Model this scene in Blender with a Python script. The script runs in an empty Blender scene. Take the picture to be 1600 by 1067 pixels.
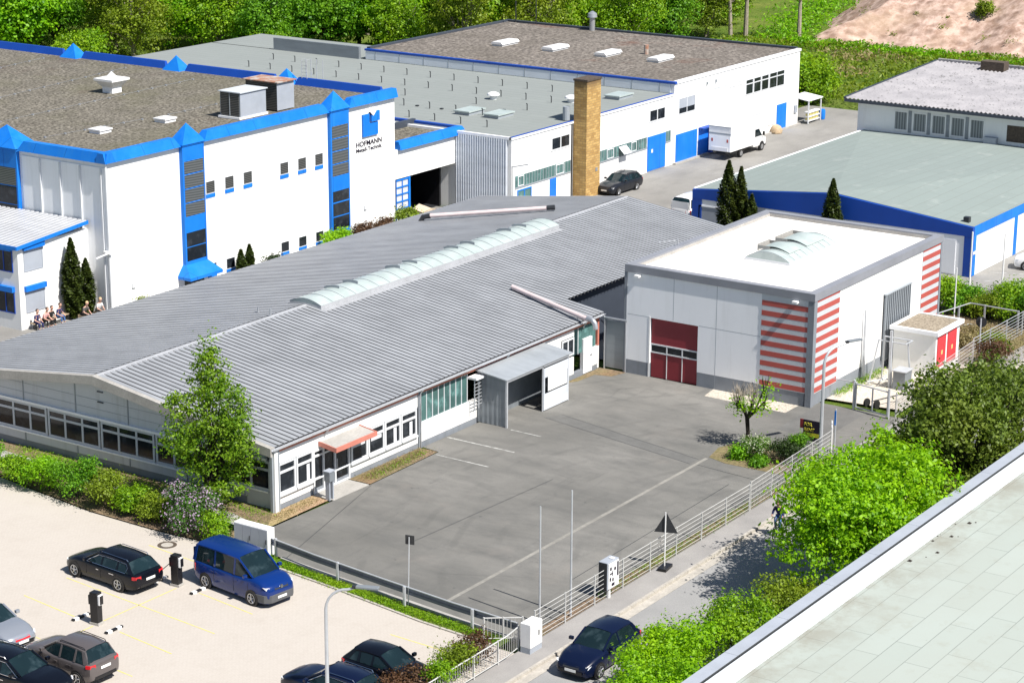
import bpy, bmesh, math, random
import numpy as np
from mathutils import Vector, Matrix
R = math.radians
random.seed(7); RNG = np.random.default_rng(7)
S = bpy.context.scene
C = S.collection
# ------------------------------------------------------------------ camera, sky, sun, exposure
cam = bpy.data.objects.new('camera', bpy.data.cameras.new('camera')); C.objects.link(cam)
YAW, PITCH, ROLL = R(33.8916), R(15.9914), R(-0.2561)
fw = Vector((math.cos(YAW)*math.cos(PITCH), math.sin(YAW)*math.cos(PITCH), -math.sin(PITCH)))
rt = Vector((math.sin(YAW), -math.cos(YAW), 0)); dn = fw.cross(rt)
rt2 = math.cos(ROLL)*rt + math.sin(ROLL)*dn; dn2 = -math.sin(ROLL)*rt + math.cos(ROLL)*dn
m4 = Matrix((rt2, -dn2, -fw)).transposed().to_4x4(); m4.translation = Vector((0, 0, 38))
cam.matrix_world = m4
cam.data.lens = 3453.8/1600*36; cam.data.sensor_width = 36; cam.data.clip_end = 3000; cam.data.clip_start = 1
S.camera = cam
SUN_EL, SUN_SH = R(52), R(82)          # elevation; direction the shadows run towards (from +X)
SUN_STR, SKY_STR, EXPO = 4.9, 0.066, 0.6
w = bpy.data.worlds.new('World'); S.world = w; w.use_nodes = True
sky = w.node_tree.nodes.new('ShaderNodeTexSky'); sky.sky_type = 'NISHITA'; sky.sun_disc = False
sky.sun_elevation = SUN_EL; sky.altitude = 300; sky.air_density = 1.0; sky.dust_density = 1.0
sdir = Vector((-math.cos(SUN_SH)*math.cos(SUN_EL), -math.sin(SUN_SH)*math.cos(SUN_EL), math.sin(SUN_EL)))  # towards the sun
sky.sun_rotation = math.atan2(sdir.x, sdir.y)
w.node_tree.links.new(sky.outputs[0], w.node_tree.nodes['Background'].inputs[0])
w.node_tree.nodes['Background'].inputs[1].default_value = SKY_STR
sl = bpy.data.lights.new('sun', 'SUN'); sl.energy = SUN_STR; sl.angle = R(0.5); sl.color = (1, .955, .89)
so = bpy.data.objects.new('sun', sl); C.objects.link(so); so.rotation_euler = sdir.to_track_quat('Z', 'Y').to_euler(); so.location = (80, 20, 90)
S.view_settings.view_transform = 'Standard'; S.view_settings.look = 'None'; S.view_settings.gamma = 1; S.view_settings.exposure = EXPO
# ------------------------------------------------------------------ materials
class NT:
    def __init__(s, name):
        s.m = bpy.data.materials.new(name); s.m.use_nodes = True; s.t = s.m.node_tree; s.b = s.t.nodes['Principled BSDF']
        g = s.t.nodes.new('ShaderNodeNewGeometry'); s.pos = g.outputs['Position']; s.rand = g.outputs['Random Per Island']; s.geo = g
        s.nz = 0
    def n(s, typ, **kw):
        o = s.t.nodes.new(typ)
        for k, v in kw.items(): setattr(o, k, v)
        return o
    def put(s, sock, v):
        if isinstance(v, bpy.types.NodeSocket): s.t.links.new(v, sock)
        else: sock.default_value = v
    def rgb(s, c): return (*c, 1) if len(c) == 3 else c
    def noise(s, scale, detail=4, rough=.6, vec=None, out=0):
        o = s.n('ShaderNodeTexNoise'); s.put(o.inputs['Vector'], vec or s.pos); o.inputs['Scale'].default_value = scale
        o.inputs['Detail'].default_value = detail; o.inputs['Roughness'].default_value = rough; return o.outputs[out]
    def voro(s, scale, feature='F1', out='Color', vec=None, rnd=1):
        o = s.n('ShaderNodeTexVoronoi', feature=feature); s.put(o.inputs['Vector'], vec or s.pos); o.inputs['Scale'].default_value = scale
        o.inputs['Randomness'].default_value = rnd; return o.outputs[out]
    def map(s, v, a, b, c=0, d=1):
        o = s.n('ShaderNodeMapRange'); s.put(o.inputs[0], v); o.inputs[1].default_value = a; o.inputs[2].default_value = b
        o.inputs[3].default_value = c; o.inputs[4].default_value = d; return o.outputs[0]
    def mix(s, f, a, b, mode='MIX'):
        o = s.n('ShaderNodeMix', data_type='RGBA', blend_type=mode); s.put(o.inputs['Factor'], f)
        s.put(o.inputs[6], s.rgb(a) if isinstance(a, tuple) else a); s.put(o.inputs[7], s.rgb(b) if isinstance(b, tuple) else b); return o.outputs[2]
    def math(s, op, a, b=0.0):
        o = s.n('ShaderNodeMath', operation=op); s.put(o.inputs[0], a); s.put(o.inputs[1], b); return o.outputs[0]
    def coord(s, rz=0, scale=(1, 1, 1), swap=None, loc=(0, 0, 0)):
        v = s.pos
        if swap:
            x = s.n('ShaderNodeSeparateXYZ'); s.put(x.inputs[0], v); y = s.n('ShaderNodeCombineXYZ')
            for i, c in enumerate(swap):
                if c in 'XYZ': s.put(y.inputs[i], x.outputs['XYZ'.index(c)])
            v = y.outputs[0]
        o = s.n('ShaderNodeMapping'); s.put(o.inputs[0], v); o.inputs['Rotation'].default_value = (0, 0, rz); o.inputs['Scale'].default_value = scale
        o.inputs['Location'].default_value = loc; return o.outputs[0]
    def sep(s, i):
        x = s.n('ShaderNodeSeparateXYZ'); s.put(x.inputs[0], s.pos); return x.outputs[i]
    def brick(s, c1, c2, mortar, w, h, vec, msize=.01, off=.5, scale=1):
        o = s.n('ShaderNodeTexBrick'); s.put(o.inputs['Vector'], vec); o.offset = off
        for i, c in ((1, c1), (2, c2), (3, mortar)): s.put(o.inputs[i], s.rgb(c))
        o.inputs['Scale'].default_value = scale; o.inputs['Mortar Size'].default_value = msize; o.inputs['Brick Width'].default_value = w; o.inputs['Row Height'].default_value = h
        o.inputs['Mortar Smooth'].default_value = .1; return o.outputs[0], o.outputs[1]
    def bump(s, h, dist=.02, strength=.5):
        o = s.n('ShaderNodeBump'); s.put(o.inputs['Height'], h); o.inputs['Distance'].default_value = dist; o.inputs['Strength'].default_value = strength
        s.t.links.new(o.outputs[0], s.b.inputs['Normal'])
    def fin(s, col, rough=.7, metal=0, spec=.5, **kw):
        s.put(s.b.inputs['Base Color'], s.rgb(col) if isinstance(col, tuple) else col); s.put(s.b.inputs['Roughness'], rough); s.put(s.b.inputs['Metallic'], metal)
        s.b.inputs['Specular IOR Level'].default_value = spec
        for k, v in kw.items(): s.put(s.b.inputs[k.replace('_', ' ')], v)
        return s.m
M = {}
def simple(name, col, rough=.6, var=.12, scale=1.5, fine=0, metal=0, spec=.4, dirt=None, coat=0):
    s = NT(name); a = tuple(c*(1-var) for c in col); b = tuple(min(1, c*(1+var)) for c in col)
    f = s.map(s.noise(scale, 5, .65), .3, .7); c = s.mix(f, a, b)
    if fine: c = s.mix(s.map(s.noise(fine, 2, .5), .35, .65, 0, .35), c, tuple(x*.6 for x in col))
    if dirt:
        v = s.coord(scale=(1.2, 1.2, .12)); c = s.mix(s.map(s.noise(1.5, 6, .7, v), .52, .8, 0, dirt[1]), c, dirt[0])
    if coat: s.b.inputs['Coat Weight'].default_value = coat; s.b.inputs['Coat Roughness'].default_value = .04
    M[name] = s.fin(c, rough, metal, spec); return M[name]
simple('white_wall', (.80, .80, .79), .75, .025, .5, dirt=((.55, .53, .48), .35))
simple('upstand_white', (.52, .56, .59), .7, .06, .6, dirt=((.36, .33, .27), .45)); simple('white_panel', (.87, .88, .90), .5, .03, .4, dirt=((.5, .5, .48), .25))
simple('grey_panel', (.50, .53, .58), .45, .05, .5, dirt=((.36, .36, .36), .4))
simple('gable_panel', (.52, .55, .60), .5, .06, .4, dirt=((.24, .24, .23), .5))  # pale grey of the gable cladding itself, with dirt streaks
s = NT('blue_paint'); c = s.mix(s.map(s.noise(.5, 5, .65), .3, .7), (.005, .15, .60), (.012, .20, .68)); c = s.mix(s.map(s.noise(1.4, 6, .7, s.coord(scale=(1, 1, .15))), .5, .78, 0, .45), c, (.04, .22, .52))
fr = s.math('FRACT', s.math('MULTIPLY', s.math('ADD', s.sep(0), s.sep(1)), .36)); c = s.mix(s.map(fr, .008, .016, .75, 0), c, (.002, .04, .22)); M['blue_paint'] = s.fin(c, s.map(s.noise(2, 4), .3, .7, .38, .6), 0, .25)
simple('blue_door', (.012, .17, .70), .45, .06, .8)
simple('navy_shaded_blue', (.006, .06, .36), .5, .08, .6)  # darker copy of the blue paint for shaded faces, also plain navy trim
simple('red_paint', (.22, .022, .032), .5, .08, .8)
simple('red_stripe', (.43, .085, .07), .55, .06, .7)
simple('light_red', (.58, .05, .06), .5, .05, 1)
simple('stripe_grey', (.52, .55, .58), .55, .06, .7)
simple('orange_trim', (.58, .22, .15), .5, .1, 1)
simple('orange_red', (.55, .20, .15), .5, .1, 1)
simple('coping', (.24, .25, .28), .5, .1, .6)
simple('dark_coping', (.05, .06, .08), .5, .1, .6)
simple('plinth', (.22, .24, .27), .8, .12, .8, dirt=((.12, .12, .11), .5))
simple('concrete', (.40, .385, .36), .9, .14, .9, 9)
simple('kerb_stone', (.44, .41, .365), .9, .2, 2, 9); simple('drain_stone', (.27, .26, .235), .9, .25, .9, 6)
simple('frame_white', (.66, .68, .70), .5, .04, 1)
simple('frame_grey', (.30, .33, .36), .5, .05, 1)
simple('steel', (.46, .48, .51), .35, .08, 2, metal=.6)
simple('galv', (.55, .57, .60), .42, .08, 3, metal=.35)
simple('white_metal', (.78, .78, .78), .45, .05, 2)
simple('fence_paint', (.50, .50, .49), .5, .12, 2); simple('rail_blue', (.10, .12, .17), .4, .15, 2, metal=.5)
simple('dark_metal', (.03, .032, .036), .4, .15, 2)
simple('black_plastic', (.012, .012, .014), .35, .1, 3)
simple('plastic_grey', (.085, .088, .095), .6, .1, 2); simple('tyre', (.014, .014, .014), .8, .2, 6)
simple('rim', (.50, .51, .53), .25, .08, 5, metal=.8)
simple('pink_pipe', (.62, .52, .52), .45, .08, 1.5)
s = NT('rust'); M['rust'] = s.fin(s.mix(s.map(s.noise(1.3, 5, .7), .42, .58), (.42, .40, .36), (.33, .15, .09)), .85)
simple('wood', (.45, .34, .22), .8, .2, 3)
simple('cardboard', (.55, .45, .33), .85, .15, 3)
simple('plate', (.80, .80, .78), .5, .03, 3)
simple('chrome', (.75, .76, .78), .12, .02, 3, metal=1)
simple('yellow_mark', (.64, .57, .22), .85, .12, 3, 12)
s = NT('white_mark'); M['white_mark'] = s.fin(s.mix(s.map(s.noise(2.5, 5, .75), .36, .6), (.2, .2, .19), (.50, .50, .48)), .9, 0, .2)
simple('yellow_sign', (.55, .55, .03), .5, .05, 3)
simple('text_dark', (.012, .008, .025), .5, .05, 3)
simple('text_yellow', (.55, .50, .06), .5, .05, 3)
simple('blind', (.34, .37, .42), .6, .08, .9)
s = NT('curtain'); wv = s.math('SINE', s.math('MULTIPLY', s.math('ADD', s.sep(0), s.sep(1)), 26.0)); M['curtain'] = s.fin(s.mix(s.map(wv, -.6, .6), (.10, .12, .13), (.26, .28, .29)), .3)
simple('skin', (.55, .33, .25), .6, .1, 9)
simple('hair_dark', (.06, .035, .025), .7, .3, 20)
simple('hair_blond', (.55, .40, .20), .7, .2, 20)
for nm, c in dict(cloth_navy=(.02, .025, .10), cloth_pink=(.70, .38, .36), cloth_black=(.02, .02, .02), cloth_blue=(.07, .14, .33), cloth_grey=(.10, .095, .09), cloth_white=(.7, .7, .7)).items(): simple(nm, c, .85, .15, 8)
def paint(name, col, metal=.4, rough=.28):
    s = NT(name); M[name] = s.fin(s.mix(s.map(s.noise(30, 2), .3, .7), tuple(c*.94 for c in col), col), rough, metal, .25, Coat_Weight=(.3 if max(col) < .1 else .6), Coat_Roughness=.03); return M[name]
paint('paint_black', (.003, .004, .008), 0); paint('paint_navy', (.003, .007, .028), 0); paint('paint_blue', (.002, .024, .15), 0)
paint('paint_silver', (.36, .39, .44), .5); paint('paint_brown', (.13, .115, .115), .3); paint('paint_white', (.80, .80, .80), 0, .35); paint('paint_dark', (.016, .018, .024), .1)
def glass(name, col, rough=.06, spec=.6):
    s = NT(name); c = s.mix(s.map(s.noise(.35, 2), .35, .65), col, tuple(c*1.6 for c in col)); c = s.mix(s.map(s.noise(1.7, 4, .6), .52, .68, 0, .6), c, tuple(min(.6, c*3+.02) for c in col)); M[name] = s.fin(c, rough, 0, spec); return M[name]  # lighter noise patches paint reflections into the glass colour
glass('glass', (.010, .013, .017), .08, .35); glass('car_glass', (.006, .014, .017), .04, .4); glass('green_glass', (.055, .115, .11), .22, .4); glass('light_glass', (.55, .57, .60), .12, .6); glass('tail_red', (.45, .015, .02), .2, .5)
glass('amber_glass', (.5, .2, .05), .2, .5)
s = NT('louvre'); wv = s.math('SINE', s.math('MULTIPLY', s.sep(2), 62.0)); M['louvre'] = s.fin(s.mix(s.map(wv, -.3, .3), (.02, .022, .025), (.27, .26, .235)), .45)
s = NT('bay_yellow'); M['bay_yellow'] = s.fin(s.mix(s.map(s.noise(2.5, 5, .75), .30, .48), (.48, .44, .36), (.62, .54, .16)), .9, 0, .2)
s = NT('louvre_vent'); wv = s.math('SINE', s.math('MULTIPLY', s.sep(2), 52.0)); M['louvre_vent'] = s.fin(s.mix(s.map(wv, -.2, .6), (.014, .015, .018), (.12, .12, .11)), .45)
s = NT('slat_reflection'); wv = s.math('SINE', s.math('MULTIPLY', s.math('ADD', s.sep(2), s.math('MULTIPLY', s.sep(0), .25)), 55.0)); M['slat_reflection'] = s.fin(s.mix(s.map(wv, -.4, .5), (.016, .022, .028), (.155, .165, .165)), .3)  # slanted stripes paint slatted reflections into the tower panes
s = NT('asphalt')
c = s.mix(s.map(s.noise(.11, 6, .62), .3, .7), (.148, .145, .134), (.245, .238, .221))
c = s.mix(s.map(s.noise(.6, 5, .7, s.coord(scale=(1, .35, 1))), .42, .70, 0, .75), c, (.115, .115, .11))
c = s.mix(s.map(s.noise(1.1, 6, .75, s.coord(rz=R(35), scale=(.18, 1, 1))), .56, .72, 0, .45), c, (.10, .10, .098))
c = s.mix(s.map(s.noise(1.6, 4, .6, s.coord(loc=(3, 8, 0))), .66, .74, 0, .55), c, (.085, .085, .085))
c = s.mix(s.map(s.noise(.23, 3, .6, s.coord(loc=(31, 7, 0))), .60, .78, 0, .5), c, (.26, .235, .21))
c = s.mix(s.map(s.noise(22, 3, .6), .4, .7, 0, .42), c, (.09, .09, .088))
ar = s.n('ShaderNodeTexWave', wave_type='RINGS', rings_direction='Z'); s.put(ar.inputs['Vector'], s.coord(loc=(-88, -38, 0))); ar.inputs['Scale'].default_value = .16; ar.inputs['Distortion'].default_value = 1.5; ar.inputs['Detail'].default_value = 1
c = s.mix(s.math('MULTIPLY', s.map(ar.outputs[1], .86, .98, 0, .30), s.map(s.noise(.25, 3), .5, .6)), c, (.10, .10, .095))
cr = s.voro(.16, 'DISTANCE_TO_EDGE', 'Distance', s.mix(.12, s.pos, s.noise(.9, 4, .6, out=1)))
c = s.mix(s.math('MULTIPLY', s.map(cr, 0, .012, 1, 0), s.map(s.noise(.2, 2), .5, .62, 0, .2)), c, (.06, .06, .06))
s.bump(s.noise(30, 3), .01, .35); M['asphalt'] = s.fin(c, .9, 0, .25)
s = NT('asphalt_dark'); c = s.mix(s.map(s.noise(.5, 6, .65), .3, .7), (.12, .12, .115), (.185, .183, .175)); c = s.mix(s.map(s.noise(22, 3, .6), .4, .7, 0, .4), c, (.08, .08, .08)); M['asphalt_dark'] = s.fin(c, .9, 0, .25)
s = NT('service_asphalt')
c = s.mix(s.map(s.noise(.12, 6, .62), .3, .7), (.215, .208, .196), (.33, .32, .30)); c = s.mix(s.map(s.noise(.5, 5, .7, s.coord(scale=(.3, 1, 1))), .5, .8, 0, .6), c, (.15, .145, .14))
c = s.mix(s.map(s.noise(15, 3, .6), .4, .7, 0, .3), c, (.14, .14, .13)); M['service_asphalt'] = s.fin(c, .9, 0, .25)
s = NT('street_asphalt')
c = s.mix(s.map(s.noise(.2, 6, .62), .3, .7), (.25, .25, .25), (.36, .355, .35)); c = s.mix(s.map(s.noise(18, 3, .6), .4, .7, 0, .35), c, (.16, .16, .16)); M['street_asphalt'] = s.fin(c, .88, 0, .3)
s = NT('pavement_asphalt')
c = s.mix(s.map(s.noise(.35, 6, .62), .3, .7), (.25, .24, .235), (.37, .355, .34)); c = s.mix(s.map(s.noise(18, 3, .6), .4, .7, 0, .35), c, (.17, .165, .16)); M['pavement_asphalt'] = s.fin(c, .9, 0, .25)
s = NT('pavers')
v = s.coord(rz=R(5.6)); bc, bf = s.brick((.475, .435, .39), (.46, .42, .375), (.425, .387, .343), .22, .11, v, .014)
c = s.mix(s.map(s.noise(.15, 5, .6), .3, .7, 0, .5), bc, (.50, .462, .42)); c = s.mix(s.map(s.noise(.9, 6, .7), .5, .8, 0, .4), c, (.385, .345, .30))
c = s.mix(s.map(s.noise(7, 3, .6), .45, .7, 0, .13), c, (.30, .26, .22)); s.bump(bf, .01, -.15); M['pavers'] = s.fin(c, .9, 0, .25)
def gravel(name, a, b, d, sc, moss=None, rustc=None):
    s = NT(name); c = s.mix(s.map(s.noise(sc, 3, .7), .38, .62), a, b); c = s.mix(s.map(s.voro(sc*.8, out='Distance'), .05, .55, .65, 0), c, d)
    if moss: c = s.mix(s.map(s.noise(.14, 5, .65), .45, .72, 0, .7), c, moss)
    if rustc: c = s.mix(s.map(s.noise(.10, 6, .7, s.coord(loc=(11, 3, 0))), .57, .72, 0, .75), c, rustc)
    c = s.mix(s.map(s.noise(.5, 4, .6), .35, .7, 0, .3), c, tuple(x*.6 for x in a)); s.bump(s.noise(sc, 3, .7), .05, .8); M[name] = s.fin(c, .95, 0, .2)
gravel('roof_gravel', (.075, .068, .054), (.29, .265, .22), (.028, .025, .02), 4.4, (.13, .125, .075), (.085, .05, .042))
gravel('roof_gravel_brown', (.10, .088, .078), (.32, .285, .25), (.04, .034, .03), 2.8, (.13, .115, .095), (.16, .065, .04))
gravel('pale_gravel', (.50, .45, .38), (.70, .64, .55), (.22, .19, .16), 9)
gravel('roof_pebbles', (.24, .20, .15), (.42, .36, .28), (.10, .08, .06), 7)
gravel('pink_gravel', (.38, .25, .19), (.66, .49, .41), (.12, .07, .05), .9, (.42, .31, .22))
gravel('soil', (.15, .11, .075), (.30, .21, .14), (.06, .045, .03), 6, (.20, .22, .06), (.33, .17, .09))
gravel('dry_bed', (.34, .24, .15), (.50, .33, .22), (.12, .08, .05), 7, (.28, .30, .08), (.42, .18, .10))
def membrane(name, col, seam, w, h, rz=0, stain=(.3, .3, .28), msize=.012):
    s = NT(name); v = s.coord(rz=rz); bc, bf = s.brick(col, tuple(x*.955 for x in col), seam, w, h, v, msize, .37)
    c = s.mix(s.map(s.noise(.18, 5, .65), .35, .7, 0, .4), bc, tuple(x*.84 for x in col)); c = s.mix(s.map(s.noise(.6, 6, .72, s.coord(loc=(5, 9, 0))), .56, .76, 0, .55), c, stain)
    c = s.mix(s.map(s.noise(14, 2), .4, .7, 0, .12), c, tuple(x*.6 for x in col)); M[name] = s.fin(c, .8, 0, .3)
membrane('green_membrane', (.255, .278, .27), (.20, .23, .215), 6, 1.0, R(90), (.22, .245, .23), .035)
membrane('blue_roof_membrane', (.255, .30, .285), (.22, .25, .235), 5, 1.0, 0, (.38, .41, .39), .04)
s = NT('pale_membrane'); bc, bf = s.brick((.385, .425, .39), (.36, .40, .365), (.18, .20, .185), 4.2, 1.02, s.coord(), .014, .37)
c = s.mix(s.map(s.noise(.22, 5, .65), .35, .7, 0, .5), bc, (.355, .375, .335)); c = s.mix(s.map(s.noise(.7, 6, .72, s.coord(loc=(5, 9, 0))), .55, .74, 0, .45), c, (.29, .285, .23))
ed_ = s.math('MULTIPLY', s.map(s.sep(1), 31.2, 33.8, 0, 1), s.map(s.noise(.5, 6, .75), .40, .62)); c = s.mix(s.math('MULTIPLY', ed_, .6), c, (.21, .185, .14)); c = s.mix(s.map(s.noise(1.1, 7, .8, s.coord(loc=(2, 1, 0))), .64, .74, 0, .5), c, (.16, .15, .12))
M['pale_membrane'] = s.fin(c, .8, 0, .3)
membrane('cream_membrane', (.80, .77, .74), (.74, .71, .69), 12, 2, 0, (.74, .70, .66), .01)
s = NT('brick_yellow'); v1 = s.coord(swap='XZ0'); v2 = s.coord(swap='YZ0')
ny = s.n('ShaderNodeSeparateXYZ'); s.put(ny.inputs[0], s.geo.outputs['Normal']); fx = s.math('ABSOLUTE', ny.outputs[0])
b1, _ = s.brick((.58, .38, .14), (.40, .24, .08), (.26, .19, .11), .5, .2, v1, .014); b2, _ = s.brick((.58, .38, .14), (.40, .24, .08), (.26, .19, .11), .5, .2, v2, .014)
c = s.mix(s.map(fx, .4, .6), b1, b2); c = s.mix(s.map(s.noise(1.2, 6, .7), .45, .75, 0, .4), c, (.25, .15, .07)); c = s.mix(s.map(s.sep(2), 8.6, 9.4, 0, .75), c, (.09, .06, .04))
c = s.mix(s.map(s.noise(6, 4, .7), .5, .75, 0, .4), c, (.16, .10, .05)); M['brick_yellow'] = s.fin(c, .9, 0, .2)
def metal_sheet(name, col, rough=.45, var=.1, metal=.25):
    s = NT(name); c = s.mix(s.map(s.noise(.4, 5, .65), .3, .7), tuple(x*(1-var) for x in col), tuple(x*(1+var) for x in col))
    c = s.mix(s.map(s.noise(2.2, 6, .7, s.coord(scale=(1, .12, 1))), .45, .75, 0, .5), c, tuple(x*.62 for x in col)); M[name] = s.fin(c, rough, metal, .4)
metal_sheet('roof_sheet', (.295, .308, .328), .5, .12, 0); metal_sheet('roof_valley_shade', (.17, .17, .175), .7, .15, 0); metal_sheet('cladding', (.66, .70, .76), .4, .05, .1); metal_sheet('shed_sheet', (.24, .265, .29), .5); metal_sheet('shed_roof', (.40, .43, .455), .45)
metal_sheet('ridge_cap', (.47, .48, .50), .45, .05); metal_sheet('louvre_dark', (.055, .058, .07), .4)
s = NT('fibre_cement'); c = s.mix(s.map(s.noise(.5, 5, .6), .3, .7), (.24, .235, .25), (.34, .33, .345)); c = s.mix(s.map(s.noise(1.7, 5, .8), .55, .66, 0, .8), c, (.085, .085, .085)); M['fibre_cement'] = s.fin(c, .9, 0, .2)
s = NT('polycarb'); c = s.mix(s.map(s.noise(1.5, 4), .3, .7), (.36, .425, .41), (.46, .52, .505)); M['polycarb'] = s.fin(c, .35, 0, .5)
def leafmat(name, dark, light, trans=.45, tip=None):
    s = NT(name); c = s.mix(s.rand, dark, light); c = s.mix(s.map(s.noise(.45, 3), .4, .7, 0, .3), c, tuple(x*.8 for x in dark)); c = s.mix(s.map(s.noise(.3, 2, .5, s.coord(loc=(9, 4, 2))), .5, .75, 0, .4), c, (light[0]*1.25, light[1]*1.02, light[2]))
    if tip: c = s.mix(s.map(s.rand, tip[1], tip[1]+.01), c, tip[0])
    s.fin(c, .5, 0, .35); tr = s.n('ShaderNodeBsdfTranslucent'); s.put(tr.inputs[0], s.mix(1.0, c, (1.0, 1.0, .55), 'MULTIPLY'))
    mx = s.n('ShaderNodeMixShader'); mx.inputs[0].default_value = trans; s.t.links.new(s.b.outputs[0], mx.inputs[1]); s.t.links.new(tr.outputs[0], mx.inputs[2])
    s.t.links.new(mx.outputs[0], s.t.nodes['Material Output'].inputs[0]); M[name] = s.m
leafmat('leaf_bright', (.07, .25, .003), (.32, .66, .012)); leafmat('leaf_green', (.05, .18, .006), (.22, .48, .018)); leafmat('leaf_olive', (.10, .16, .006), (.32, .44, .03))
leafmat('leaf_dark', (.010, .028, .006), (.045, .085, .014), .3); leafmat('leaf_lime', (.13, .33, .003), (.38, .68, .008), .5); leafmat('leaf_bush', (.08, .22, .004), (.34, .56, .016))
leafmat('leaf_lilac', (.03, .11, .008), (.09, .24, .02), .4, ((.52, .38, .56), .70)); leafmat('leaf_tall', (.06, .17, .006), (.27, .44, .02)); leafmat('leaf_red', (.07, .035, .02), (.16, .09, .045), .4); leafmat('leaf_cypress', (.018, .036, .005), (.075, .105, .015), .2)
leafmat('leaf_meadow', (.09, .18, .008), (.28, .37, .03)); leafmat('leaf_oval', (.05, .095, .008), (.22, .31, .04), .4); leafmat('leaf_dry', (.20, .17, .07), (.40, .33, .16), .3); leafmat('leaf_blossom', (.06, .16, .01), (.17, .32, .03), .45, ((.62, .66, .50), .72))
simple('bark', (.085, .065, .05), .9, .3, 5); simple('bark_dark', (.028, .022, .018), .9, .3, 5); simple('bark_pale', (.30, .26, .21), .9, .3, 5)
s = NT('grass_ground'); c = s.mix(s.map(s.noise(.09, 5, .62), .35, .65), (.075, .145, .014), (.20, .235, .05)); c = s.mix(s.map(s.noise(1.8, 5, .75), .4, .65, 0, .6), c, (.045, .085, .010)); s.bump(s.noise(3, 5, .7), .25, .9); M['grass_ground'] = s.fin(c, .95, 0, .15)
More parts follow.
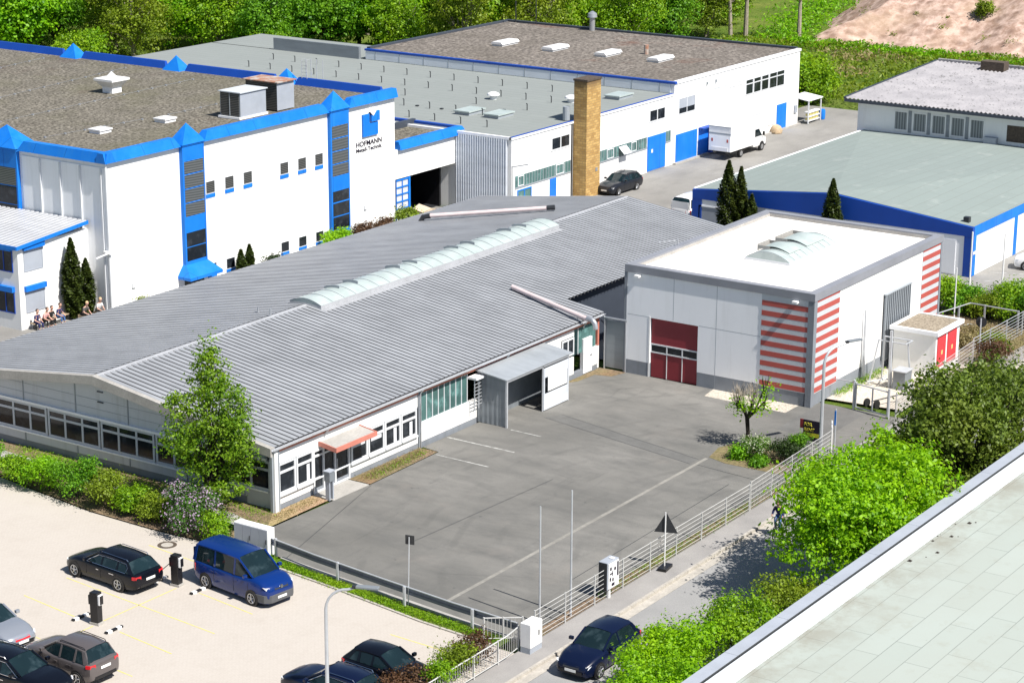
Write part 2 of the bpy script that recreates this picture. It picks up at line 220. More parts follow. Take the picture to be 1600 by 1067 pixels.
# ------------------------------------------------------------------ mesh helpers
LOCAL = {}
def rootof(o):
    while o.parent: o = o.parent
    return o
def tag(o, label=None, cat=None, group=None, kind=None):
    if label: o['label'] = label
    if cat: o['category'] = cat
    if group: o['group'] = group
    if kind: o['kind'] = kind
    return o
def thing(name, label, cat, loc=(0, 0, 0), rz=0, group=None, local=False):
    o = bpy.data.objects.new(name, None); C.objects.link(o); o.location = loc; o.rotation_euler = (0, 0, rz); o.empty_display_size = .3
    LOCAL[o] = local; return tag(o, label, cat, group)
class MB:
    def __init__(s): s.v = []; s.f = []
    def add(s, vs, fs):
        n = len(s.v); s.v += [tuple(v) for v in vs]; s.f += [tuple(i+n for i in f) for f in fs]; return s
    def box(s, x0, x1, y0, y1, z0, z1):
        return s.add([(x0, y0, z0), (x1, y0, z0), (x1, y1, z0), (x0, y1, z0), (x0, y0, z1), (x1, y0, z1), (x1, y1, z1), (x0, y1, z1)],
                     [(3, 2, 1, 0), (4, 5, 6, 7), (0, 1, 5, 4), (1, 2, 6, 5), (2, 3, 7, 6), (3, 0, 4, 7)])
    def fb(s, F, s0, s1, z0, z1, d0, d1):     # box on a wall: F = ('Y', c) looks to -Y, ('X', c) looks to -X; d = outwards
        a, c = F
        return s.box(s0, s1, c-d1, c-d0, z0, z1) if a == 'Y' else s.box(c-d1, c-d0, s0, s1, z0, z1)
    def obox(s, c, u, sx, sy, sz):            # oriented box: centre of base, heading u (2D), length, width, height
        u = Vector((u[0], u[1])).normalized(); n = Vector((-u.y, u.x)); P = []
        for z in (0, sz):
            for a, b in ((-1, -1), (1, -1), (1, 1), (-1, 1)): q = Vector(c[:2])+u*(a*sx/2)+n*(b*sy/2); P.append((q.x, q.y, c[2]+z))
        return s.add(P, [(3, 2, 1, 0), (4, 5, 6, 7), (0, 1, 5, 4), (1, 2, 6, 5), (2, 3, 7, 6), (3, 0, 4, 7)])
    def prism(s, poly, z0, z1):
        n = len(poly); P = [(*p[:2], z0) for p in poly]+[(*p[:2], z1) for p in poly]
        return s.add(P, [tuple(range(n-1, -1, -1)), tuple(range(n, 2*n))]+[(i, (i+1) % n, n+(i+1) % n, n+i) for i in range(n)])
    def ext(s, poly, d):                      # 3D polygon extruded by vector d
        n = len(poly); d = Vector(d); P = [tuple(p) for p in poly]+[tuple(Vector(p)+d) for p in poly]
        return s.add(P, [tuple(range(n-1, -1, -1)), tuple(range(n, 2*n))]+[(i, (i+1) % n, n+(i+1) % n, n+i) for i in range(n)])
    def sheet(s, poly, z): n = len(poly); return s.add([(*p[:2], z) for p in poly], [tuple(range(n))])
    def tube(s, pts, r, n=6, cap=True):
        pts = [Vector(p) for p in pts]; rr = r if isinstance(r, (list, tuple)) else [r]*len(pts); V = []; Fs = []; up = None
        for i, p in enumerate(pts):
            d = (pts[min(i+1, len(pts)-1)]-pts[max(i-1, 0)]).normalized()
            if up is None: up = d.orthogonal().normalized()
            else: up = (up-d*up.dot(d)).normalized()
            q = d.cross(up)
            for k in range(n): a = 2*math.pi*k/n; V.append(p+(up*math.cos(a)+q*math.sin(a))*rr[i])
        for i in range(len(pts)-1):
            for k in range(n): Fs.append((i*n+k, i*n+(k+1) % n, (i+1)*n+(k+1) % n, (i+1)*n+k))
        if cap: Fs += [tuple(range(n-1, -1, -1)), tuple(range((len(pts)-1)*n, len(pts)*n))]
        return s.add(V, Fs)
    def lathe(s, prof, o=(0, 0, 0), ax=(0, 0, 1), n=16):   # profile of (r, h) round an axis
        ax = Vector(ax).normalized(); u = ax.orthogonal().normalized(); q = ax.cross(u); V = []; Fs = []; o = Vector(o)
        for r, h in prof:
            for k in range(n): a = 2*math.pi*k/n; V.append(o+ax*h+(u*math.cos(a)+q*math.sin(a))*r)
        for i in range(len(prof)-1):
            for k in range(n): Fs.append((i*n+k, i*n+(k+1) % n, (i+1)*n+(k+1) % n, (i+1)*n+k))
        return s.add(V, Fs)
    def pyr(s, x0, x1, y0, y1, z, h):
        return s.add([(x0, y0, z), (x1, y0, z), (x1, y1, z), (x0, y1, z), ((x0+x1)/2, (y0+y1)/2, z+h)], [(3, 2, 1, 0), (0, 1, 4), (1, 2, 4), (2, 3, 4), (3, 0, 4)])
    def build(s, name, mat, parent=None, smooth=None, bevel=0, label=None):
        me = bpy.data.meshes.new(name); off = Vector((0, 0, 0))
        if parent is not None:
            rt_ = rootof(parent)
            if not LOCAL.get(rt_): off = rt_.location
        me.from_pydata([(v[0]-off.x, v[1]-off.y, v[2]-off.z) for v in s.v], [], s.f)
        bm = bmesh.new(); bm.from_mesh(me); bmesh.ops.recalc_face_normals(bm, faces=bm.faces)
        if bevel: bmesh.ops.bevel(bm, geom=[e for e in bm.edges if len(e.link_faces) == 2 and e.calc_face_angle(0) > .6], offset=bevel, segments=2, affect='EDGES', profile=.6)
        bm.to_mesh(me); bm.free()
        if smooth: me.shade_smooth(); me.set_sharp_from_angle(angle=R(smooth))
        me.materials.append(M[mat]); o = bpy.data.objects.new(name, me); C.objects.link(o)
        if parent is not None: o.parent = parent
        if label: o['label'] = label
        return o
def each(name, mb, mat, par, k=8, **kw):      # every box of a builder as a part of its own
    for i in range(0, len(mb.v), k):
        q = MB(); q.v = mb.v[i:i+k]; q.f = [tuple(a-i for a in f) for f in mb.f if i <= f[0] < i+k]; q.build(name, mat, par, **kw)
def struct(name, mb, mat): return tag(mb.build(name, mat), kind='structure')
def solo(name, mb, mat, label, cat, group=None, **kw): return tag(mb.build(name, mat, **kw), label, cat, group)
def kids(o): return [c for c in bpy.data.objects if c.parent == o]
def copytree(o, parent=None):
    c = o.copy(); C.objects.link(c)
    if parent: c.parent = parent
    for k in list(o.children): copytree(k, c)
    return c
def dup(o, loc, rz=None, scale=None, label=None, group=None):
    c = copytree(o); c.location = loc
    if rz is not None: c.rotation_euler = (0, 0, rz)
    if scale: c.scale = (scale,)*3 if not isinstance(scale, tuple) else scale
    if label: c['label'] = label
    if group: c['group'] = group
    return c
def window(par, F, s0, s1, z0, z1, nx=1, nz=(), fm='frame_white', gm='glass', fw_=.07, d=.05, name='window', sill=None):
    f = MB(); W = s1-s0
    f.fb(F, s0, s1, z1-fw_, z1, 0.002, d); f.fb(F, s0, s1, z0, z0+fw_, .002, d); f.fb(F, s0, s0+fw_, z0+fw_, z1-fw_, .002, d); f.fb(F, s1-fw_, s1, z0+fw_, z1-fw_, .002, d)
    for i in range(1, nx): x = s0+W*i/nx; f.fb(F, x-fw_/2, x+fw_/2, z0+fw_, z1-fw_, .002, d-.004)
    for z in nz: f.fb(F, s0+fw_, s1-fw_, z-fw_/2, z+fw_/2, .002, d-.008)
    w_ = f.build(name, fm, par); MB().fb(F, s0+fw_*.5, s1-fw_*.5, z0+fw_*.5, z1-fw_*.5, -.05, .014).build('pane', gm, w_)
    if sill: MB().fb(F, s0-.05, s1+.05, z0-.09, z0-.005, .002, d+.06).build('sill', sill, w_)
    return w_
def text(body, mat, size, par, F, s0, z0, d, name='lettering', wfit=None, shear=0, bold=0):
    cu = bpy.data.curves.new('t', 'FONT'); cu.body = body; cu.size = size; cu.extrude = .02; cu.shear = shear; cu.offset = bold
    ob = bpy.data.objects.new('t', cu); C.objects.link(ob); bpy.context.view_layer.update()
    dg = bpy.context.evaluated_depsgraph_get(); me = bpy.data.meshes.new_from_object(ob.evaluated_get(dg)); bpy.data.objects.remove(ob); bpy.data.curves.remove(cu)
    xs = [v.co.x for v in me.vertices]; k = wfit/(max(xs)-min(xs)) if wfit else 1; x0 = min(xs); off = rootof(par).location if not LOCAL.get(rootof(par)) else Vector((0, 0, 0))
    for v in me.vertices:
        x, y, z = (v.co.x-x0)*k, v.co.y, v.co.z
        p = Vector((s0+x, F[1]-d-z, z0+y)) if F[0] == 'Y' else Vector((F[1]-d-z, s0-x, z0+y)); v.co = p-off
    me.materials.clear(); me.materials.append(M[mat]); o = bpy.data.objects.new(name, me); C.objects.link(o); o.parent = par; return o
# ------------------------------------------------------------------ ground, roads, yards
struct('ground', MB().sheet([(-200, -300), (900, -300), (900, 700), (-200, 700)], -.16), 'grass_ground')
struct('street', MB().sheet([(20, 38.9), (420, 38.9), (420, 45.5), (20, 45.5)], -.115), 'street_asphalt')
struct('gutter', MB().sheet([(20, 45.5), (420, 45.5), (420, 45.98), (20, 45.98)], -.108), 'kerb_stone')
k_ = MB()
for i in range(400): k_.box(20+i, 20.985+i, 45.985, 46.13, -.15, .012+random.uniform(-.003, .003))
struct('kerb', k_, 'kerb_stone')
struct('far_kerb', MB().box(20, 420, 38.75, 38.9, -.15, .0), 'kerb_stone')
struct('verge', MB().sheet([(20, 33), (420, 33), (420, 38.75), (20, 38.75)], -.03), 'soil')
struct('pavement', MB().sheet([(20, 46.135), (420, 46.135), (420, 47.42), (20, 47.42)], 0), 'pavement_asphalt')
yard = [(72.0, 47.425), (109.6, 47.425), (109.6, 52.5), (108.4, 52.5), (108.4, 66.4), (90.35, 66.4), (90.2, 65.25), (84, 65.1), (76.2, 65.3), (74.1, 65.0), (73.72, 62.4), (72.8, 54.3)]
struct('yard', MB().sheet(yard, .004), 'asphalt')
ed = [(70.9, 47.42), (70.95, 48.4), (71.3, 52.7), (72.1, 57.9), (72.5, 61.2), (72.85, 64), (73.2, 66.3), (73.0, 70), (73.1, 74), (73.7, 78.2), (74.2, 81.4), (75.2, 90), (76.5, 115)]
struct('parking_lot', MB().sheet(ed+[(20, 115), (20, 47.42)], -.004), 'pavers')
st = MB()
for (a, b) in zip(ed[1:6], ed[2:7]): st.ext([(a[0]-.0, a[1], -.02), (b[0], b[1], -.02), (b[0]+.12, b[1], -.02), (a[0]+.12, a[1], -.02)], (0, 0, .07))
struct('parking_edge', st, 'kerb_stone')
wk = [(72.05, 48.2), (72.75, 54.2), (73.15, 58.5), (73.6, 62.2)]; st = MB()
for a, b in zip(wk, wk[1:]): st.ext([(a[0]-.18, a[1], -.02), (b[0]-.18, b[1], -.02), (b[0]+.02, b[1], -.02), (a[0]+.02, a[1], -.02)], (0, 0, .15))
struct('yard_kerb', st, 'concrete')
struct('grass_strip', MB().sheet([(71.08, 48.2), (71.42, 52.7), (72.22, 57.9), (72.62, 61.2), (72.97, 64), (73.4, 66.3), (74.2, 66.3), (73.45, 62.2), (72.98, 58.5), (72.57, 54.2), (71.87, 48.2)], .012), 'grass_ground')
struct('bed', MB().sheet([(73.3, 66.3), (73.1, 70), (73.2, 74), (73.8, 78.2), (74.3, 81.4), (75.3, 90), (78.4, 92), (78.4, 66.4), (76.2, 65.35), (74.15, 65.05), (74.2, 66.3)], .004), 'soil')
struct('path', MB().sheet([(75.6, 67), (76.3, 66.0), (76.9, 68), (76.6, 74), (77.0, 80), (77.6, 90), (76.7, 90), (76.1, 80), (75.8, 74)], .012), 'concrete')
struct('flower_bed', MB().sheet([(76.3, 65.4), (81.1, 65.4), (81.1, 66.5), (78, 66.5)], .012), 'dry_bed')
struct('entrance_slab', MB().box(81.14, 84.0, 65.15, 66.5, -.02, .02), 'concrete')
struct('weed_bed', MB().sheet([(84.1, 65.15), (90.15, 65.3), (90.15, 66.5), (84.1, 66.5)], .012), 'soil')
struct('service_yard', MB().sheet([(76, 88), (75, 130), (139, 130), (139, 98.9), (198, 97.5), (198, 20), (141, 20), (141, 47), (127.5, 55), (110, 52.5), (108, 64), (110, 66), (110, 70), (134, 70), (134, 88)], -.03), 'service_asphalt')
struct('cable_yard', MB().sheet([(110.9, 47.9), (121.5, 48.3), (121.5, 52.55), (110.5, 52.55)], .008), 'pale_gravel')
struct('gravel_strip', MB().sheet([(106.75, 53.2), (108.38, 53.2), (108.38, 58.7), (106.95, 58.5)], .012), 'pale_gravel')
struct('rubble_patch', MB().sheet([(106.9, 65.9), (107.2, 64.9), (108.35, 64.6), (108.35, 66.45), (104.5, 66.45), (105.2, 66.0)], .012), 'soil')
struct('planting_bed', MB().sheet([(97.3, 48.1), (97.2, 51.8), (97.6, 53.0), (99.3, 53.35), (100.6, 52.9), (101.3, 51.6), (101.4, 48.1)], .014), 'soil')
struct('verge_right', MB().sheet([(121.6, 47.5), (141, 46.8), (141, 47), (133.5, 55.5), (127.5, 55), (126.5, 52.4), (121.6, 52.4)], .004), 'soil')
struct('fence_bed', MB().sheet([(72.8, 47.44), (101.2, 47.5), (101.2, 47.95), (90, 48.1), (72.9, 48.0)], .010), 'soil')
struct('dirt_patch', MB().sheet([(126, 47.6), (420, 47.45), (420, 49), (160, 49), (141, 46.9)], -.05), 'soil')
# markings and seams in the yard
st = MB(); st.box(73.3, 97.4, 52.92, 53.12, -.02, .008); struct('drain_strip', st, 'drain_stone')
for i, (x0, x1, y0, y1) in enumerate([(92.35, 92.47, 61.9, 66.3), (89.66, 89.76, 61.7, 65.1), (95.38, 95.48, 62.2, 64.2)]):
    st = MB(); st.sheet([(x0, y0), (x1, y0), (x1+.05, y1), (x0+.05, y1)], .0085); struct('bay_marking', st, 'white_mark')
st = MB()
for a, b in (((98.36, 63.9), (96.1, 53.3)), ((99.33, 63.3), (97.0, 53.3)), ((96.2, 52.9), (95.8, 49.2)), ((110, 52.45), (103, 49.4)), ((78.4, 58.6), (90, 57.9)), ((84, 65.0), (73.6, 62.1)), ((79, 49.8), (94.5, 50.1))):
    d = (Vector(b)-Vector(a)).normalized(); n = Vector((-d.y, d.x))*.016; st.sheet([(a[0]-n.x, a[1]-n.y), (b[0]-n.x, b[1]-n.y), (b[0]+n.x, b[1]+n.y), (a[0]+n.x, a[1]+n.y)], .0095)
struct('asphalt_seams', st, 'dark_metal')
struct('asphalt_patch', MB().sheet([(98.36, 63.9), (99.33, 63.3), (97.0, 53.3), (96.1, 53.3)], .007), 'asphalt_dark')
struct('asphalt_patch', MB().sheet([(104, 52.3), (109.5, 52.3), (109.5, 49.4), (103.2, 49.4)], .007), 'asphalt_dark')
def stripe(a, b, w_=.06, z=.0005):
    d = (Vector(b)-Vector(a)).normalized(); n = Vector((-d.y, d.x))*w_/2; st = MB(); st.sheet([(a[0]-n.x, a[1]-n.y), (b[0]-n.x, b[1]-n.y), (b[0]+n.x, b[1]+n.y), (a[0]+n.x, a[1]+n.y)], z); struct('yellow_bay_line', st, 'bay_yellow')
for a, b in [((66.31, 68.84), (65.35, 59.12)), ((63.75, 68.9), (63.3, 65.35)), ((63.19, 62.57), (62.75, 59.2)), ((71.42, 68.54), (71.07, 65.24)), ((68.36, 62.67), (67.88, 59.16)), ((63.55, 63.98), (68.21, 63.89)), ((61.3, 64.0), (63.0, 63.95)), ((60.9, 66.5), (60.18, 59.0)), ((69.53, 52.89), (69.42, 49.5)), ((67.0, 52.9), (66.7, 49.3))]: stripe(a, b)
struct('manhole_ring', MB().lathe([(.0, 0), (.46, 0), (.46, .012), (.30, .012)], (71.93, 67.86, -.004), n=24), 'bark')
struct('manhole_cover', MB().lathe([(0, .016), (.29, .016), (.29, 0)], (71.93, 67.86, -.004), n=24), 'kerb_stone')
# lot right of the blue building
for a, b in (((141.1, 56.4), (143.6, 50.5)), ((143.9, 56.4), (146.4, 50.5)), ((148.9, 56.4), (151.4, 50.5))): 
    d = (Vector(b)-Vector(a)).normalized(); n = Vector((-d.y, d.x))*.06; struct('bay_marking', MB().sheet([(a[0]-n.x, a[1]-n.y), (b[0]-n.x, b[1]-n.y), (b[0]+n.x, b[1]+n.y), (a[0]+n.x, a[1]+n.y)], -.026), 'white_mark')
# spoil heap in the distance
nx_, ny_ = 110, 110; V = []; Fq = []
T1, T2 = Vector((238.5, 117.2)), Vector((238.0, 60.0)); L2 = Vector((300.0, 135.5)); rr = random.Random(3)
def hgt(x, y):
    d1 = x-238.3+1.2*math.sin(y*.23)+.8*math.sin(y*.61+1); dl = (L2-T1); nn = Vector((dl.y, -dl.x)).normalized(); d2 = (Vector((x, y))-T1).dot(nn)+1.0*math.sin(x*.3)
    return min(.52*d1, .60*d2, 19+1.5*math.sin(x*.07+y*.05))
for i in range(nx_):
    for j in range(ny_):
        x = 234+90*i/(nx_-1); y = 20+120*j/(ny_-1); h = hgt(x, y); V.append((x, y, h+(rr.uniform(-.18, .18) if h > 0 else 0) if h > -.8 else -.8))
for i in range(nx_-1):
    for j in range(ny_-1): Fq.append((i*ny_+j, (i+1)*ny_+j, (i+1)*ny_+j+1, i*ny_+j+1))
mb = MB(); mb.v = V; mb.f = Fq; o = mb.build('gravel_mound', 'pink_gravel', smooth=180); o['kind'] = 'structure'
struct('back_road', MB().sheet([(222, 205), (246, 212), (250, 180), (226, 172)], -.09), 'pale_gravel')
# ------------------------------------------------------------------ ribbed roof sheets (real ribs)
def ribs(mb, x0, x1, ya, yb, za, zb, pitch=.4, h=.105):   # ribs run from (ya, za) to (yb, zb); profile along X
    n = int(round((x1-x0)/pitch)); p = (x1-x0)/n; prof = []
    for i in range(n): a = x0+i*p; prof += [(a, 0), (a+.22*p, 0), (a+.26*p, h), (a+.97*p, h)]
    prof.append((x1, 0)); V = [(x, ya, za+d) for x, d in prof]+[(x, yb, zb+d) for x, d in prof]; m = len(prof)
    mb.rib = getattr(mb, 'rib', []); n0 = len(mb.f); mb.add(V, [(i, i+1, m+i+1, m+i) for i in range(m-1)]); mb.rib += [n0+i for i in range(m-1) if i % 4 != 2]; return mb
# ------------------------------------------------------------------ the grey workshop hall
H = thing('workshop_hall', 'long grey workshop hall with a low pitched ribbed metal roof and a glazed ridge skylight', 'hall', (93, 78, 0))
Fy, Fx = ('Y', 66.55), ('X', 78.4)
RZ = lambda y: 3.33+(y-66.35)*.1413 if y < 78.1 else 4.99-(y-78.1)*.1240
mb = MB(); mb.fb(Fy, 78.4, 108.2, -.1, .26, -.3, -.02); mb.fb(Fx, 66.9, 90.2, -.1, .38, -.3, -.06); each('plinth', mb, 'plinth', H)
mb = MB(); mb.fb(Fy, 78.5, 81.25, .265, .74, -.25, 0); mb.fb(Fy, 84.25, 90.1, .265, .74, -.25, 0); mb.fb(Fy, 78.5, 81.25, 2.42, 2.99, -.25, 0); mb.fb(Fy, 81.25, 84.25, 2.3, 2.99, -.25, 0); mb.fb(Fy, 84.25, 90.1, 2.30, 2.99, -.25, 0)
mb.fb(Fy, 90.3, 95.6, .265, 1.30, -.25, 0); mb.fb(Fy, 102.0, 105.6, .265, 1.33, -.25, 0); mb.fb(Fy, 102, 105.6, 2.6, 2.99, -.25, 0); mb.fb(Fy, 102, 104.2, 1.335, 2.6, -.25, 0); mb.fb(Fy, 107.6, 108.2, .265, 1.4, -.25, 0); mb.fb(Fy, 95.6, 102, -.1, .9, -.25, -.03)
each('wall_panel', mb, 'white_wall', H)
mb = MB()
for x in (80.4, 86.6, 88.3, 92.7, 104.2): mb.fb(Fy, x, x+.025, .27, .735, .0, .004)
mb.build('panel_joints', 'frame_grey', H)
MB().fb(Fy, 78.42, 108.2, 2.995, 3.13, -.25, .03).build('trim_band', 'orange_trim', H)
MB().fb(Fy, 78.42, 108.2, 3.135, 3.32, -.3, -.06).build('eave_soffit', 'dark_coping', H)
window(H, Fy, 78.52, 79.86, .78, 2.40, 1, (1.90,), d=.07, fw_=.12, sill='frame_white'); window(H, Fy, 79.9, 81.22, .78, 2.40, 1, (1.90,), d=.07, fw_=.12, sill='frame_white')
for a in (84.3, 85.72, 87.14, 88.56): window(H, Fy, a, a+1.38, .78, 2.28, 1, (1.82,), d=.07, fw_=.12, sill='frame_white')
MB().fb(Fy, 78.5, 81.25, 2.405, 2.50, .002, .09).build('blind_box', 'frame_white', H); MB().fb(Fy, 84.3, 89.95, 2.285, 2.38, .002, .09).build('blind_box', 'frame_white', H)
for a, b, z0_, z1_ in ((80.75, 80.98, .9, 1.75), (87.0+.95, 87.0+1.2, .92, 1.7), (89.35, 89.6, .92, 1.65), (84.42, 85.5, 1.55, 1.76), (86.0, 86.9, 1.5, 1.76)): MB().fb(Fy, a, b, z0_, z1_, .016, .02).build('curtain', 'light_glass', H)
# entrance
dr = MB(); 
for x in (81.27, 82.05, 82.98, 84.12): dr.fb(Fy, x, x+.1, .02, 2.29, -.1, .04)
for z in (.02, .72, 1.92, 2.2): dr.fb(Fy, 81.37, 84.12, z, z+.09, -.08, .035)
dr = dr.build('entrance_door', 'frame_white', H); MB().fb(Fy, 81.3, 84.2, .06, 2.25, -.12, -.05).build('pane', 'glass', dr); MB().fb(Fy, 83.1, 83.14, .9, 1.4, .04, .09).build('handle', 'steel', dr)
cp = MB(); cp.ext([(81.75, 66.5, 2.62), (81.75, 65.45, 2.46), (85.0, 65.45, 2.46), (85.0, 66.5, 2.62)], (0, 0, .03)); cp = cp.build('entrance_canopy', 'concrete', H)
mb = MB(); mb.box(81.70, 85.05, 65.38, 65.45, 2.30, 2.54); mb.ext([(81.70, 65.45, 2.30), (81.70, 66.52, 2.46), (81.70, 66.52, 2.70), (81.70, 65.45, 2.54)], (.05, 0, 0)); mb.ext([(85.0, 65.45, 2.30), (85.0, 66.52, 2.46), (85.0, 66.52, 2.70), (85.0, 65.45, 2.54)], (.05, 0, 0)); mb.build('fascia', 'orange_red', cp)
# profiled glass strip right of the post
g = MB().fb(Fy, 90.42, 94.75, 1.32, 2.99, -.2, -.07).build('profiled_glass', 'green_glass', H); mb = MB()
for i in range(9): x = 90.42+i*.54; mb.fb(Fy, x-.025, x+.025, 1.32, 2.985, -.07, -.03)
mb.fb(Fy, 90.4, 94.8, 1.305, 1.36, -.2, .0); mb.build('glazing_bar', 'frame_white', g)
g = MB().fb(Fy, 105.62, 106.6, 1.36, 2.99, -.2, -.07).build('profiled_glass', 'green_glass', H); mb = MB(); mb.fb(Fy, 106.08, 106.13, 1.36, 2.99, -.07, -.03); mb.build('glazing_bar', 'frame_white', g)
MB().fb(Fy, 106.6, 108.1, 2.17, 2.99, -.2, -.07).build('profiled_glass', 'green_glass', H); MB().fb(Fy, 107.62, 108.1, 1.42, 2.16, -.2, -.07).build('profiled_glass', 'green_glass', H)
d2 = MB().fb(Fy, 106.62, 107.58, .02, 2.15, -.2, .03).build('side_door', 'white_panel', H); MB().fb(Fy, 107.38, 107.5, 1.0, 1.06, .03, .08).build('handle', 'dark_metal', d2)
window(H, Fy, 104.25, 105.55, 1.50, 2.55, 2, (), d=.05, fw_=.1)
mb = MB(); mb.fb(Fy, 90.14, 90.32, .0, 3.12, -.3, .05); mb.build('wall_post', 'frame_grey', H)
MB().fb(Fy, 108.2, 108.38, 1.4, 3.1, -.3, .02).build('end_panel', 'orange_red', H); MB().fb(Fy, 108.2, 108.38, .0, 1.39, -.3, .02).build('end_panel', 'white_wall', H)
# window grille beside the shed
mb = MB()
for z in (1.15, 1.35, 1.55, 1.75, 1.95, 2.15, 2.35, 2.55): mb.box(94.85, 95.9, 66.2, 66.23, z, z+.03)
for x in (94.85, 95.25, 95.87): mb.box(x, x+.035, 66.16, 66.2, .95, 2.6)
mb.build('window_grille', 'galv', H); MB().box(94.8, 96.0, 66.0, 66.6, 2.66, 2.78).build('grille_hood', 'white_panel', H)
# gable wall to the west
mb = MB(); mb.fb(Fx, 67.0, 90.0, .38, .84, -.3, -.02); mb.fb(Fx, 67.2, 90.0, 2.52, 3.45, -.3, -.02)
mb.ext([(78.72, 68.9, 3.452), (78.72, 78.1, 4.80), (78.72, 88.6, 3.452)], (-.30, 0, 0)); mb.build('gable_wall', 'gable_panel', H)
mb = MB()
for y in (68.6, 72.4, 76.32, 80.04, 83.87, 87.7): mb.fb(Fx, y-.03, y+.03, .38, .84, -.02, .02); mb.fb(Fx, y-.03, y+.03, 2.62, min(RZ(y)-.3, 4.3), -.02, .015)
for z in (3.05, 3.55): mb.fb(Fx, 67.3, 89.8, z, z+.02, -.02, -.008)
mb.build('panel_joints', 'frame_grey', H)
MB().fb(Fx, 67.1, 90, 2.50, 2.62, -.02, .10).build('blind_box', 'white_panel', H); MB().fb(Fx, 67.0, 90, .845, .93, -.02, .10).build('sill', 'white_panel', H)
y = 89.75
for i in range(6): window(H, Fx, y-3.82+.04, y-.04, .94, 2.49, 3, (2.02,), fm='grey_panel', d=.05, fw_=.13); y -= 3.82
mb = MB(); mb.fb(Fx, 66.55, 68.45, .02, 2.49, -.25, -.01); mb.build('corner_panel', 'grey_panel', H)
mb = MB(); mb.box(78.02, 78.42, 66.46, 66.62, 0, 3.25); mb.build('corner_post', 'frame_grey', H); MB().box(78.1, 78.36, 66.36, 66.452, 0, 3.22).build('corner_board', 'white_wall', H); MB().tube([(78.45, 66.40, 0), (78.45, 66.40, 3.2)], .05).build('downpipe', 'frame_grey', H)
MB().fb(Fx, 78.02, 78.42, 3.46, 3.52, -.02, .03).build('air_vent', 'dark_coping', H); MB().fb(Fx, 78.02, 78.42, 4.02, 4.08, -.02, .03).build('air_vent', 'dark_coping', H)
mb = MB(); mb.box(130.2, 130.5, 70, 90, 0, 3.3); mb.box(78.7, 130.2, 89.9, 90.1, 0, 3.2); each('rear_wall', mb, 'grey_panel', H); MB().box(108.6, 130.2, 69.6, 69.8, 0, 3.7).build('recess_wall', 'dark_coping', H)
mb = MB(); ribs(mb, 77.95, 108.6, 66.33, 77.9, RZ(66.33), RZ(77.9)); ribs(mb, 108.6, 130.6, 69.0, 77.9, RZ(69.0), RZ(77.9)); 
ribs(mb, 77.95, 130.6, 78.3, 90.7, RZ(78.3), RZ(90.7)); rf = mb.build('roof', 'roof_sheet', H); rf.data.materials.append(M['roof_valley_shade'])
for q_ in mb.rib: rf.data.polygons[q_].material_index = 1  # rib walls and valleys get a darker sheet: their shade put into the colour
mb = MB(); mb.ext([(77.9, 77.75, 5.0), (77.9, 78.1, 5.09), (77.9, 78.1, 5.02), (77.9, 77.75, 4.94)], (52.75, 0, 0)); mb.ext([(77.9, 78.1, 5.09), (77.9, 78.45, 5.0), (77.9, 78.45, 4.94), (77.9, 78.1, 5.02)], (52.75, 0, 0)); mb.build('ridge_cap', 'ridge_cap', rf)
mb = MB()
for s_ in ((66.33, 78.1), (78.1, 90.7)):
    a, b = s_; za, zb = RZ(a), RZ(b-.001) if b < 79 else RZ(b)
    mb.ext([(77.78, a, za+.09), (77.78, b, zb+.09), (77.78, b, zb-.42), (77.78, a, za-.36)], (.16, 0, 0)); mb.ext([(77.94, a, za+.03), (77.94, b, zb+.03), (77.94, b, zb+.10), (77.94, a, za+.10)], (.16, 0, 0))
    if a > 70: mb.ext([(130.6, a, za+.02), (130.6, b, zb+.02), (130.6, b, zb+.09), (130.6, a, za+.09)], (.1, 0, 0))
each('verge_board', mb, 'concrete', rf); MB().ext([(130.6, 69.0, RZ(69)+.02), (130.6, 78.0, RZ(78)+.02), (130.6, 78.0, RZ(78)+.09), (130.6, 69.0, RZ(69)+.09)], (.1, 0, 0)).build('verge_board', 'dark_coping', rf)
mb = MB()
pts = []
prof = [(0, .05), (0, -.02), (.05, -.06), (.10, -.06), (.14, -.02), (.14, .05), (.125, .05), (.125, -.01), (.095, -.04), (.055, -.04), (.015, -.01), (.015, .05)]
V = [(x, 66.34-a, RZ(66.33)+b-.02) for x in (77.85, 108.65) for a, b in prof]; n = len(prof); mb.add(V, [(i, (i+1) % n, n+(i+1) % n, n+i) for i in range(n)])
mb.build('gutter', 'galv', H)
for x in (82.2, 90.25, 98.4, 106.5): MB().tube([(x, 66.27, 3.24), (x, 66.38, 3.12), (x, 66.46, 3.0), (x, 66.46, .0 if x in (90.25,) else 2.9)], .045).build('downpipe', 'steel', H)
# ridge skylight: curb, barrel of polycarbonate, arch ribs, opening flaps
SX0, SX1, SY0, SY1 = 95.0, 120.1, 76.95, 79.25
c0 = MB(); zc0, zc1 = 4.78, 5.16; c0.box(SX0, SX1, SY0, SY0+.08, zc0, zc1); c0.box(SX0, SX1, SY1-.08, SY1, zc0, zc1); c0.box(SX0, SX0+.08, SY0+.08, SY1-.08, zc0, zc1); c0.box(SX1-.08, SX1, SY0+.08, SY1-.08, zc0, zc1); c0.box(SX0, SX1, SY0-.32, SY0-.002, RZ(SY0-.3)+.06, RZ(SY0-.3)+.13)
c0 = c0.build('skylight_curb', 'ridge_cap', H)
def arch(t, k=0): return (SY0+.02+(SY1-SY0-.04)*t, 5.16+(.42+k)*math.sin(math.pi*(.12+.76*t))-.42*math.sin(math.pi*.12))
n = 14; V = []; Fs = []
for xx in (SX0+.02, SX1-.02):
    for i in range(n+1): yy, zz = arch(i/n); V.append((xx, yy, zz))
for i in range(n): Fs.append((i, i+1, n+2+i, n+1+i))
Fs += [tuple(range(n, -1, -1)), tuple(range(n+1, 2*n+2))]
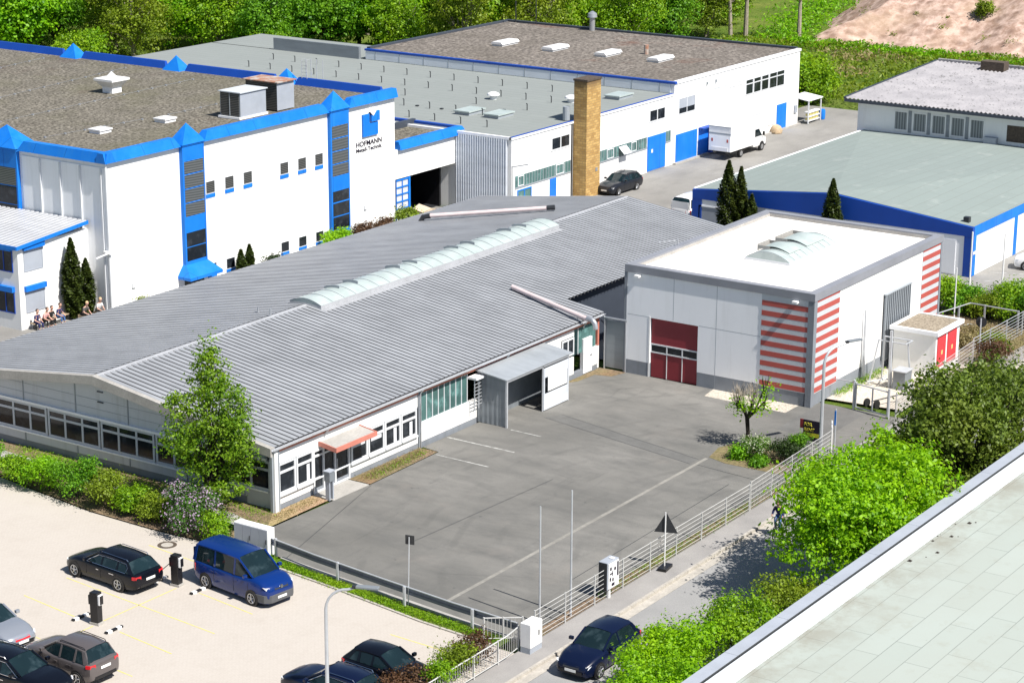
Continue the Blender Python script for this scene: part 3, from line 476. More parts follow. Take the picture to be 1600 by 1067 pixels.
bar = MB().add(V, Fs).build('skylight_barrel', 'polycarb', H, smooth=40)
mb = MB(); x = SX0
while x < SX1+.01:
    mb.tube([(x, *arch(i/n, .01)) for i in range(n+1)], .024, 4); x += 25.1/23
mb.build('arch_rib', 'frame_grey', bar)
for xa in (97.9, 103.8, 109.9, 115.8):
    mb = MB()
    for xx in (xa, xa+1.55):
        ts = [.42+.5*i/6 for i in range(7)] if xx == xa else [.35+.5*i/6 for i in range(7)]
        for t0, t1 in zip(ts, ts[1:]): a, b = arch(t0, .0), arch(t1, .0); mb.ext([(xx, a[0], a[1]+.02), (xx, b[0], b[1]+.02), (xx, b[0], b[1]+.16), (xx, a[0], a[1]+.16)], (.05, 0, 0))
    mb.build('opening_flap', 'frame_grey', bar)
MB().tube([(91.9, 78.1, 5.0), (91.9, 78.1, 5.5)], .07).build('vent_pipe', 'steel', H); MB().tube([(92.6, 79.6, 4.8), (92.6, 79.6, 5.2)], .06).build('vent_pipe', 'steel', H)
mb = MB().tube([(107.2, 72.0, RZ(72)+.28), (105.75, 65.6, RZ(66)+.40), ], .15, 10); fp = mb.build('flue_pipe', 'pink_pipe', H, smooth=40)
MB().tube([(105.78, 65.75, 3.77), (105.72, 65.4, 3.74), (105.7, 65.2, 3.55), (105.72, 65.15, 3.2)], .16, 10).build('pipe_elbow', 'steel', fp, smooth=40)
mb = MB()
for t in (.15, .5, .85): mb.tube([(107.2-1.45*t, 72-6.4*t, RZ(72-6.4*t)), (107.2-1.45*t, 72-6.4*t, RZ(72-6.4*t)+.3)], .03)
mb.build('pipe_support', 'steel', fp)
fp = MB().tube([(120.9, 88.2, RZ(88.2)+.42), (124.6, 80.6, RZ(80.6)+.34)], .15, 10).build('flue_pipe', 'pink_pipe', H, smooth=40); MB().tube([(120.95, 88.1, RZ(88.1)+.42), (120.75, 88.6, RZ(88.6)+.36), (120.7, 88.75, RZ(88.7)+.05)], .18, 10).build('pipe_elbow', 'dark_metal', fp, smooth=40); MB().tube([(124.5, 80.8, RZ(80.6)+.33), (124.75, 80.3, RZ(80.3)+.35)], .17, 10).build('pipe_end', 'dark_metal', fp)
# ------------------------------------------------------------------ metal lean-to
D = thing('metal_shed', 'grey sheet metal lean-to with an open front standing against the hall in the yard', 'shed', (98.8, 65.5, 0))
mb = MB(); mb.ext([(95.45, 66.9, 3.03), (95.45, 64.45, 2.72), (102.15, 64.45, 2.72), (102.15, 66.9, 3.03)], (0, 0, .06)); mb.build('roof', 'shed_roof', D)
mb = MB(); x0 = 95.6; n = 12; V = []
for i in range(n+1): yy = 64.6+1.9*i/n; V += [(x0+(.03 if i % 2 else 0), yy, .02), (x0+(.03 if i % 2 else 0), yy, 2.72+(yy-64.45)*.127)]
mb.add(V, [(2*i, 2*i+2, 2*i+3, 2*i+1) for i in range(n)]); mb.build('side_wall', 'shed_sheet', D)
mb = MB(); mb.box(101.75, 101.8, 64.6, 66.5, 0, 2.7); mb.build('side_wall', 'shed_sheet', D); MB().box(95.7, 101.7, 66.3, 66.35, .0, 2.7).build('back_wall', 'shed_sheet', D)
mb = MB(); mb.box(95.55, 95.65, 64.5, 64.6, 0, 2.7); mb.box(99.15, 99.22, 64.52, 64.58, 0, 2.7); mb.box(101.78, 101.86, 64.5, 64.6, 0, 2.7); mb.box(95.65, 101.78, 64.52, 64.58, 2.58, 2.68); mb.build('frame', 'galv', D)
gt = MB(); gt.box(99.23, 101.76, 64.48, 64.52, .06, 1.0); gt.box(99.23, 101.76, 64.48, 64.52, 1.95, 2.5); gt.box(99.23, 99.32, 64.48, 64.52, 1.0, 1.95); gt.box(101.67, 101.76, 64.48, 64.52, 1.0, 1.95); gt = gt.build('sliding_panel', 'cladding', D)
MB().box(99.6, 101.55, 64.44, 64.478, 1.12, 2.0).build('white_board', 'white_wall', gt)
MB().box(95.72, 97.4, 65.7, 65.75, .02, 1.1).build('inner_panel', 'white_panel', D)
# metal gate between hall and striped building
G = thing('metal_gate', 'plain grey sheet metal gate closing the gap between the hall and the striped building', 'gate', (108.3, 65.3, 0))
MB().box(108.42, 108.47, 64.72, 66.1, .12, 3.05).build('leaf', 'shed_sheet', G); mb = MB(); mb.tube([(108.36, 64.68, 0), (108.36, 64.68, 3.2)], .05); mb.tube([(108.36, 66.14, 0), (108.36, 66.14, 3.2)], .05); mb.tube([(108.36, 64.6, 3.2), (108.36, 66.2, 3.2)], .06); mb.build('frame', 'steel', G)
# ------------------------------------------------------------------ red striped building
B = thing('striped_workshop', 'flat roofed white building with red and grey striped corners and a cream roof', 'building', (117, 58.6, 0))
BX0, BX1, BY0, BY1, BZ = 108.4, 126.0, 52.5, 64.7, 6.25
FX, FY = ('X', BX0), ('Y', BY0)
mb = MB(); mb.fb(FX, BY0+.3, 59.84, .0, .84, -.4, 0); mb.fb(FX, 63.04, BY1, .0, .84, -.4, 0); mb.fb(FY, BX0, BX1, .0, .80, -.4, 0.0); each('plinth', mb, 'plinth', B)
mb = MB(); mb.box(BX0, BX0+.3, BY0+.3, 59.84, .845, BZ); mb.box(BX0, BX0+.3, 63.04, BY1, .845, BZ); mb.box(BX0, BX0+.3, 59.84, 63.04, 3.62, BZ); each('front_wall', mb, 'white_panel', B)
MB().box(BX0, BX1, BY0, BY0+.3, .805, BZ).build('side_wall', 'white_wall', B); mb = MB(); mb.box(BX0+.3, BX1, BY1-.3, BY1, 0, BZ); mb.box(BX1-.3, BX1, BY0+.3, BY1-.3, 0, BZ); each('rear_wall', mb, 'white_panel', B)
mb = MB()
for y in (61.5, 58.65): mb.fb(FX, y-.012, y+.012, 3.7 if y > 60 else .0, 6.2, .0, .004)
mb.fb(FX, 55.8, 59.8, 3.63, 3.655, .0, .003); mb.fb(FX, 63.1, BY1-.1, 3.63, 3.655, 0, .003); mb.build('panel_joints', 'frame_grey', B)
def stripes(F, s0, s1, z0, z1):
    b = MB().fb(F, s0, s1, z0, z1, .002, .03).build('cladding_strip', 'stripe_grey', B); mb = MB(); z = z0+.05
    while z < z1-.1: mb.fb(F, s0+.01, s1-.01, z, min(z+.30, z1), .0305, .036); z += .588
    mb.build('red_stripe', 'red_stripe', b)
stripes(FX, BY0+.33, 55.75, .78, 6.2); stripes(FY, BX0+.33, 111.65, .72, 6.2); stripes(FY, 123.2, BX1-.15, .72, 6.2)
mb = MB(); mb.box(BX0-.06, BX0+.32, BY0-.06, BY0+.32, .0, 6.2); mb.build('corner_trim', 'plinth', B); MB().box(BX0-.05, BX0+.2, BY1-.05, BY1+.12, 0, 6.2).build('corner_trim', 'plinth', B)
MB().fb(FY, BX1-.14, BX1+.1, .8, 6.2, .002, .06).build('corner_trim', 'plinth', B)
mb = MB(); z0, z1 = 6.205, 6.65
mb.box(BX0-.09, BX0+.40, BY0-.09, BY1+.09, z0, z1); mb.box(BX1-.40, BX1+.09, BY0-.09, BY1+.09, z0, z1); mb.box(BX0+.4, BX1-.4, BY0-.09, BY0+.40, z0, z1-.002); mb.box(BX0+.4, BX1-.4, BY1-.40, BY1+.09, z0, z1-.002); pp = mb.build('parapet', 'coping', B)
mb = MB(); mb.box(BX0+.403, BX0+.45, BY0+.40, BY1-.4, 6.2, 6.55); mb.box(BX1-.45, BX1-.403, BY0+.4, BY1-.4, 6.2, 6.55); mb.box(BX0+.45, BX1-.45, BY1-.45, BY1-.403, 6.2, 6.55); mb.box(BX0+.45, BX1-.45, BY0+.403, BY0+.45, 6.2, 6.55); mb.build('upstand', 'concrete', pp)
MB().box(BX0+.3, BX1-.3, BY0+.3, BY1-.3, 6.1, 6.36).build('roof', 'cream_membrane', B)
dr = MB(); dr.box(BX0+.12, BX0+.16, 59.88, 63.0, .02, 3.61); dr = dr.build('roller_gate', 'red_paint', B)
mb = MB(); mb.box(BX0+.08, BX0+.118, 59.85, 63.03, 1.98, 2.06); mb.box(BX0+.08, BX0+.118, 59.85, 63.03, 1.5, 1.58)
for y in (59.85, 60.86, 61.9, 62.97): mb.box(BX0+.082, BX0+.116, y, y+.07, 1.58, 1.98)
for y in (60.86, 61.9): mb.box(BX0+.09, BX0+.118, y+.01, y+.05, .03, 1.5)
mb.build('rail', 'frame_white', dr); mb = MB()
for a, b in ((59.93, 60.85), (60.94, 61.89), (61.98, 62.96)): mb.box(BX0+.10, BX0+.119, a, b, 1.585, 1.975)
mb.build('pane', 'glass', dr); MB().box(BX0-.02, BX0+.3, 63.042, 63.13, 0, 3.7).build('gate_jamb', 'white_wall', B)
def barrel(par, x0, x1, y0, y1, z, hc, hb, ribx, name='skylight'):
    c = MB().box(x0, x1, y0, y1, z, z+hc).build(name, 'frame_white', par); n = 12; V = []; Fs = []; aa = lambda t, k=0: (y0+.03+(y1-y0-.06)*t, z+hc+(hb+k)*math.sin(math.pi*t)**.85)
    for xx in (x0+.03, x1-.03):
        for i in range(n+1): V.append((xx, *aa(i/n)))
    Fs = [(i, i+1, n+2+i, n+1+i) for i in range(n)]+[tuple(range(n, -1, -1)), tuple(range(n+1, 2*n+2))]
    MB().add(V, Fs).build('barrel', 'polycarb', c, smooth=40); mb = MB()
    for xx in ribx: mb.tube([(xx, *aa(i/n, .012)) for i in range(n+1)], .02, 4)
    mb.build('arch_rib', 'frame_grey', c); return c
s_ = barrel(B, 114.4, 120.7, 57.1, 60.1, 6.35, .16, .48, [114.45, 115.2, 116.0, 116.8, 117.6, 118.4, 119.2, 119.9, 120.65])
for xa, xb in ((115.4, 116.9), (117.7, 120.0)):
    mb = MB()
    for i in range(8):
        t0, t1 = .18+.6*i/8, .18+.6*(i+1)/8; f_ = lambda t: (57.13+2.94*t, 6.51+.5*math.sin(math.pi*t)**.85+.03+(.22*max(0, t-.25)))
        a, b = f_(t0), f_(t1); mb.ext([(xa, *a), (xb, *a), (xb, *b), (xa, *b)], (0, 0, .03))
    mb.build('vent_flap', 'polycarb', s_); mb = MB(); mb.box(xa, xb, 59.75, 59.8, 6.75, 7.15); mb.box(xa-.03, xa, 59.0, 59.75, 6.9, 7.1); mb.box(xb-.04, xb, 58.9, 59.74, 6.9, 7.12); mb.build('wind_screen', 'concrete', s_)
for F, s0 in ((FX, 63.7), (FX, 53.4)): MB().fb(F, s0, s0+.32, 6.0, 6.12, .03, .35).build('flood_light', 'white_metal', B)
lv = MB().fb(FY, 117.7, 121.3, .55, 4.55, .004, .06).build('louvre_panel', 'louvre_dark', B); mb = MB()
for i in range(14): x = 117.75+i*.265; mb.fb(FY, x, x+.10, .5, 4.55, .06, .20)
mb.fb(FY, 117.68, 121.4, 4.552, 4.62, .0, .22); mb.build('louvre_fin', 'frame_grey', lv)
mb = MB(); mb.tube([(113.9, 64.6, 6.66), (113.9, 64.6, 7.0), (112.9, 65.2, 7.0)], .035, 5); mb.tube([(114.2, 64.6, 6.66), (114.2, 64.6, 7.0), (113.9, 64.6, 7.0)], .035, 5); mb.build('roof_bracket', 'steel', B)
# ------------------------------------------------------------------ transformer house
T = thing('transformer_house', 'small white transformer house with red doors and a gravel roof behind the fence', 'substation', (119.7, 50.5, 0))
mb = MB(); mb.box(117.9, 121.4, 49.1, 51.8, 0, 2.55); mb.build('wall', 'white_wall', T); mb = MB(); mb.box(117.7, 121.6, 48.9, 49.12, 2.56, 2.80); mb.box(117.7, 121.6, 51.78, 52.0, 2.56, 2.80); mb.box(117.7, 117.92, 49.12, 51.78, 2.56, 2.80); mb.box(121.38, 121.6, 49.12, 51.78, 2.56, 2.80); mb.build('roof_edge', 'white_panel', T); MB().box(117.92, 121.38, 49.12, 51.78, 2.5, 2.74).build('roof', 'roof_pebbles', T)
for a, b in ((118.1, 119.3), (119.6, 120.9)):
    d_ = MB().fb(('Y', 49.1), a, b, .5, 2.42, .004, .05).build('door', 'light_red', T); MB().fb(('Y', 49.1), a+.55, a+.75, 1.25, 1.5, .05, .06).build('warning_sign', 'yellow_mark', d_)
# ------------------------------------------------------------------ the white factory with blue roof edge
W = thing('white_factory', 'tall white factory with blue roof edges, blue stair towers and its name on the wall', 'factory', (116, 118, 0))
X0, X1, Y0, Y1 = 100.7, 131.4, 99.0, 160.0; FY, FX = ('Y', Y0), ('X', X0)
MB().box(X0, X1, Y0, Y1, -.1, 9.93).build('wall', 'white_wall', W)
mb = MB(); MB().fb(FX, Y0+.05, 106.5, .0, 9.6, .002, .05).build('end_cladding', 'white_panel', W)
for y in (99.35, 101.2, 103.0, 104.8): mb.fb(FX, y-.05, y+.06, 0, 9.55, .05, .16)
each('pilaster', mb, 'frame_white', W)
def fascia(par, F, s0, s1, z, h, dpt=.30, t=.55, c0=1, c1=1):     # sloped blue roof edge: bottom outside, top set back
    a, c = F; P = lambda s, d, zz: (s, c-d, zz) if a == 'Y' else (c-d, s, zz)
    k0, k1 = (.5 if c0 else 0), (.5 if c1 else 0)
    V = [P(s0, dpt, z), P(s1, dpt, z), P(s1, -.6, z), P(s0, -.6, z), P(s0+k0, dpt-.18, z+h), P(s1-k1, dpt-.18, z+h), P(s1-k1, -.35, z+h), P(s0+k0, -.35, z+h)]
    return MB().add(V, [(3, 2, 1, 0), (4, 5, 6, 7), (0, 1, 5, 4), (1, 2, 6, 5), (2, 3, 7, 6), (3, 0, 4, 7)])
TZ = 9.93
for a, b, q0, q1 in ((X0-.3, 107.52, 0, 1), (109.83, 123.27, 1, 1), (125.58, X1+.1, 1, 0)): fascia(W, FY, a, b, TZ, .66, c0=q0, c1=q1).build('roof_edge', 'blue_paint', W)
fascia(W, FX, Y0-.3, 106.68, TZ-.003, .655, c0=0).build('roof_edge', 'blue_paint', W)
FB = ('X', 131.9)
def edge_back(y0, y1):
    V = [(X1+.1, y0, TZ-.1), (X1+.1, y1, TZ-.1), (X1-.45, y1, TZ+.0), (X1-.45, y0, TZ+.0), (X1, y0+.25, TZ+.66), (X1, y1-.25, TZ+.66), (X1-.2, y1-.25, TZ+.66), (X1-.2, y0+.25, TZ+.66)]
    MB().add(V, [(3, 2, 1, 0), (4, 5, 6, 7), (0, 1, 5, 4), (1, 2, 6, 5), (2, 3, 7, 6), (3, 0, 4, 7)]).build('roof_edge', 'navy_shaded_blue', W)  # darker blue carries the shade of this back edge
for a, b in ((99.9, 108.3), (110.2, 119.6), (121.6, 131.0), (133.0, 158)): edge_back(a, b)
for y in (109.2, 120.6, 132.0): MB().pyr(X1-1.0, X1+.6, y-1.0, y+1.0, TZ+.0, 1.25).build('roof_pyramid', 'blue_paint', W)
MB().box(X0+.3, X1-.3, Y0+.3, Y1, 9.8, 10.02).build('roof', 'roof_gravel', W)
def tower(F, s0, s1, rows, sol, canopy=None, lowdoor=None):
    a, c = F
    tw = MB().fb(F, s0, s1, .0 if not canopy else canopy+.5, TZ-.02, .002, .30).build('stair_tower', 'blue_paint', W)
    q = (s0+s1)/2; P = MB()
    if a == 'Y': P.box(s0-.03, s1+.03, c-.36, c+.8, TZ-.0, TZ+.10); P.pyr(s0-.09, s1+.09, c-.42, c+.95, TZ+.10, 1.3)
    else: P.box(c-.36, c+1.4, s0-.03, s1+.03, TZ, TZ+.10); P.pyr(c-.42, c+1.75, s0-.09, s1+.09, TZ+.10, 1.3)
    P.build('roof_pyramid', 'blue_paint', tw)
    for z0, z1, m in rows: MB().fb(F, s0+.13, s1-.13, z0-.02, z1+.02, .302, .312).build('pane', m, tw)
    if canopy:
        z = canopy; ca = MB(); A = lambda s, d, zz: (s, c-d, zz)
        ca.add([A(s0-.55, 1.15, z), A(s1+.55, 1.15, z), A(s1+.55, -.0, z), A(s0-.55, -.0, z), A(s0-.0, .30, z+.9), A(s1+.0, .30, z+.9), A(s1, 0, z+.9), A(s0, 0, z+.9), A(s0-.55, 1.15, z+.2), A(s1+.55, 1.15, z+.2), A(s1+.55, 0, z+.2), A(s0-.55, 0, z+.2)],
               [(3, 2, 1, 0), (4, 5, 6, 7), (0, 1, 9, 8), (1, 2, 10, 9), (3, 0, 8, 11), (8, 9, 5, 4), (9, 10, 6, 5), (11, 8, 4, 7), (2, 3, 11, 10), (10, 11, 7, 6)]); ca.build('canopy', 'blue_paint', tw)
        MB().fb(F, s0+.1, s1-.1, 0, z-.01, .004, .03).build('entrance_door', 'glass', tw)
    return tw
tower(FY, 107.6, 109.75, [(6.98, 7.80, 'slat_reflection'), (6.0, 6.86, 'slat_reflection'), (5.12, 5.9, 'slat_reflection'), (4.12, 5.0, 'slat_reflection'), (3.05, 3.95, 'glass'), (2.12, 2.95, 'glass')], None, canopy=.95) if 0 else None
tower(FY, 107.6, 109.75, [(8.05, 8.85, 'slat_reflection'), (7.08, 7.93, 'slat_reflection'), (6.12, 6.96, 'slat_reflection'), (5.16, 6.0, 'slat_reflection'), (3.08, 4.0, 'glass'), (2.1, 2.98, 'glass')], None, canopy=.95)
tower(FY, 123.35, 125.5, [(8.02, 8.85, 'slat_reflection'), (7.08, 7.9, 'slat_reflection'), (6.14, 6.96, 'slat_reflection'), (5.22, 6.02, 'slat_reflection'), (3.3, 4.05, 'glass'), (2.25, 3.15, 'glass'), (1.25, 2.12, 'glass')], None)
tower(FX, 106.75, 110.2, [(7.55, 8.7, 'slat_reflection'), (6.3, 7.45, 'glass'), (5.1, 6.2, 'glass'), (3.9, 5.0, 'slat_reflection')], None)
for x in (110.1, 112.05, 113.98, 117.92, 119.9, 121.82):
    w_ = window(W, FY, x, x+.93, 6.22, 7.1, 1, (), fm='frame_white', gm='louvre_vent', fw_=.035, d=.04); MB().fb(FY, x, x+.93, 5.95, 6.218, .002, .045).build('apron', 'blue_paint', w_)
for x in (110.05, 111.95, 113.9, 117.83, 119.8, 121.75):
    w_ = window(W, FY, x, x+.9, .62, 1.38, 1, (), fm='frame_white', gm='glass', fw_=.035, d=.04); MB().fb(FY, x, x+.9, .42, .618, .002, .045).build('apron', 'blue_paint', w_)
for s_ in ((102.6, 1.3, 1.35), (127.5, 2.0, 2.2)): MB().fb(FY, s_[0], s_[0]+.3, s_[1], s_[1]+.3, .002, .1).build('wall_box', 'frame_white', W)
wl = MB().fb(FX, 98.95, 99.2, 4.0, 4.2, .05, .4); wl.box(X0-.3, X0+.1, 98.7, 98.98, 4.0, 4.18); wl.tube([(X0-.2, 98.8, 4.1), (X0-2.2, 98.0, 4.25)], .06); wl.build('wall_lamp', 'white_metal', W)
MB().tube([(X0-.08, 98.92, 0), (X0-.08, 98.92, 9.9)], .07).build('downpipe', 'frame_white', W)
# company sign
lg = MB(); lg.fb(FY, 127.38, 128.16, 7.48, 9.14, .02, .14); lg.fb(FY, 128.16, 129.2, 7.48, 8.42, .02, .14); lg.build('emblem', 'blue_paint', W)
em = MB(); em.ext([(128.32, Y0-.06, 8.52), (129.32, Y0-.06, 8.52), (129.32, Y0-.06, 9.26), (129.12, Y0-.06, 9.26), (128.66, Y0-.06, 8.86), (128.32, Y0-.06, 9.02)], (0, -.16, 0)); em.build('emblem', 'blue_paint', W)
em = MB(); em.ext([(128.22, Y0-.06, 9.26), (128.62, Y0-.06, 8.92), (128.98, Y0-.06, 9.26), (128.6, Y0-.06, 9.58)], (0, -.1, 0)); em.build('emblem', 'white_panel', W); em = MB(); em.ext([(128.17, Y0-.06, 9.24), (128.24, Y0-.06, 9.24), (128.56, Y0-.06, 8.92), (128.5, Y0-.06, 8.9)], (0, -.12, 0)); em.build('emblem', 'text_dark', W)
text('HOFMANN', 'text_dark', .52, W, FY, 126.66, 6.80, .01, wfit=3.1, bold=.006); text('Metall-Technik', 'text_dark', .40, W, FY, 126.66, 6.40, .01, wfit=3.1, bold=.003)
# roof equipment
mb = MB(); mb.box(119.8, 120.8, 116.7, 117.7, 10, 10.5); f_ = mb.build('roof_fan', 'white_panel', W); mb = MB(); mb.add([(119.4, 116.3, 10.95), (121.2, 116.3, 10.95), (121.2, 118.1, 10.95), (119.4, 118.1, 10.95), (119.75, 116.65, 10.5), (120.85, 116.65, 10.5), (120.85, 117.75, 10.5), (119.75, 117.75, 10.5)], [(0, 1, 2, 3), (7, 6, 5, 4), (4, 5, 1, 0), (5, 6, 2, 1), (6, 7, 3, 2), (7, 4, 0, 3)]); mb.box(119.35, 121.25, 116.25, 118.15, 10.955, 11.12); mb.pyr(119.95, 120.65, 116.85, 117.55, 11.12, .5); mb.build('fan_hood', 'white_metal', f_)
for x, y in ((113.5, 105.6), (107.9, 106.4)): h_ = MB().box(x-.55, x+.55, y-.5, y+.5, 10.0, 10.18).build('roof_hatch', 'white_panel', W); MB().box(x-.62, x+.62, y-.57, y+.57, 10.22, 10.32).build('lid', 'white_metal', h_)
ac = MB(); ac.box(116.95, 117.0, 101.65, 103.45, 10.2, 11.9); ac.box(116.95, 119.7, 103.43, 103.5, 10.2, 11.9); ac.box(119.7, 119.75, 101.65, 103.5, 10.2, 11.9); ac = ac.build('air_unit', 'frame_grey', W)
MB().box(117.0, 119.7, 101.65, 101.7, 10.2, 11.88).build('side_panel', 'blind', ac); MB().box(116.85, 119.85, 101.55, 103.6, 11.9, 11.97).build('cover', 'stripe_grey', ac); g = MB(); g.fb(('X', 116.95), 101.75, 103.4, 10.25, 11.85, .002, .05); g.build('grille', 'louvre_vent', ac); mb = MB(); mb.box(116.8, 119.9, 101.6, 103.6, 10.05, 10.2); mb.build('base', 'white_panel', ac)
MB().fb(('X', 116.9), 102.55, 102.6, 10.25, 11.85, .0, .03).build('post', 'frame_grey', ac)
a2 = MB(); a2.box(121.0, 122.9, 101.7, 104.6, 10.1, 12.1); a2 = a2.build('air_unit', 'louvre_vent', W); MB().box(120.85, 123.05, 101.5, 104.8, 12.1, 12.17).build('cover', 'rust', a2); MB().box(121.0, 122.9, 101.66, 101.69, 10.1, 12.05).build('side_panel', 'blind', a2)
mb = MB()
for a, b in (((123.5, 132.5), (129.1, 133.4)), ((113.57, 122.1), (129.3, 124.4)), ((106.6, 114.7), (128.1, 116.1)), ((104.3, 108), (113, 107.3)), ((115.5, 107.1), (120.7, 107.2))):
    mb.tube([(a[0], a[1], 10.09), (b[0], b[1], 10.09)], .013, 4); n = int((Vector(b)-Vector(a)).length/1.6)
    for i in range(n+1): t = i/max(n, 1); mb.box(a[0]+(b[0]-a[0])*t-.07, a[0]+(b[0]-a[0])*t+.07, a[1]+(b[1]-a[1])*t-.07, a[1]+(b[1]-a[1])*t+.07, 10.02, 10.12)
mb.build('lightning_wires', 'steel', W)['kind'] = 'stuff'
mb = MB()
for yy in (107.2, 107.7): mb.tube([(131.2, yy, 10), (131.2, yy, 12.0), (131.7, yy, 12.0), (131.8, yy, 9)], .03, 5)
for i in range(7): mb.tube([(131.2, 107.2, 10.2+.27*i), (131.2, 107.7, 10.2+.27*i)], .02, 4)
for yy in (106.2, 106.8): mb.tube([(131.9, yy, 9), (131.9, yy, 12)], .03, 5)
mb.build('roof_ladder', 'galv', W)
# annex with the open hall door
mb = MB(); mb.box(131.4, 139.72, Y0, Y0+.3, 3.6, 5.85); mb.box(139.72, 140.5, Y0, Y0+.3, 0, 5.85); mb.box(131.405, 140.5, 111, 111.3, 0, 5.85); each('annex_wall', mb, 'white_wall', W); MB().box(140.2, 140.49, Y0+.3, 111, 0, 5.85).build('annex_side', 'shed_sheet', W); MB().box(131.41, 131.5, Y0+.3, 110.9, 0, 5.8).build('annex_side', 'shed_sheet', W); MB().box(131.5, 140.3, Y0+.3, 111, 5.7, 6.0).build('annex_roof', 'roof_gravel', W)
fascia(W, FY, 131.75, 140.55, 5.83, .62, c0=0).build('roof_edge', 'blue_paint', W); MB().box(140.1, 140.5, Y0+.4, 111, 5.85, 6.35).build('roof_edge', 'navy_shaded_blue', W); MB().box(131.5, 140.3, 103.6, 103.9, 5.9, 6.5).build('roof_edge', 'dark_coping', W)
MB().fb(FY, 139.5, 139.72, .02, 3.58, -.2, .04).build('door_jamb', 'blue_paint', W)
MB().box(139.05, 139.25, 100.4, 110.5, 0, 5.6).build('inner_wall_shade', 'black_plastic', W); MB().box(131.6, 139.9, 110.6, 110.9, 0, 5.6).build('inner_wall_shade', 'black_plastic', W); MB().box(131.55, 139.9, 100.6, 110.6, -.02, .03).build('inner_floor', 'dark_metal', W)  # black inner walls put the unlit depth behind the door into the colour
gl = MB()
for i in range(3): gl.fb(FY, 131.5+i*.78, 131.56+i*.78, .05, 3.5, -.12, .03) if i < 2 else gl.fb(FY, 131.5+i*.78, 131.72+i*.78, .05, 3.55, -.16, .05)
for i in range(7): gl.fb(FY, 131.56, 133.06, .06+i*.56, .16+i*.56, -.11, .02)
gl = gl.build('folding_gate', 'blue_paint', W); MB().fb(FY, 131.55, 133.06, .1, 3.45, -.14, -.04).build('pane', 'light_glass', gl)
# ------------------------------------------------------------------ small office in front of the factory end
O = thing('office_annex', 'low two storey white office with blue shutter boxes in front of the factory end wall', 'office', (97.5, 105, 0))
MB().box(94.48, 100.68, 100.85, 116, -.1, 5.42).build('wall', 'white_wall', O)
mb = MB(); rb = []; n = 36
for i in range(n): 
    y = 100.6+15.4*i/n
    for yy, dz in ((y, 0), (y+.12, 0), (y+.15, .05), (y+.39, .05), (y+.41, 0)): rb.append((yy, dz))
V = [(94.2, y, 5.44+d) for y, d in rb]+[(100.5, y, 5.98+d) for y, d in rb]; m = len(rb); mb.add(V, [(i, i+1, m+i+1, m+i) for i in range(m-1)]); mb.build('roof', 'ridge_cap', O)
mb = MB(); mb.ext([(94.15, 100.55, 5.26), (100.5, 100.55, 5.80), (100.5, 100.55, 6.03), (94.15, 100.55, 5.49)], (0, .06, 0)); mb.box(94.13, 94.19, 100.62, 116, 5.26, 5.50); mb.build('roof_edge', 'blue_paint', O)
for z in (3.68, 1.0):
    w_ = window(O, ('Y', 100.85), 94.95, 96.6, z, z+1.5, 1, (), fm='blind', gm='blind', fw_=.05, d=.04); MB().fb(('Y', 100.85), 94.88, 96.68, z+1.42, z+1.76, .0, .2).build('shutter_box', 'blue_paint', w_)
    for y in (101.3, 104.0, 106.8):
        w_ = window(O, ('X', 94.48), y, y+1.6, z, z+1.5, 2, (), fm='navy_shaded_blue', gm='glass', fw_=.06, d=.05); MB().fb(('X', 94.48), y-.05, y+1.65, z+1.42, z+1.76, .0, .25).build('shutter_box', 'blue_paint', w_)
# ------------------------------------------------------------------ white low workshop and the taller hall behind it
N = thing('white_workshop', 'long low white workshop with a grey green membrane roof behind the brick chimney', 'building', (152, 116, 0))
WY = 93.7; FN = ('Y', WY); FNX = ('X', 139.3)
MB().box(139.3, 164.2, WY, 146, -.1, 6.0).build('wall', 'white_wall', N)
mb = MB(); V = []; n = 44
for i in range(n+1): yy = WY+.35+(98.95-WY-.35)*i/n; V += [(139.28-(.10 if i % 2 else 0), yy, 0), (139.28-(.10 if i % 2 else 0), yy, 6.05)]
mb.add(V, [(2*i, 2*i+2, 2*i+3, 2*i+1) for i in range(n)]); mb.build('corrugated_wall', 'cladding', N)
MB().box(139.4, 164.2, WY+.05, 146, 5.95, 6.15).build('roof', 'green_membrane', N); mb = MB(); mb.fb(FN, 139.2, 164.15, 6.0, 6.2, -.15, .08); mb.fb(FNX, WY, 146, 6.0, 6.2, -.15, .1); mb.build('roof_edge', 'white_panel', N); MB().fb(FN, 139.2, 164.1, 6.201, 6.225, -.1, .1).build('edge_flashing', 'navy_shaded_blue', N)
MB().box(164.0, 171.5, 127.6, 146, 5.0, 6.15).build('roof', 'green_membrane', N); MB().box(163.9, 164.2, 127.6, 138, 6.15, 7.3).build('parapet', 'shed_sheet', N)
window(N, FN, 144.9, 147.65, 4.2, 5.32, 2, (), fw_=.12); window(N, FN, 160.15, 162.85, 4.2, 5.32, 2, (), fw_=.12)
for a, b in ((139.75, 147.8), (152.05, 159.85), (162.98, 163.9)):
    g = MB().fb(FN, a, b, 2.15, 3.05, -.1, .012).build('profiled_glass', 'green_glass', N); mb = MB(); x = a
    while x < b: mb.fb(FN, x, x+.05, 2.15, 3.05, .012, .03); x += .4
    mb.fb(FN, a, b, 2.06, 2.148, .0, .06); mb.build('glazing_bar', 'frame_grey', g)
for a, b in ((140.2, 141.0), (145.6, 146.8), (153.4, 154.4), (157.3, 158.1)): window(N, FN, a, b, 2.2, 3.0, 1, (), fw_=.05, d=.05, fm='white_panel', gm='green_glass')
w_ = MB(); w_.ext([(155.2, WY-.05, 2.9), (156.4, WY-.05, 2.9), (156.4, WY-.6, 2.35), (155.2, WY-.6, 2.35)], (0, 0, .04)); w_.build('open_window', 'frame_white', N)
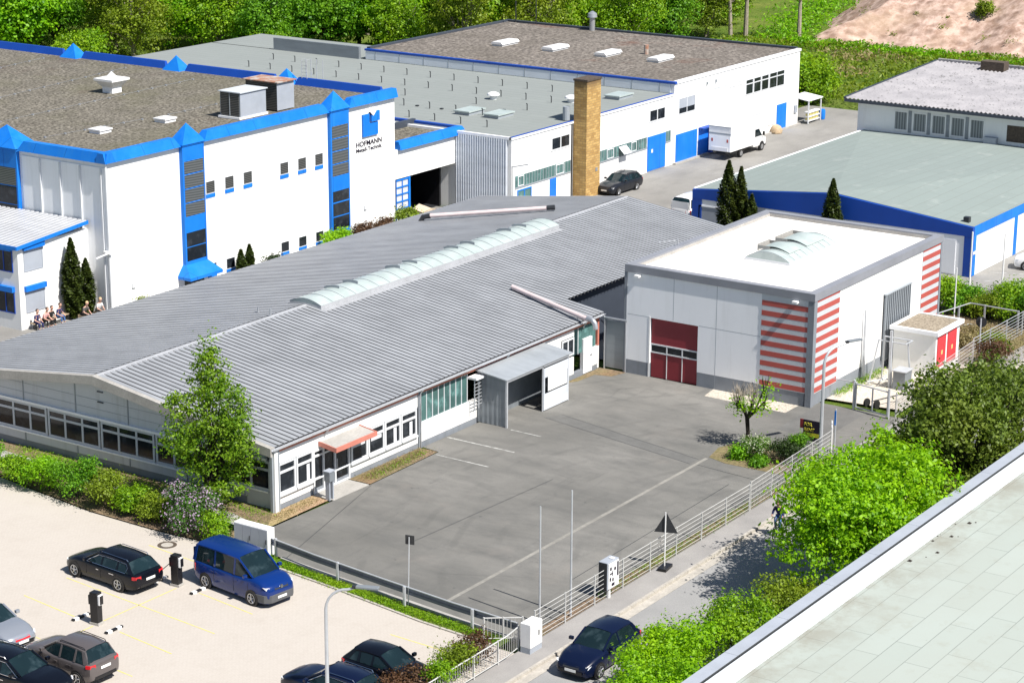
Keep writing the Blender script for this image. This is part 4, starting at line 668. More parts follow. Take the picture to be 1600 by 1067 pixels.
def bdoor(par, F, a, b, z, sill=True):
    d_ = MB().fb(F, a, b, .05, z, .002, .06).build('door', 'blue_door', par); MB().fb(F, a+.06, b-.06, .1, z-.06, .06, .075).build('leaf', 'blue_paint', d_) if b-a > 1.5 else None
    return d_
bdoor(N, FN, 159.95, 162.95, 3.02); bdoor(N, FN, 144.75, 145.65, 1.98); window(N, FN, 140.1, 142.1, .8, 1.9, 2, (), fm='blue_paint', gm='green_glass', fw_=.1)
mb = MB(); mb.tube([(139.35, WY-.1, .2), (139.35, WY-.1, 4.0), (141.6, WY-.5, 4.35)], .03, 5); mb.build('bracket_pole', 'frame_grey', N)
MB().fb(FN, 160.5, 160.75, 1.6, 1.9, .08, .1).build('notice', 'white_metal', N)
posts = [(159.1, 134-2.6*i) for i in range(14)]+[(154.4, 133-2.55*i) for i in range(15)]+[(146.2, 133-2.65*i) for i in range(13)]+[(142.0, 131-2.55*i) for i in range(14)]+[(150.2, 99.5), (150.2, 104.6), (150.2, 112)]
for i, (x, y) in enumerate(posts):
    if y > 94.5: MB().tube([(x, y, 6.15), (x, y, 6.68), (x-.12, y, 6.72)], .045, 5).build('roof_post', 'dark_metal', N)
for i, (x, y) in enumerate(((146.4, 102.6), (146.5, 99.8), (159.8, 96.5))): 
    k_ = MB().box(x-1.1, x+1.1, y-.7, y+.7, 6.15, 6.4).build('roof_light', 'frame_grey', N); MB().box(x-1.2, x+1.2, y-.78, y+.78, 6.402, 6.5).build('lid', 'polycarb', k_)
for x, y in ((153, 104.8), (155.5, 98.6)): MB().lathe([(0, 0), (.3, 0), (.3, .3), (.55, .36), (.5, .5), (.25, .62), (0, .65)], (x, y, 6.15), n=14).build('roof_vent', 'white_metal', N, smooth=40)
k_ = MB().box(139.9, 140.9, 120.8, 121.8, 6.15, 6.7).build('roof_fan', 'white_panel', N); MB().pyr(139.6, 141.2, 120.5, 122.1, 6.71, .6).build('fan_hood', 'white_metal', k_)
mb = MB()
for (x, y) in ((146.5, 108), (146.5, 105.5), (147, 103), (149, 101), (143, 112), (143.5, 109), (150, 118), (150, 115)): mb.box(x-.12, x+.12, y-.12, y+.12, 6.15, 6.25)
mb.build('roof_plug', 'dark_metal', N)
U = thing('tall_hall', 'taller white hall with a brown gravel roof at the end of the service road', 'building', (176, 110, 0))
FU = ('Y', 93.6); FUX = ('X', 164.2)
MB().box(164.2, 187.9, 93.6, 127.0, -.1, 7.0).build('wall', 'white_wall', U); MB().fb(FUX, 94, 127, 6.2, 6.95, .002, .05).build('upper_cladding', 'cladding', U)
mb = MB()
for i in range(12): mb.fb(FUX, 95+2.8*i, 95.06+2.8*i, 6.2, 6.95, .05, .07)
mb.build('panel_joints', 'frame_grey', U)
MB().box(164.5, 187.6, 93.9, 126.7, 6.9, 7.12).build('roof', 'roof_gravel_brown', U); mb = MB(); mb.fb(FUX, 93.5, 127.1, 6.99, 7.16, -.3, .08); mb.build('roof_edge', 'navy_shaded_blue', U); MB().fb(FU, 164.5, 188, 6.98, 7.2, -.3, .08).build('roof_edge', 'white_panel', U); mb = MB(); mb.box(187.6, 188, 93.9, 127.1, 7.0, 7.32); mb.box(164.5, 187.6, 126.7, 127.1, 7.0, 7.30); mb.build('parapet', 'dark_coping', U)
for y in (112.3, 106.5, 100.9, 118): k_ = MB().box(172.9, 175.6, y-.6, y+.6, 7.1, 7.3).build('roof_light', 'frame_white', U); MB().ext([(172.8, y-.7, 7.3), (172.8, y+.7, 7.3), (172.8, y+.5, 7.52), (172.8, y-.5, 7.52)], (2.9, 0, 0)).build('dome', 'white_metal', k_)
MB().tube([(176.8, 103.9, 7.1), (176.8, 103.9, 8.0)], .22, 10).build('vent_pipe', 'rust', U); MB().lathe([(.28, 0), (.28, 1.3), (.5, 1.35), (.45, 1.7), (.1, 1.95), (0, 1.95)], (187.2, 116.3, 7.1), n=12).build('flue', 'steel', U, smooth=40)
MB().tube([(187.2, 123, 7.3), (187.2, 123, 11.0)], .06).build('mast', 'dark_metal', U); MB().tube([(186.5, 125, 7.3), (186.5, 125, 9.5)], .06).build('mast', 'dark_metal', U)
w_ = window(U, FU, 164.95, 167.85, 4.2, 5.65, 2, (), fw_=.08, gm='glass'); MB().fb(FU, 165.05, 167.75, 4.75, 5.6, .014, .03).build('blind', 'blind', w_)
for i in range(4): window(U, FU, 171.1+1.5*i, 172.3+1.5*i, 5.36, 5.72, 1, (), fw_=.05, gm='light_glass')
for i in range(3): window(U, FU, 177.15+1.52*i, 178.6+1.52*i, 4.2, 5.66, 1, (5.2,), fw_=.09)
window(U, FU, 181.75, 184.8, 4.15, 5.68, 2, (5.2,), fw_=.09)
for i in range(4): window(U, FU, 171.2+1.45*i, 172.4+1.45*i, 1.95, 2.25, 1, (), fw_=.05, gm='glass')
window(U, FU, 176.9, 183.15, .75, 2.22, 5, (), fw_=.07, gm='light_glass')
bdoor(U, FU, 164.6, 168.3, 2.52); bdoor(U, FU, 183.5, 185.4, 2.44); d_ = MB().fb(FU, 168.6, 170.55, .03, 2.44, .002, .04).build('door_recess', 'blue_door', U); mb = MB(); mb.fb(FU, 170.3, 170.5, .03, 2.44, .041, .5); mb.fb(FU, 168.6, 170.5, 2.441, 2.55, .0, .5); mb.build('jamb', 'navy_shaded_blue', d_)
MB().fb(FU, 170.6, 173, .0, 2.2, .002, .02).build('wall_panel', 'blind', U)
for x in (169.8, 171.4): MB().fb(FU, x, x+.14, 6.2, 6.45, .0, .15).build('wall_lamp', 'frame_grey', U)
mb = MB(); mb.fb(FU, 187.0, 187.5, 1.2, 1.9, .002, .15); mb.build('meter_box', 'blind', U)
mb = MB(); mb.box(164.2, 188, 93.3, 93.55, -.04, .12); mb.build('footing', 'concrete', U)
# ------------------------------------------------------------------ brick chimney
K = thing('brick_chimney', 'square yellow brick chimney standing in front of the long white workshop', 'chimney', (149.2, 93, 0))
MB().box(148.1, 150.2, 92.4, 93.62, -.1, 9.45).build('shaft', 'brick_yellow', K); MB().box(148.04, 150.26, 92.34, 93.68, 9.45, 9.6).build('cap', 'bark', K)
mb = MB().tube([(147.9, 93.65, 0), (147.9, 93.65, 6)], .06); mb.build('downpipe', 'dark_metal', K); MB().fb(('Y', 92.4), 149.5, 149.8, 2.0, 2.3, .0, .04).build('wall_plate', 'steel', K)
MB().tube([(148.05, 94.3, 6.2), (148.05, 94.3, 7.3)], .3, 12).build('extractor', 'frame_grey', K)
# ------------------------------------------------------------------ blue edged building on the right
Q = thing('blue_building', 'low white building with a broad blue fascia and pale green grey roof at the right', 'building', (156, 68, 0))
GX0, GX1, GY0, GY1 = 141.8, 171.2, 56.85, 79.0; FQ, FQY = ('X', GX0), ('Y', GY0); PK = 67.6
MB().box(GX0, GX1, GY0, GY1, -.1, 2.85).build('wall', 'white_panel', Q); MB().fb(FQY, GX0+.2, GX1, .0, 2.84, .001, .02).build('side_wall', 'white_wall', Q)
gz = lambda y: 3.5+1.08*(1-abs(y-PK)/(GY1-PK if y > PK else PK-GY0))
mb = MB(); mb.ext([(GX0-.06, GY0-.05, 2.85), (GX0-.06, GY1+.05, 2.85), (GX0-.06, GY1+.05, 3.52), (GX0-.06, PK, 4.6), (GX0-.06, GY0-.05, 3.52)], (.3, 0, 0)); mb.box(GX0-.05, GX0+.2, GY1-.75, GY1+.06, -.1, 2.849); mb.box(GX0-.05, GX0+.2, GY0-.05, GY0+.55, -.1, 2.849); mb.build('fascia', 'navy_shaded_blue', Q)  # same paint as the side fascia, its shade put into the colour
mb = MB(); mb.box(GX0+.25, GX1, GY0-.06, GY0+.25, 2.85, 3.53); mb.box(GX0+.22, GX0+.72, GY0-.05, GY0-.0, 0, 2.848); mb.box(149.6, 150.2, GY0-.05, GY0-.0, 0, 2.848); mb.build('fascia', 'blue_paint', Q); MB().box(GX0+.25, GX1, GY1-.2, GY1+.06, 2.85, 3.53).build('fascia', 'blue_paint', Q)
MB().fb(FQY, GX0+.2, GX0+.7, 1.55, 1.75, .055, .08).build('wall_sign', 'white_metal', Q)
MB().add([(GX0+.2, GY0, 3.545), (GX1, GY0, 3.545), (GX1, PK, 3.68), (GX0+.2, PK, 4.63), (GX1, GY1, 3.545), (GX0+.2, GY1, 3.545), (GX1, PK, 3.68)], [(0, 1, 2, 6, 3), (3, 6, 4, 5)]).build('roof', 'blue_roof_membrane', Q)
MB().box(GX0+.15, GX1, GY1-.05, GY1+.1, 3.53, 3.6).build('edge_flashing', 'white_panel', Q); MB().box(142.6, 143.0, 57.5, 57.9, 3.5, 4.0).build('roof_vent', 'dark_metal', Q)
w_ = window(Q, FQ, 76.6, 78.5, .0, 2.4, 1, (), fm='white_panel', gm='blind', fw_=.1); 
for y in (58, 60.4, 62.8): MB().fb(FQ, y, y+2.1, .05, 2.5, .002, .05).build('garage_door', 'white_panel', Q)
V_ = thing('flat_office', 'white office wing with grey fibre cement roof and curtained windows at the upper right', 'building', (182, 72, 0))
FV = ('X', 171.2)
MB().box(171.2, 195, 50, 79.6, -.1, 6.0).build('wall', 'white_wall', V_)
mb = MB()
for a in (74.55, 72.85, 71.15, 69.45): mb.fb(FV, a+.1, a+.38, 3.75, 5.6, .0, .04)
each('pilaster', mb, 'shed_sheet', V_)
for a in (74.95, 73.25, 71.55, 69.85, 68.15)[:5]: w_ = window(V_, FV, a, a+1.3, 3.85, 5.52, 1, (), fm='white_metal', gm='curtain', fw_=.1)
MB().fb(FV, 58.0, 66.2, 3.95, 5.3, .002, .03).build('brick_panel', 'bark', V_); u_ = MB().fb(FV, 66.9, 68.0, 3.6, 4.2, .05, .55).build('cooling_unit', 'blind', V_)
EV = 6.32; ROOF = [(170.5, 48, EV), (170.5, 80.4, EV), (189.8, 80.4, 6.75), (196, 48, 6.75)]
V = []; Fs = []; n = 170
for i in range(n+1):
    t = i/n; y = 48+32.4*t; dz = .06*math.cos(math.pi*i)
    V += [(170.4, y, 6.25+dz), (189.6+6*(1-t), y-7*t*0, 7.0+dz)]
Fs = [(2*i, 2*i+1, 2*i+3, 2*i+2) for i in range(n)]; MB().add(V, Fs).build('roof', 'fibre_cement', V_)
mb = MB(); mb.box(170.3, 170.5, 48, 80.5, 5.95, 6.2); mb.ext([(170.4, 80.42, 6.2), (189.6, 80.42, 6.95), (189.6, 80.42, 7.1), (170.4, 80.42, 6.35)], (0, .2, 0)); mb.build('gutter', 'dark_coping', V_)
mb = MB(); mb.box(189.6, 190.0, 66, 80.4, 6.9, 7.2); mb.build('ridge', 'fibre_cement', V_); k_ = MB().box(187.5, 188.7, 73.2, 75.4, 6.6, 7.7).build('chimney', 'bark', V_)
# ------------------------------------------------------------------ flat roof in the right foreground
Z = thing('foreground_building', 'flat roofed building in the right foreground with a pale green membrane roof and white edge', 'building', (95, 20, 0))
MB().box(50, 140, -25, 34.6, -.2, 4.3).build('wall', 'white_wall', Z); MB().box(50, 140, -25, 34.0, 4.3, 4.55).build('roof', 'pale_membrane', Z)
mb = MB(); i = 50
while i < 140: mb.box(i, i+3.985, 34.42, 34.95, 4.82, 5.0); i += 4
mb.build('coping', 'blind', Z)
mb = MB(); mb.box(50, 140, 34.38, 34.6, 4.3, 4.815); mb.ext([(50, 34.38, 4.9), (50, 34.38, 4.56), (50, 33.82, 4.56), (50, 34.2, 4.78), (50, 34.34, 4.9)], (90, 0, 0)); mb.build('upstand', 'upstand_white', Z)
MB().box(50, 140, 34.41, 34.425, 4.80, 4.98).build('edge_joint', 'dark_metal', Z)
mb = MB(); rr = random.Random(5)
for i in range(11): x = 79+rr.random()*6; y = 33.75-rr.random()**2*.9; a = rr.uniform(.02, .09); mb.pyr(x-a, x+a*1.3, y-a, y+a, 4.55, a*.9)
mb.build('roof_litter', 'bark_dark', Z)
# ------------------------------------------------------------------ fences, rail, poles, signs
def rail_fence(name, label, pts, h, mat, posts, nr=8, r=.014, pr=.03, z=0, vert=None):
    t = thing(name, label, 'fence', (*pts[0], z)); mb = MB()
    for i in range(nr):
        zz = z+.12+(h-.12)*i/(nr-1); mb.tube([(p[0], p[1], zz) for p in pts], r if i < nr-1 else r*1.35, 5)
    mb.build('rails', mat, t)
    seg = [(Vector(b)-Vector(a)).length for a, b in zip(pts, pts[1:])]; L = sum(seg); n = max(1, round(L/posts))
    def at(s):
        for (a, b), l in zip(zip(pts, pts[1:]), seg):
            if s <= l+1e-6: return Vector(a).lerp(Vector(b), s/l)
            s -= l
        return Vector(pts[-1])
    for i in range(n+1): p = at(L*i/n*.9999); MB().box(p.x-pr, p.x+pr, p.y-pr, p.y+pr, z-.1, z+h+.04).build('post', mat, t)
    if vert:
        mb = MB(); k = int(L/vert)
        for i in range(k): p = at(L*i/k); mb.box(p.x-.008, p.x+.008, p.y-.008, p.y+.008, z+.12, z+h-.02)
        mb.build('bars', mat, t)
    return t
rail_fence('street_fence', 'low pale grey horizontal rail fence along the pavement in front of the asphalt yard', [(72.4, 47.42), (91.6, 47.42)], 1.38, 'fence_paint', 2.4, 7, .0125, .027)
rail_fence('mesh_fence', 'white metal fence with close mesh bars beside the planting bed at the yard entrance', [(91.75, 47.44), (96.5, 47.6), (101.3, 47.75)], 1.45, 'fence_paint', 2.2, 7, .0115, .027, vert=.16)
rail_fence('yard_fence', 'white rail fence beside the fenced cable yard with grey box at the striped building', [(109.5, 47.75), (121.9, 48.35)], 1.45, 'fence_paint', 2.5, 7, .0115, .027, vert=.20)
rail_fence('far_fence', 'tall grey rail fence beyond the transformer house going up the street', [(122.0, 48.4), (133, 48.2), (160, 48.4)], 1.55, 'galv', 2.6, 8, .015, .03)
rail_fence('mesh_panel_fence', 'grey mesh panel fence running between the transformer house and the hedge', [(126.4, 52.6), (129.9, 51.9), (129.7, 48.6)], 1.5, 'galv', 2.6, 2, .03, .05)
rail_fence('bar_railing', 'short rusty white railing of upright bars at the end of the blue guard rail', [(71.2, 49.2), (72.2, 47.9)], 1.05, 'fence_paint', .8, 2, .02, .03, vert=.16)
rail_fence('parking_railing', 'rusty cream railing of upright bars beside the bushes at the car park corner', [(62.5, 47.3), (70.2, 47.35), (71.3, 47.5)], 1.05, 'fence_paint', 1.9, 2, .022, .03, vert=.17)
G2 = thing('guard_rail', 'blue grey steel guard rail on short posts between the car park and the yard', 'guard rail', (72.7, 56, 0))
gp = [(74.25, 66.8), (73.75, 63.2), (73.2, 60), (72.65, 55.5), (72.2, 51.5), (71.95, 48.0)]; mb = MB()
for a, b in zip(gp, gp[1:]):
    for off, z0, z1 in ((0, .70, .86), (0, .52, .66), (.025, .66, .70)): mb.ext([(a[0]+off, a[1], z0), (a[0]+off+.05, a[1], z0), (a[0]+off+.05, a[1], z1), (a[0]+off, a[1], z1)], (b[0]-a[0], b[1]-a[1], 0))
mb.build('beam', 'rail_blue', G2); MB().tube([(p[0]-.02, p[1], .87) for p in gp], .035, 6).build('top_tube', 'galv', G2)
for x, y in ((73.72, 62.64), (73.02, 58.44), (72.42, 54.24), (72.02, 50.32)): MB().box(x-.12, x-.02, y-.05, y+.05, -.05, .93).build('post', 'galv', G2)
solo('flagpole', MB().tube([(74.15, 48.31, 0), (74.15, 48.31, 5.35)], [.05, .035], 8), 'galv', 'bare grey flagpole nearest the white cabinet at the yard corner', 'pole', smooth=40)
solo('flagpole', MB().tube([(75.56, 47.62, 0), (75.56, 47.62, 5.8)], [.055, .038], 8), 'galv', 'bare grey flagpole standing nearer the vending box, second from the white cabinet', 'pole', smooth=40)
P1 = thing('parking_sign', 'small square dark sign seen from behind on a thin post beside the guard rail', 'sign', (72.5, 54.14, 0)); MB().tube([(72.5, 54.14, 0), (72.55, 54.1, 3.2)], .028, 6).build('post', 'galv', P1); MB().obox((72.6, 54.1, 2.85), (.25, -1), .42, .03, .42).build('plate', 'dark_metal', P1)
P2 = thing('warning_sign', 'triangular traffic sign seen from behind on a post in a rubber foot on the pavement', 'sign', (82.66, 47.03, 0)); MB().tube([(82.66, 47.03, .1), (82.66, 47.03, 2.75)], .03, 6).build('post', 'white_metal', P2); d = Vector((.35, -.94, 0)); c = Vector((82.72, 47.03, 0))
MB().ext([tuple(c-d*.55+Vector((0, 0, 1.75))), tuple(c+d*.55+Vector((0, 0, 1.75))), tuple(c+Vector((0, 0, 2.72)))], (.025, .01, 0)).build('plate', 'dark_metal', P2); MB().obox((82.66, 47.0, .0), (1, .15), .85, .42, .14).build('foot', 'black_plastic', P2)
P3 = thing('vending_box', 'grey vending box with a white picture panel standing at the pavement fence', 'vending box', (78.35, 47.3, 0)); MB().box(77.95, 78.9, 47.22, 47.7, .45, 1.75).build('body', 'blind', P3, bevel=.03); MB().box(77.945, 77.949, 47.25, 47.68, .45, 1.72).build('side_panel', 'dark_metal', P3); MB().box(78.0, 78.86, 47.19, 47.217, .5, 1.68).build('picture_panel', 'white_metal', P3)
mb = MB(); rr = random.Random(9)
for (a, b, z0, z1) in ((78.7, 78.82, .95, 1.62), (78.45, 78.6, 1.28, 1.42), (78.1, 78.24, 1.35, 1.5), (78.1, 78.3, 1.15, 1.22), (78.08, 78.2, .85, 1.02), (78.3, 78.42, .8, .95), (78.25, 78.5, .58, .72), (78.3, 78.36, 1.05, 1.3)): mb.box(a, b, 47.183, 47.19, z0, z1)
mb.build('print', 'text_dark', P3); MB().box(78.2, 78.35, 47.3, 47.4, 0, .45).build('post', 'white_metal', P3); MB().box(78.5, 78.7, 47.3, 47.5, 1.76, 1.79).build('cover', 'white_metal', P3)
P4 = thing('cable_cabinet', 'plain white street cabinet at the corner of the pavement and the yard fence', 'cabinet', (71.6, 47.05, 0)); MB().box(71.15, 72.05, 46.8, 47.32, .25, 1.32).build('body', 'white_metal', P4, bevel=.02); MB().box(71.15, 72.05, 46.82, 47.3, -.05, .245).build('base', 'blind', P4); MB().box(71.75, 71.79, 46.77, 46.8, .7, .92).build('handle', 'dark_metal', P4)
P5 = thing('grey_cabinet', 'wide white cabinet with four grey doors and two dark handles behind the blue van', 'cabinet', (73.6, 64, 0)); MB().box(73.45, 73.95, 62.95, 65.0, 0, 1.32).build('body', 'white_wall', P5, bevel=.015)
for i in range(4): d_ = MB().fb(('X', 73.45), 62.98+.5*i, 63.46+.5*i, .1, 1.28, .002, .02).build('door', 'blind', P5); MB().fb(('X', 73.45), 63.02+.5*i, 63.06+.5*i, .6, .82, .021, .04).build('handle', 'dark_metal', d_) if i in (0, 2) else None
def bent_lamp(name, label, base, h, arm, az, r=.085):
    t = thing(name, label, 'street lamp', base); u = Vector((math.cos(az), math.sin(az), 0)); b = Vector(base); pts = [b, b+Vector((0, 0, h*.5)), b+Vector((0, 0, h-.9))]
    for k in range(1, 7): a = math.pi/2*k/6; pts.append(b+Vector((0, 0, h-.9))+u*(.9*(1-math.cos(a)))+Vector((0, 0, .9*math.sin(a))))
    e = b+u*arm+Vector((0, 0, h+.12)); pts.append(e); MB().tube(pts, [r*1.3, r*1.1, r]+[r*.8]*6+[r*.6], 8).build('pole', 'galv', t, smooth=40)
    MB().obox(tuple(e-u*.1-Vector((0, 0, .05))), (u.x, u.y), .18, .14, .12).build('joint', 'dark_metal', t); MB().obox(tuple(e+u*.42-Vector((0, 0, .02))), (u.x, u.y), .9, .26, .10).build('lamp_head', 'shed_sheet', t, bevel=.03); return t
bent_lamp('street_lamp', 'tall street lamp with a curved arm over the car park in the foreground', (61.15, 49.6, 0), 5.75, 1.25, R(-68), .065)
bent_lamp('street_lamp', 'tall street lamp with a curved arm rising from the green maple at the yard entrance', (100.6, 48.0, 0), 6.1, 1.55, R(-25))
P6 = thing('rent_sign', 'black and yellow rental board on two posts at the yard entrance', 'sign', (102.6, 49.9, 0)); F6 = ('X', 102.6); MB().fb(F6, 48.95, 50.0, .2, 1.35, 0, .05).build('board', 'text_dark', P6); MB().fb(F6, 48.97, 49.98, .44, .66, .051, .055).build('stripe', 'yellow_sign', P6); MB().fb(F6, 50.01, 50.2, .85, 1.35, 0, .05).build('side_plate', 'red_paint', P6)
text('FOR', 'text_yellow', .25, P6, F6, 49.93, 1.04, .07); text('RENT', 'text_yellow', .25, P6, F6, 49.93, .75, .07); mb = MB(); mb.box(102.62, 102.7, 49.05, 49.13, 0, .8); mb.box(102.62, 102.7, 49.8, 49.88, 0, .8); each('post', mb, 'galv', P6)
P7 = thing('blue_sign_post', 'narrow blue sign on a grey post just right of the curved street lamp', 'sign', (102.2, 47.95, 0)); MB().tube([(102.2, 47.95, 0), (102.2, 47.95, 2.4)], .04, 6).build('post', 'galv', P7); MB().box(102.13, 102.15, 47.9, 48.0, 1.5, 2.3).build('plate', 'blue_paint', P7)
P8 = thing('entrance_gate', 'open white steel gate leaf at the yard entrance behind the maple', 'gate', (101.6, 47.8, 0)); mb = MB(); mb.tube([(101.5, 47.8, 0), (101.5, 47.8, 1.6)], .04); mb.tube([(102.5, 48.3, 0), (102.5, 48.3, 1.6)], .04); mb.tube([(101.5, 47.8, 1.5), (102.5, 48.3, 1.5)], .03); mb.tube([(101.5, 47.8, .3), (102.5, 48.3, .3)], .03); mb.build('post', 'white_metal', P8)
# barred gate to the cable yard
P9 = thing('swing_gate', 'grey steel tube gate beside the striped building with two bays and tall posts', 'gate', (109.3, 49, 0)); g0, g1 = Vector((109.05, 48.05)), Vector((109.5, 50.2)); mb = MB()
def gpt(t, z): p = g0.lerp(g1, t); return (p.x, p.y, z)
for z in (.18, 1.55): mb.tube([gpt(0, z), gpt(1, z)], .045)
mb.tube([gpt(1, 1.62), gpt(1.75, 1.5)], .03)
for t in (0, .48, 1.0): mb.tube([gpt(t, .18), gpt(t, 1.55)], .045)
mb.build('frame', 'galv', P9)
for t in (-.03, 1.06): MB().tube([gpt(t, 0), gpt(t, 1.75)], .075).build('post', 'galv', P9)
# cable yard
P10 = thing('cable_rack', 'light steel frame with slanted legs standing in front of the dark louvre panel', 'rack', (115, 50.6, 0)); mb = MB()
for a, b in (((114.4, 51.7), (114.7, 51.3)), ((114.6, 50.3), (114.7, 50.6)), ((115.9, 49.7), (115.6, 49.9)), ((116, 51.6), (115.6, 51.3))): mb.tube([(*a, 0), (*b, 2.75)], .05)
mb.tube([(114.7, 51.3, 2.72), (114.7, 49.6, 2.72), (115.6, 49.6, 2.72)], .045); mb.tube([(115.6, 51.3, 2.72), (115.6, 49.6, 2.72)], .045); mb.tube([(114.65, 50.5, 0), (114.65, 50.5, 3.4)], .09); mb.tube([(114.3, 50.9, .35), (115.7, 51.2, .35)], .05); mb.tube([(114.0, 51.6, .3), (116, 50.2, .3)], .04); mb.build('tubes', 'galv', P10)
P11 = thing('switch_box', 'grey metal switch box standing in the small gravel yard behind the white fence', 'box', (114.8, 49.8, 0)); MB().box(114.35, 115.3, 49.4, 50.15, 0, 1.1).build('body', 'shed_sheet', P11); MB().box(114.28, 115.37, 49.33, 50.22, 1.105, 1.16).build('lid', 'galv', P11)
P12 = thing('barbecue_trolley', 'low black two wheeled trolley with a long drawbar behind the swing gate', 'trolley', (110.6, 49.2, 0)); mb = MB(); mb.tube([(110.3, 49.6, .4), (112.4, 48.5, .55)], .04); mb.build('drawbar', 'dark_metal', P12)
for y in (49.3, 49.9): MB().lathe([(0, -.06), (.26, -.06), (.26, .06), (0, .06)], (110.35, y, .26), (.2, 1, 0), 14).build('wheel', 'tyre', P12)
solo('steel_post', MB().tube([(114.94, 52.33, 0), (114.94, 52.33, 1.3), (114.94, 52.33, 4.3)], [.13, .10, .05], 8), 'galv', 'tall grey post close to the white side wall of the striped building', 'pole', smooth=40)
solo('lot_pole', MB().tube([(139.38, 53.52, 0), (139.38, 53.52, 4.0)], [.06, .05], 8), 'white_metal', 'slim white pole rising behind the hedge in front of the white car', 'pole', smooth=40)
solo('lot_pole', MB().tube([(137.0, 54.9, 0), (137.0, 54.9, 4.4)], [.07, .06], 8), 'white_metal', 'slim white pole at the corner of the blue edged building', 'pole', smooth=40)
solo('lot_pole', MB().tube([(129.0, 52.6, 0), (129.0, 52.6, 3.9)], [.05, .04], 8), 'white_metal', 'slim white pole right beside the far striped corner', 'pole', smooth=40)
P13 = thing('post_box', 'grey letter box on a stand in front of the hall entrance', 'letter box', (81.2, 65.4, 0)); MB().box(80.95, 81.35, 65.25, 65.6, 1.0, 1.5).build('box', 'shed_sheet', P13); mb = MB(); mb.box(80.98, 81.06, 65.3, 65.55, 0, 1.0); mb.box(81.25, 81.33, 65.3, 65.55, 0, 1.0); mb.box(80.9, 81.4, 65.22, 65.63, 1.5, 1.55); mb.build('stand', 'blind', P13)
P14 = thing('tall_sign', 'narrow dark red sign post beside the tall striped corner fence', 'sign', (124.0, 48.8, 0)); MB().tube([(124, 48.8, 0), (124, 48.8, 2.3)], .045).build('post', 'galv', P14); mb = MB(); mb.lathe([(0, 0), (.34, 0), (.34, .03), (0, .03)], (124.06, 48.8, 2.05), (1, .2, 0), 16); mb.build('plate', 'dark_metal', P14)
SH = thing('bottle_shelter', 'small white roofed rack with crates at the far corner of the tall white hall', 'shelter', (190, 93.6, 0)); mb = MB(); mb.ext([(188.2, 92.6, 2.2), (188.2, 94.6, 2.45), (191.2, 94.6, 2.45), (191.2, 92.6, 2.2)], (0, 0, .08)); mb.build('roof', 'white_panel', SH); mb = MB()
for x in (188.4, 191.0): mb.box(x, x+.1, 92.7, 92.8, 0, 2.2)
each('post', mb, 'frame_white', SH); mb = MB()
for z in (.2, .6, 1.0): mb.box(188.5, 190.9, 92.75, 93.2, z, z+.12)
mb.build('shelf', 'white_metal', SH); mb = MB(); rr = random.Random(2)
for z in (.33, .73):
    for i in range(7): mb.box(188.6+.32*i, 188.8+.32*i, 92.8, 93.1, z, z+.2)
mb.build('crates', 'yellow_mark', SH)
solo('blue_barrel', MB().lathe([(0, 0), (.3, 0), (.33, .2), (.33, .75), (.28, .95), (0, .97)], (191.7, 92.9, 0), n=14), 'blue_paint', 'blue plastic barrel beside the small white rack at the far hall', 'barrel', smooth=40)
solo('sack_pile', MB().lathe([(0, 0), (.55, 0), (.6, .3), (.4, .65), (.1, .8), (0, .8)], (182.6, 93.1, 0), n=7), 'wood', 'brown heap of sacks against the tall hall beside the far blue door', 'sack', smooth=50)
cb = thing('cardboard_stack', 'untidy stack of cardboard on a pallet just inside the open factory door', 'cardboard', (133.9, 98.4, 0)); MB().obox((133.9, 98.2, 0), (1, .2), 1.6, 1.2, .6).build('pallet', 'wood', cb); mb = MB(); mb.obox((133.8, 98.2, .62), (1, .35), 1.7, 1.1, .28); mb.add([(133.0, 97.6, .95), (134.6, 97.9, .95), (134.3, 98.9, 1.25), (132.9, 98.5, 1.15)], [(0, 1, 2, 3)]); mb.build('sheets', 'cardboard', cb); MB().obox((134.9, 98.1, 0), (1, .1), .5, .6, .8).build('crate', 'wood', cb)
# charging posts and wheel stops
def charger(x, y, label):
    t = thing('charging_post', label, 'charging post', (x, y, 0)); t.rotation_euler.z = R(5); LOCAL[t] = True
    MB().box(-.19, .19, -.25, .25, 0, .1).build('base', 'concrete', t); MB().box(-.17, .17, -.2, .2, .1, 1.48).build('column', 'black_plastic', t, bevel=.02)
    a = MB().box(-.13, .13, -.32, -.2, .92, 1.38).build('charger', 'white_metal', t, bevel=.03); MB().box(-.11, .11, -.325, -.315, .95, 1.35).build('screen', 'black_plastic', a); MB().box(-.12, .12, .2, .32, .88, 1.32).build('charger', 'black_plastic', t, bevel=.03); return t
charger(63.28, 64.0, 'black twin charging post beside the empty bay nearer the left edge'); charger(68.48, 64.1, 'black twin charging post between the black estate car and the blue van')
cb = MB(); cb.tube([(68.45, 64.45, 1.0), (68.1, 64.9, .5), (67.8, 65.2, .35), (67.6, 65.0, .7)], .02, 5); solo('charging_cable', cb, 'black_plastic', 'thin black charging cable from the post to the black estate car', 'cable')
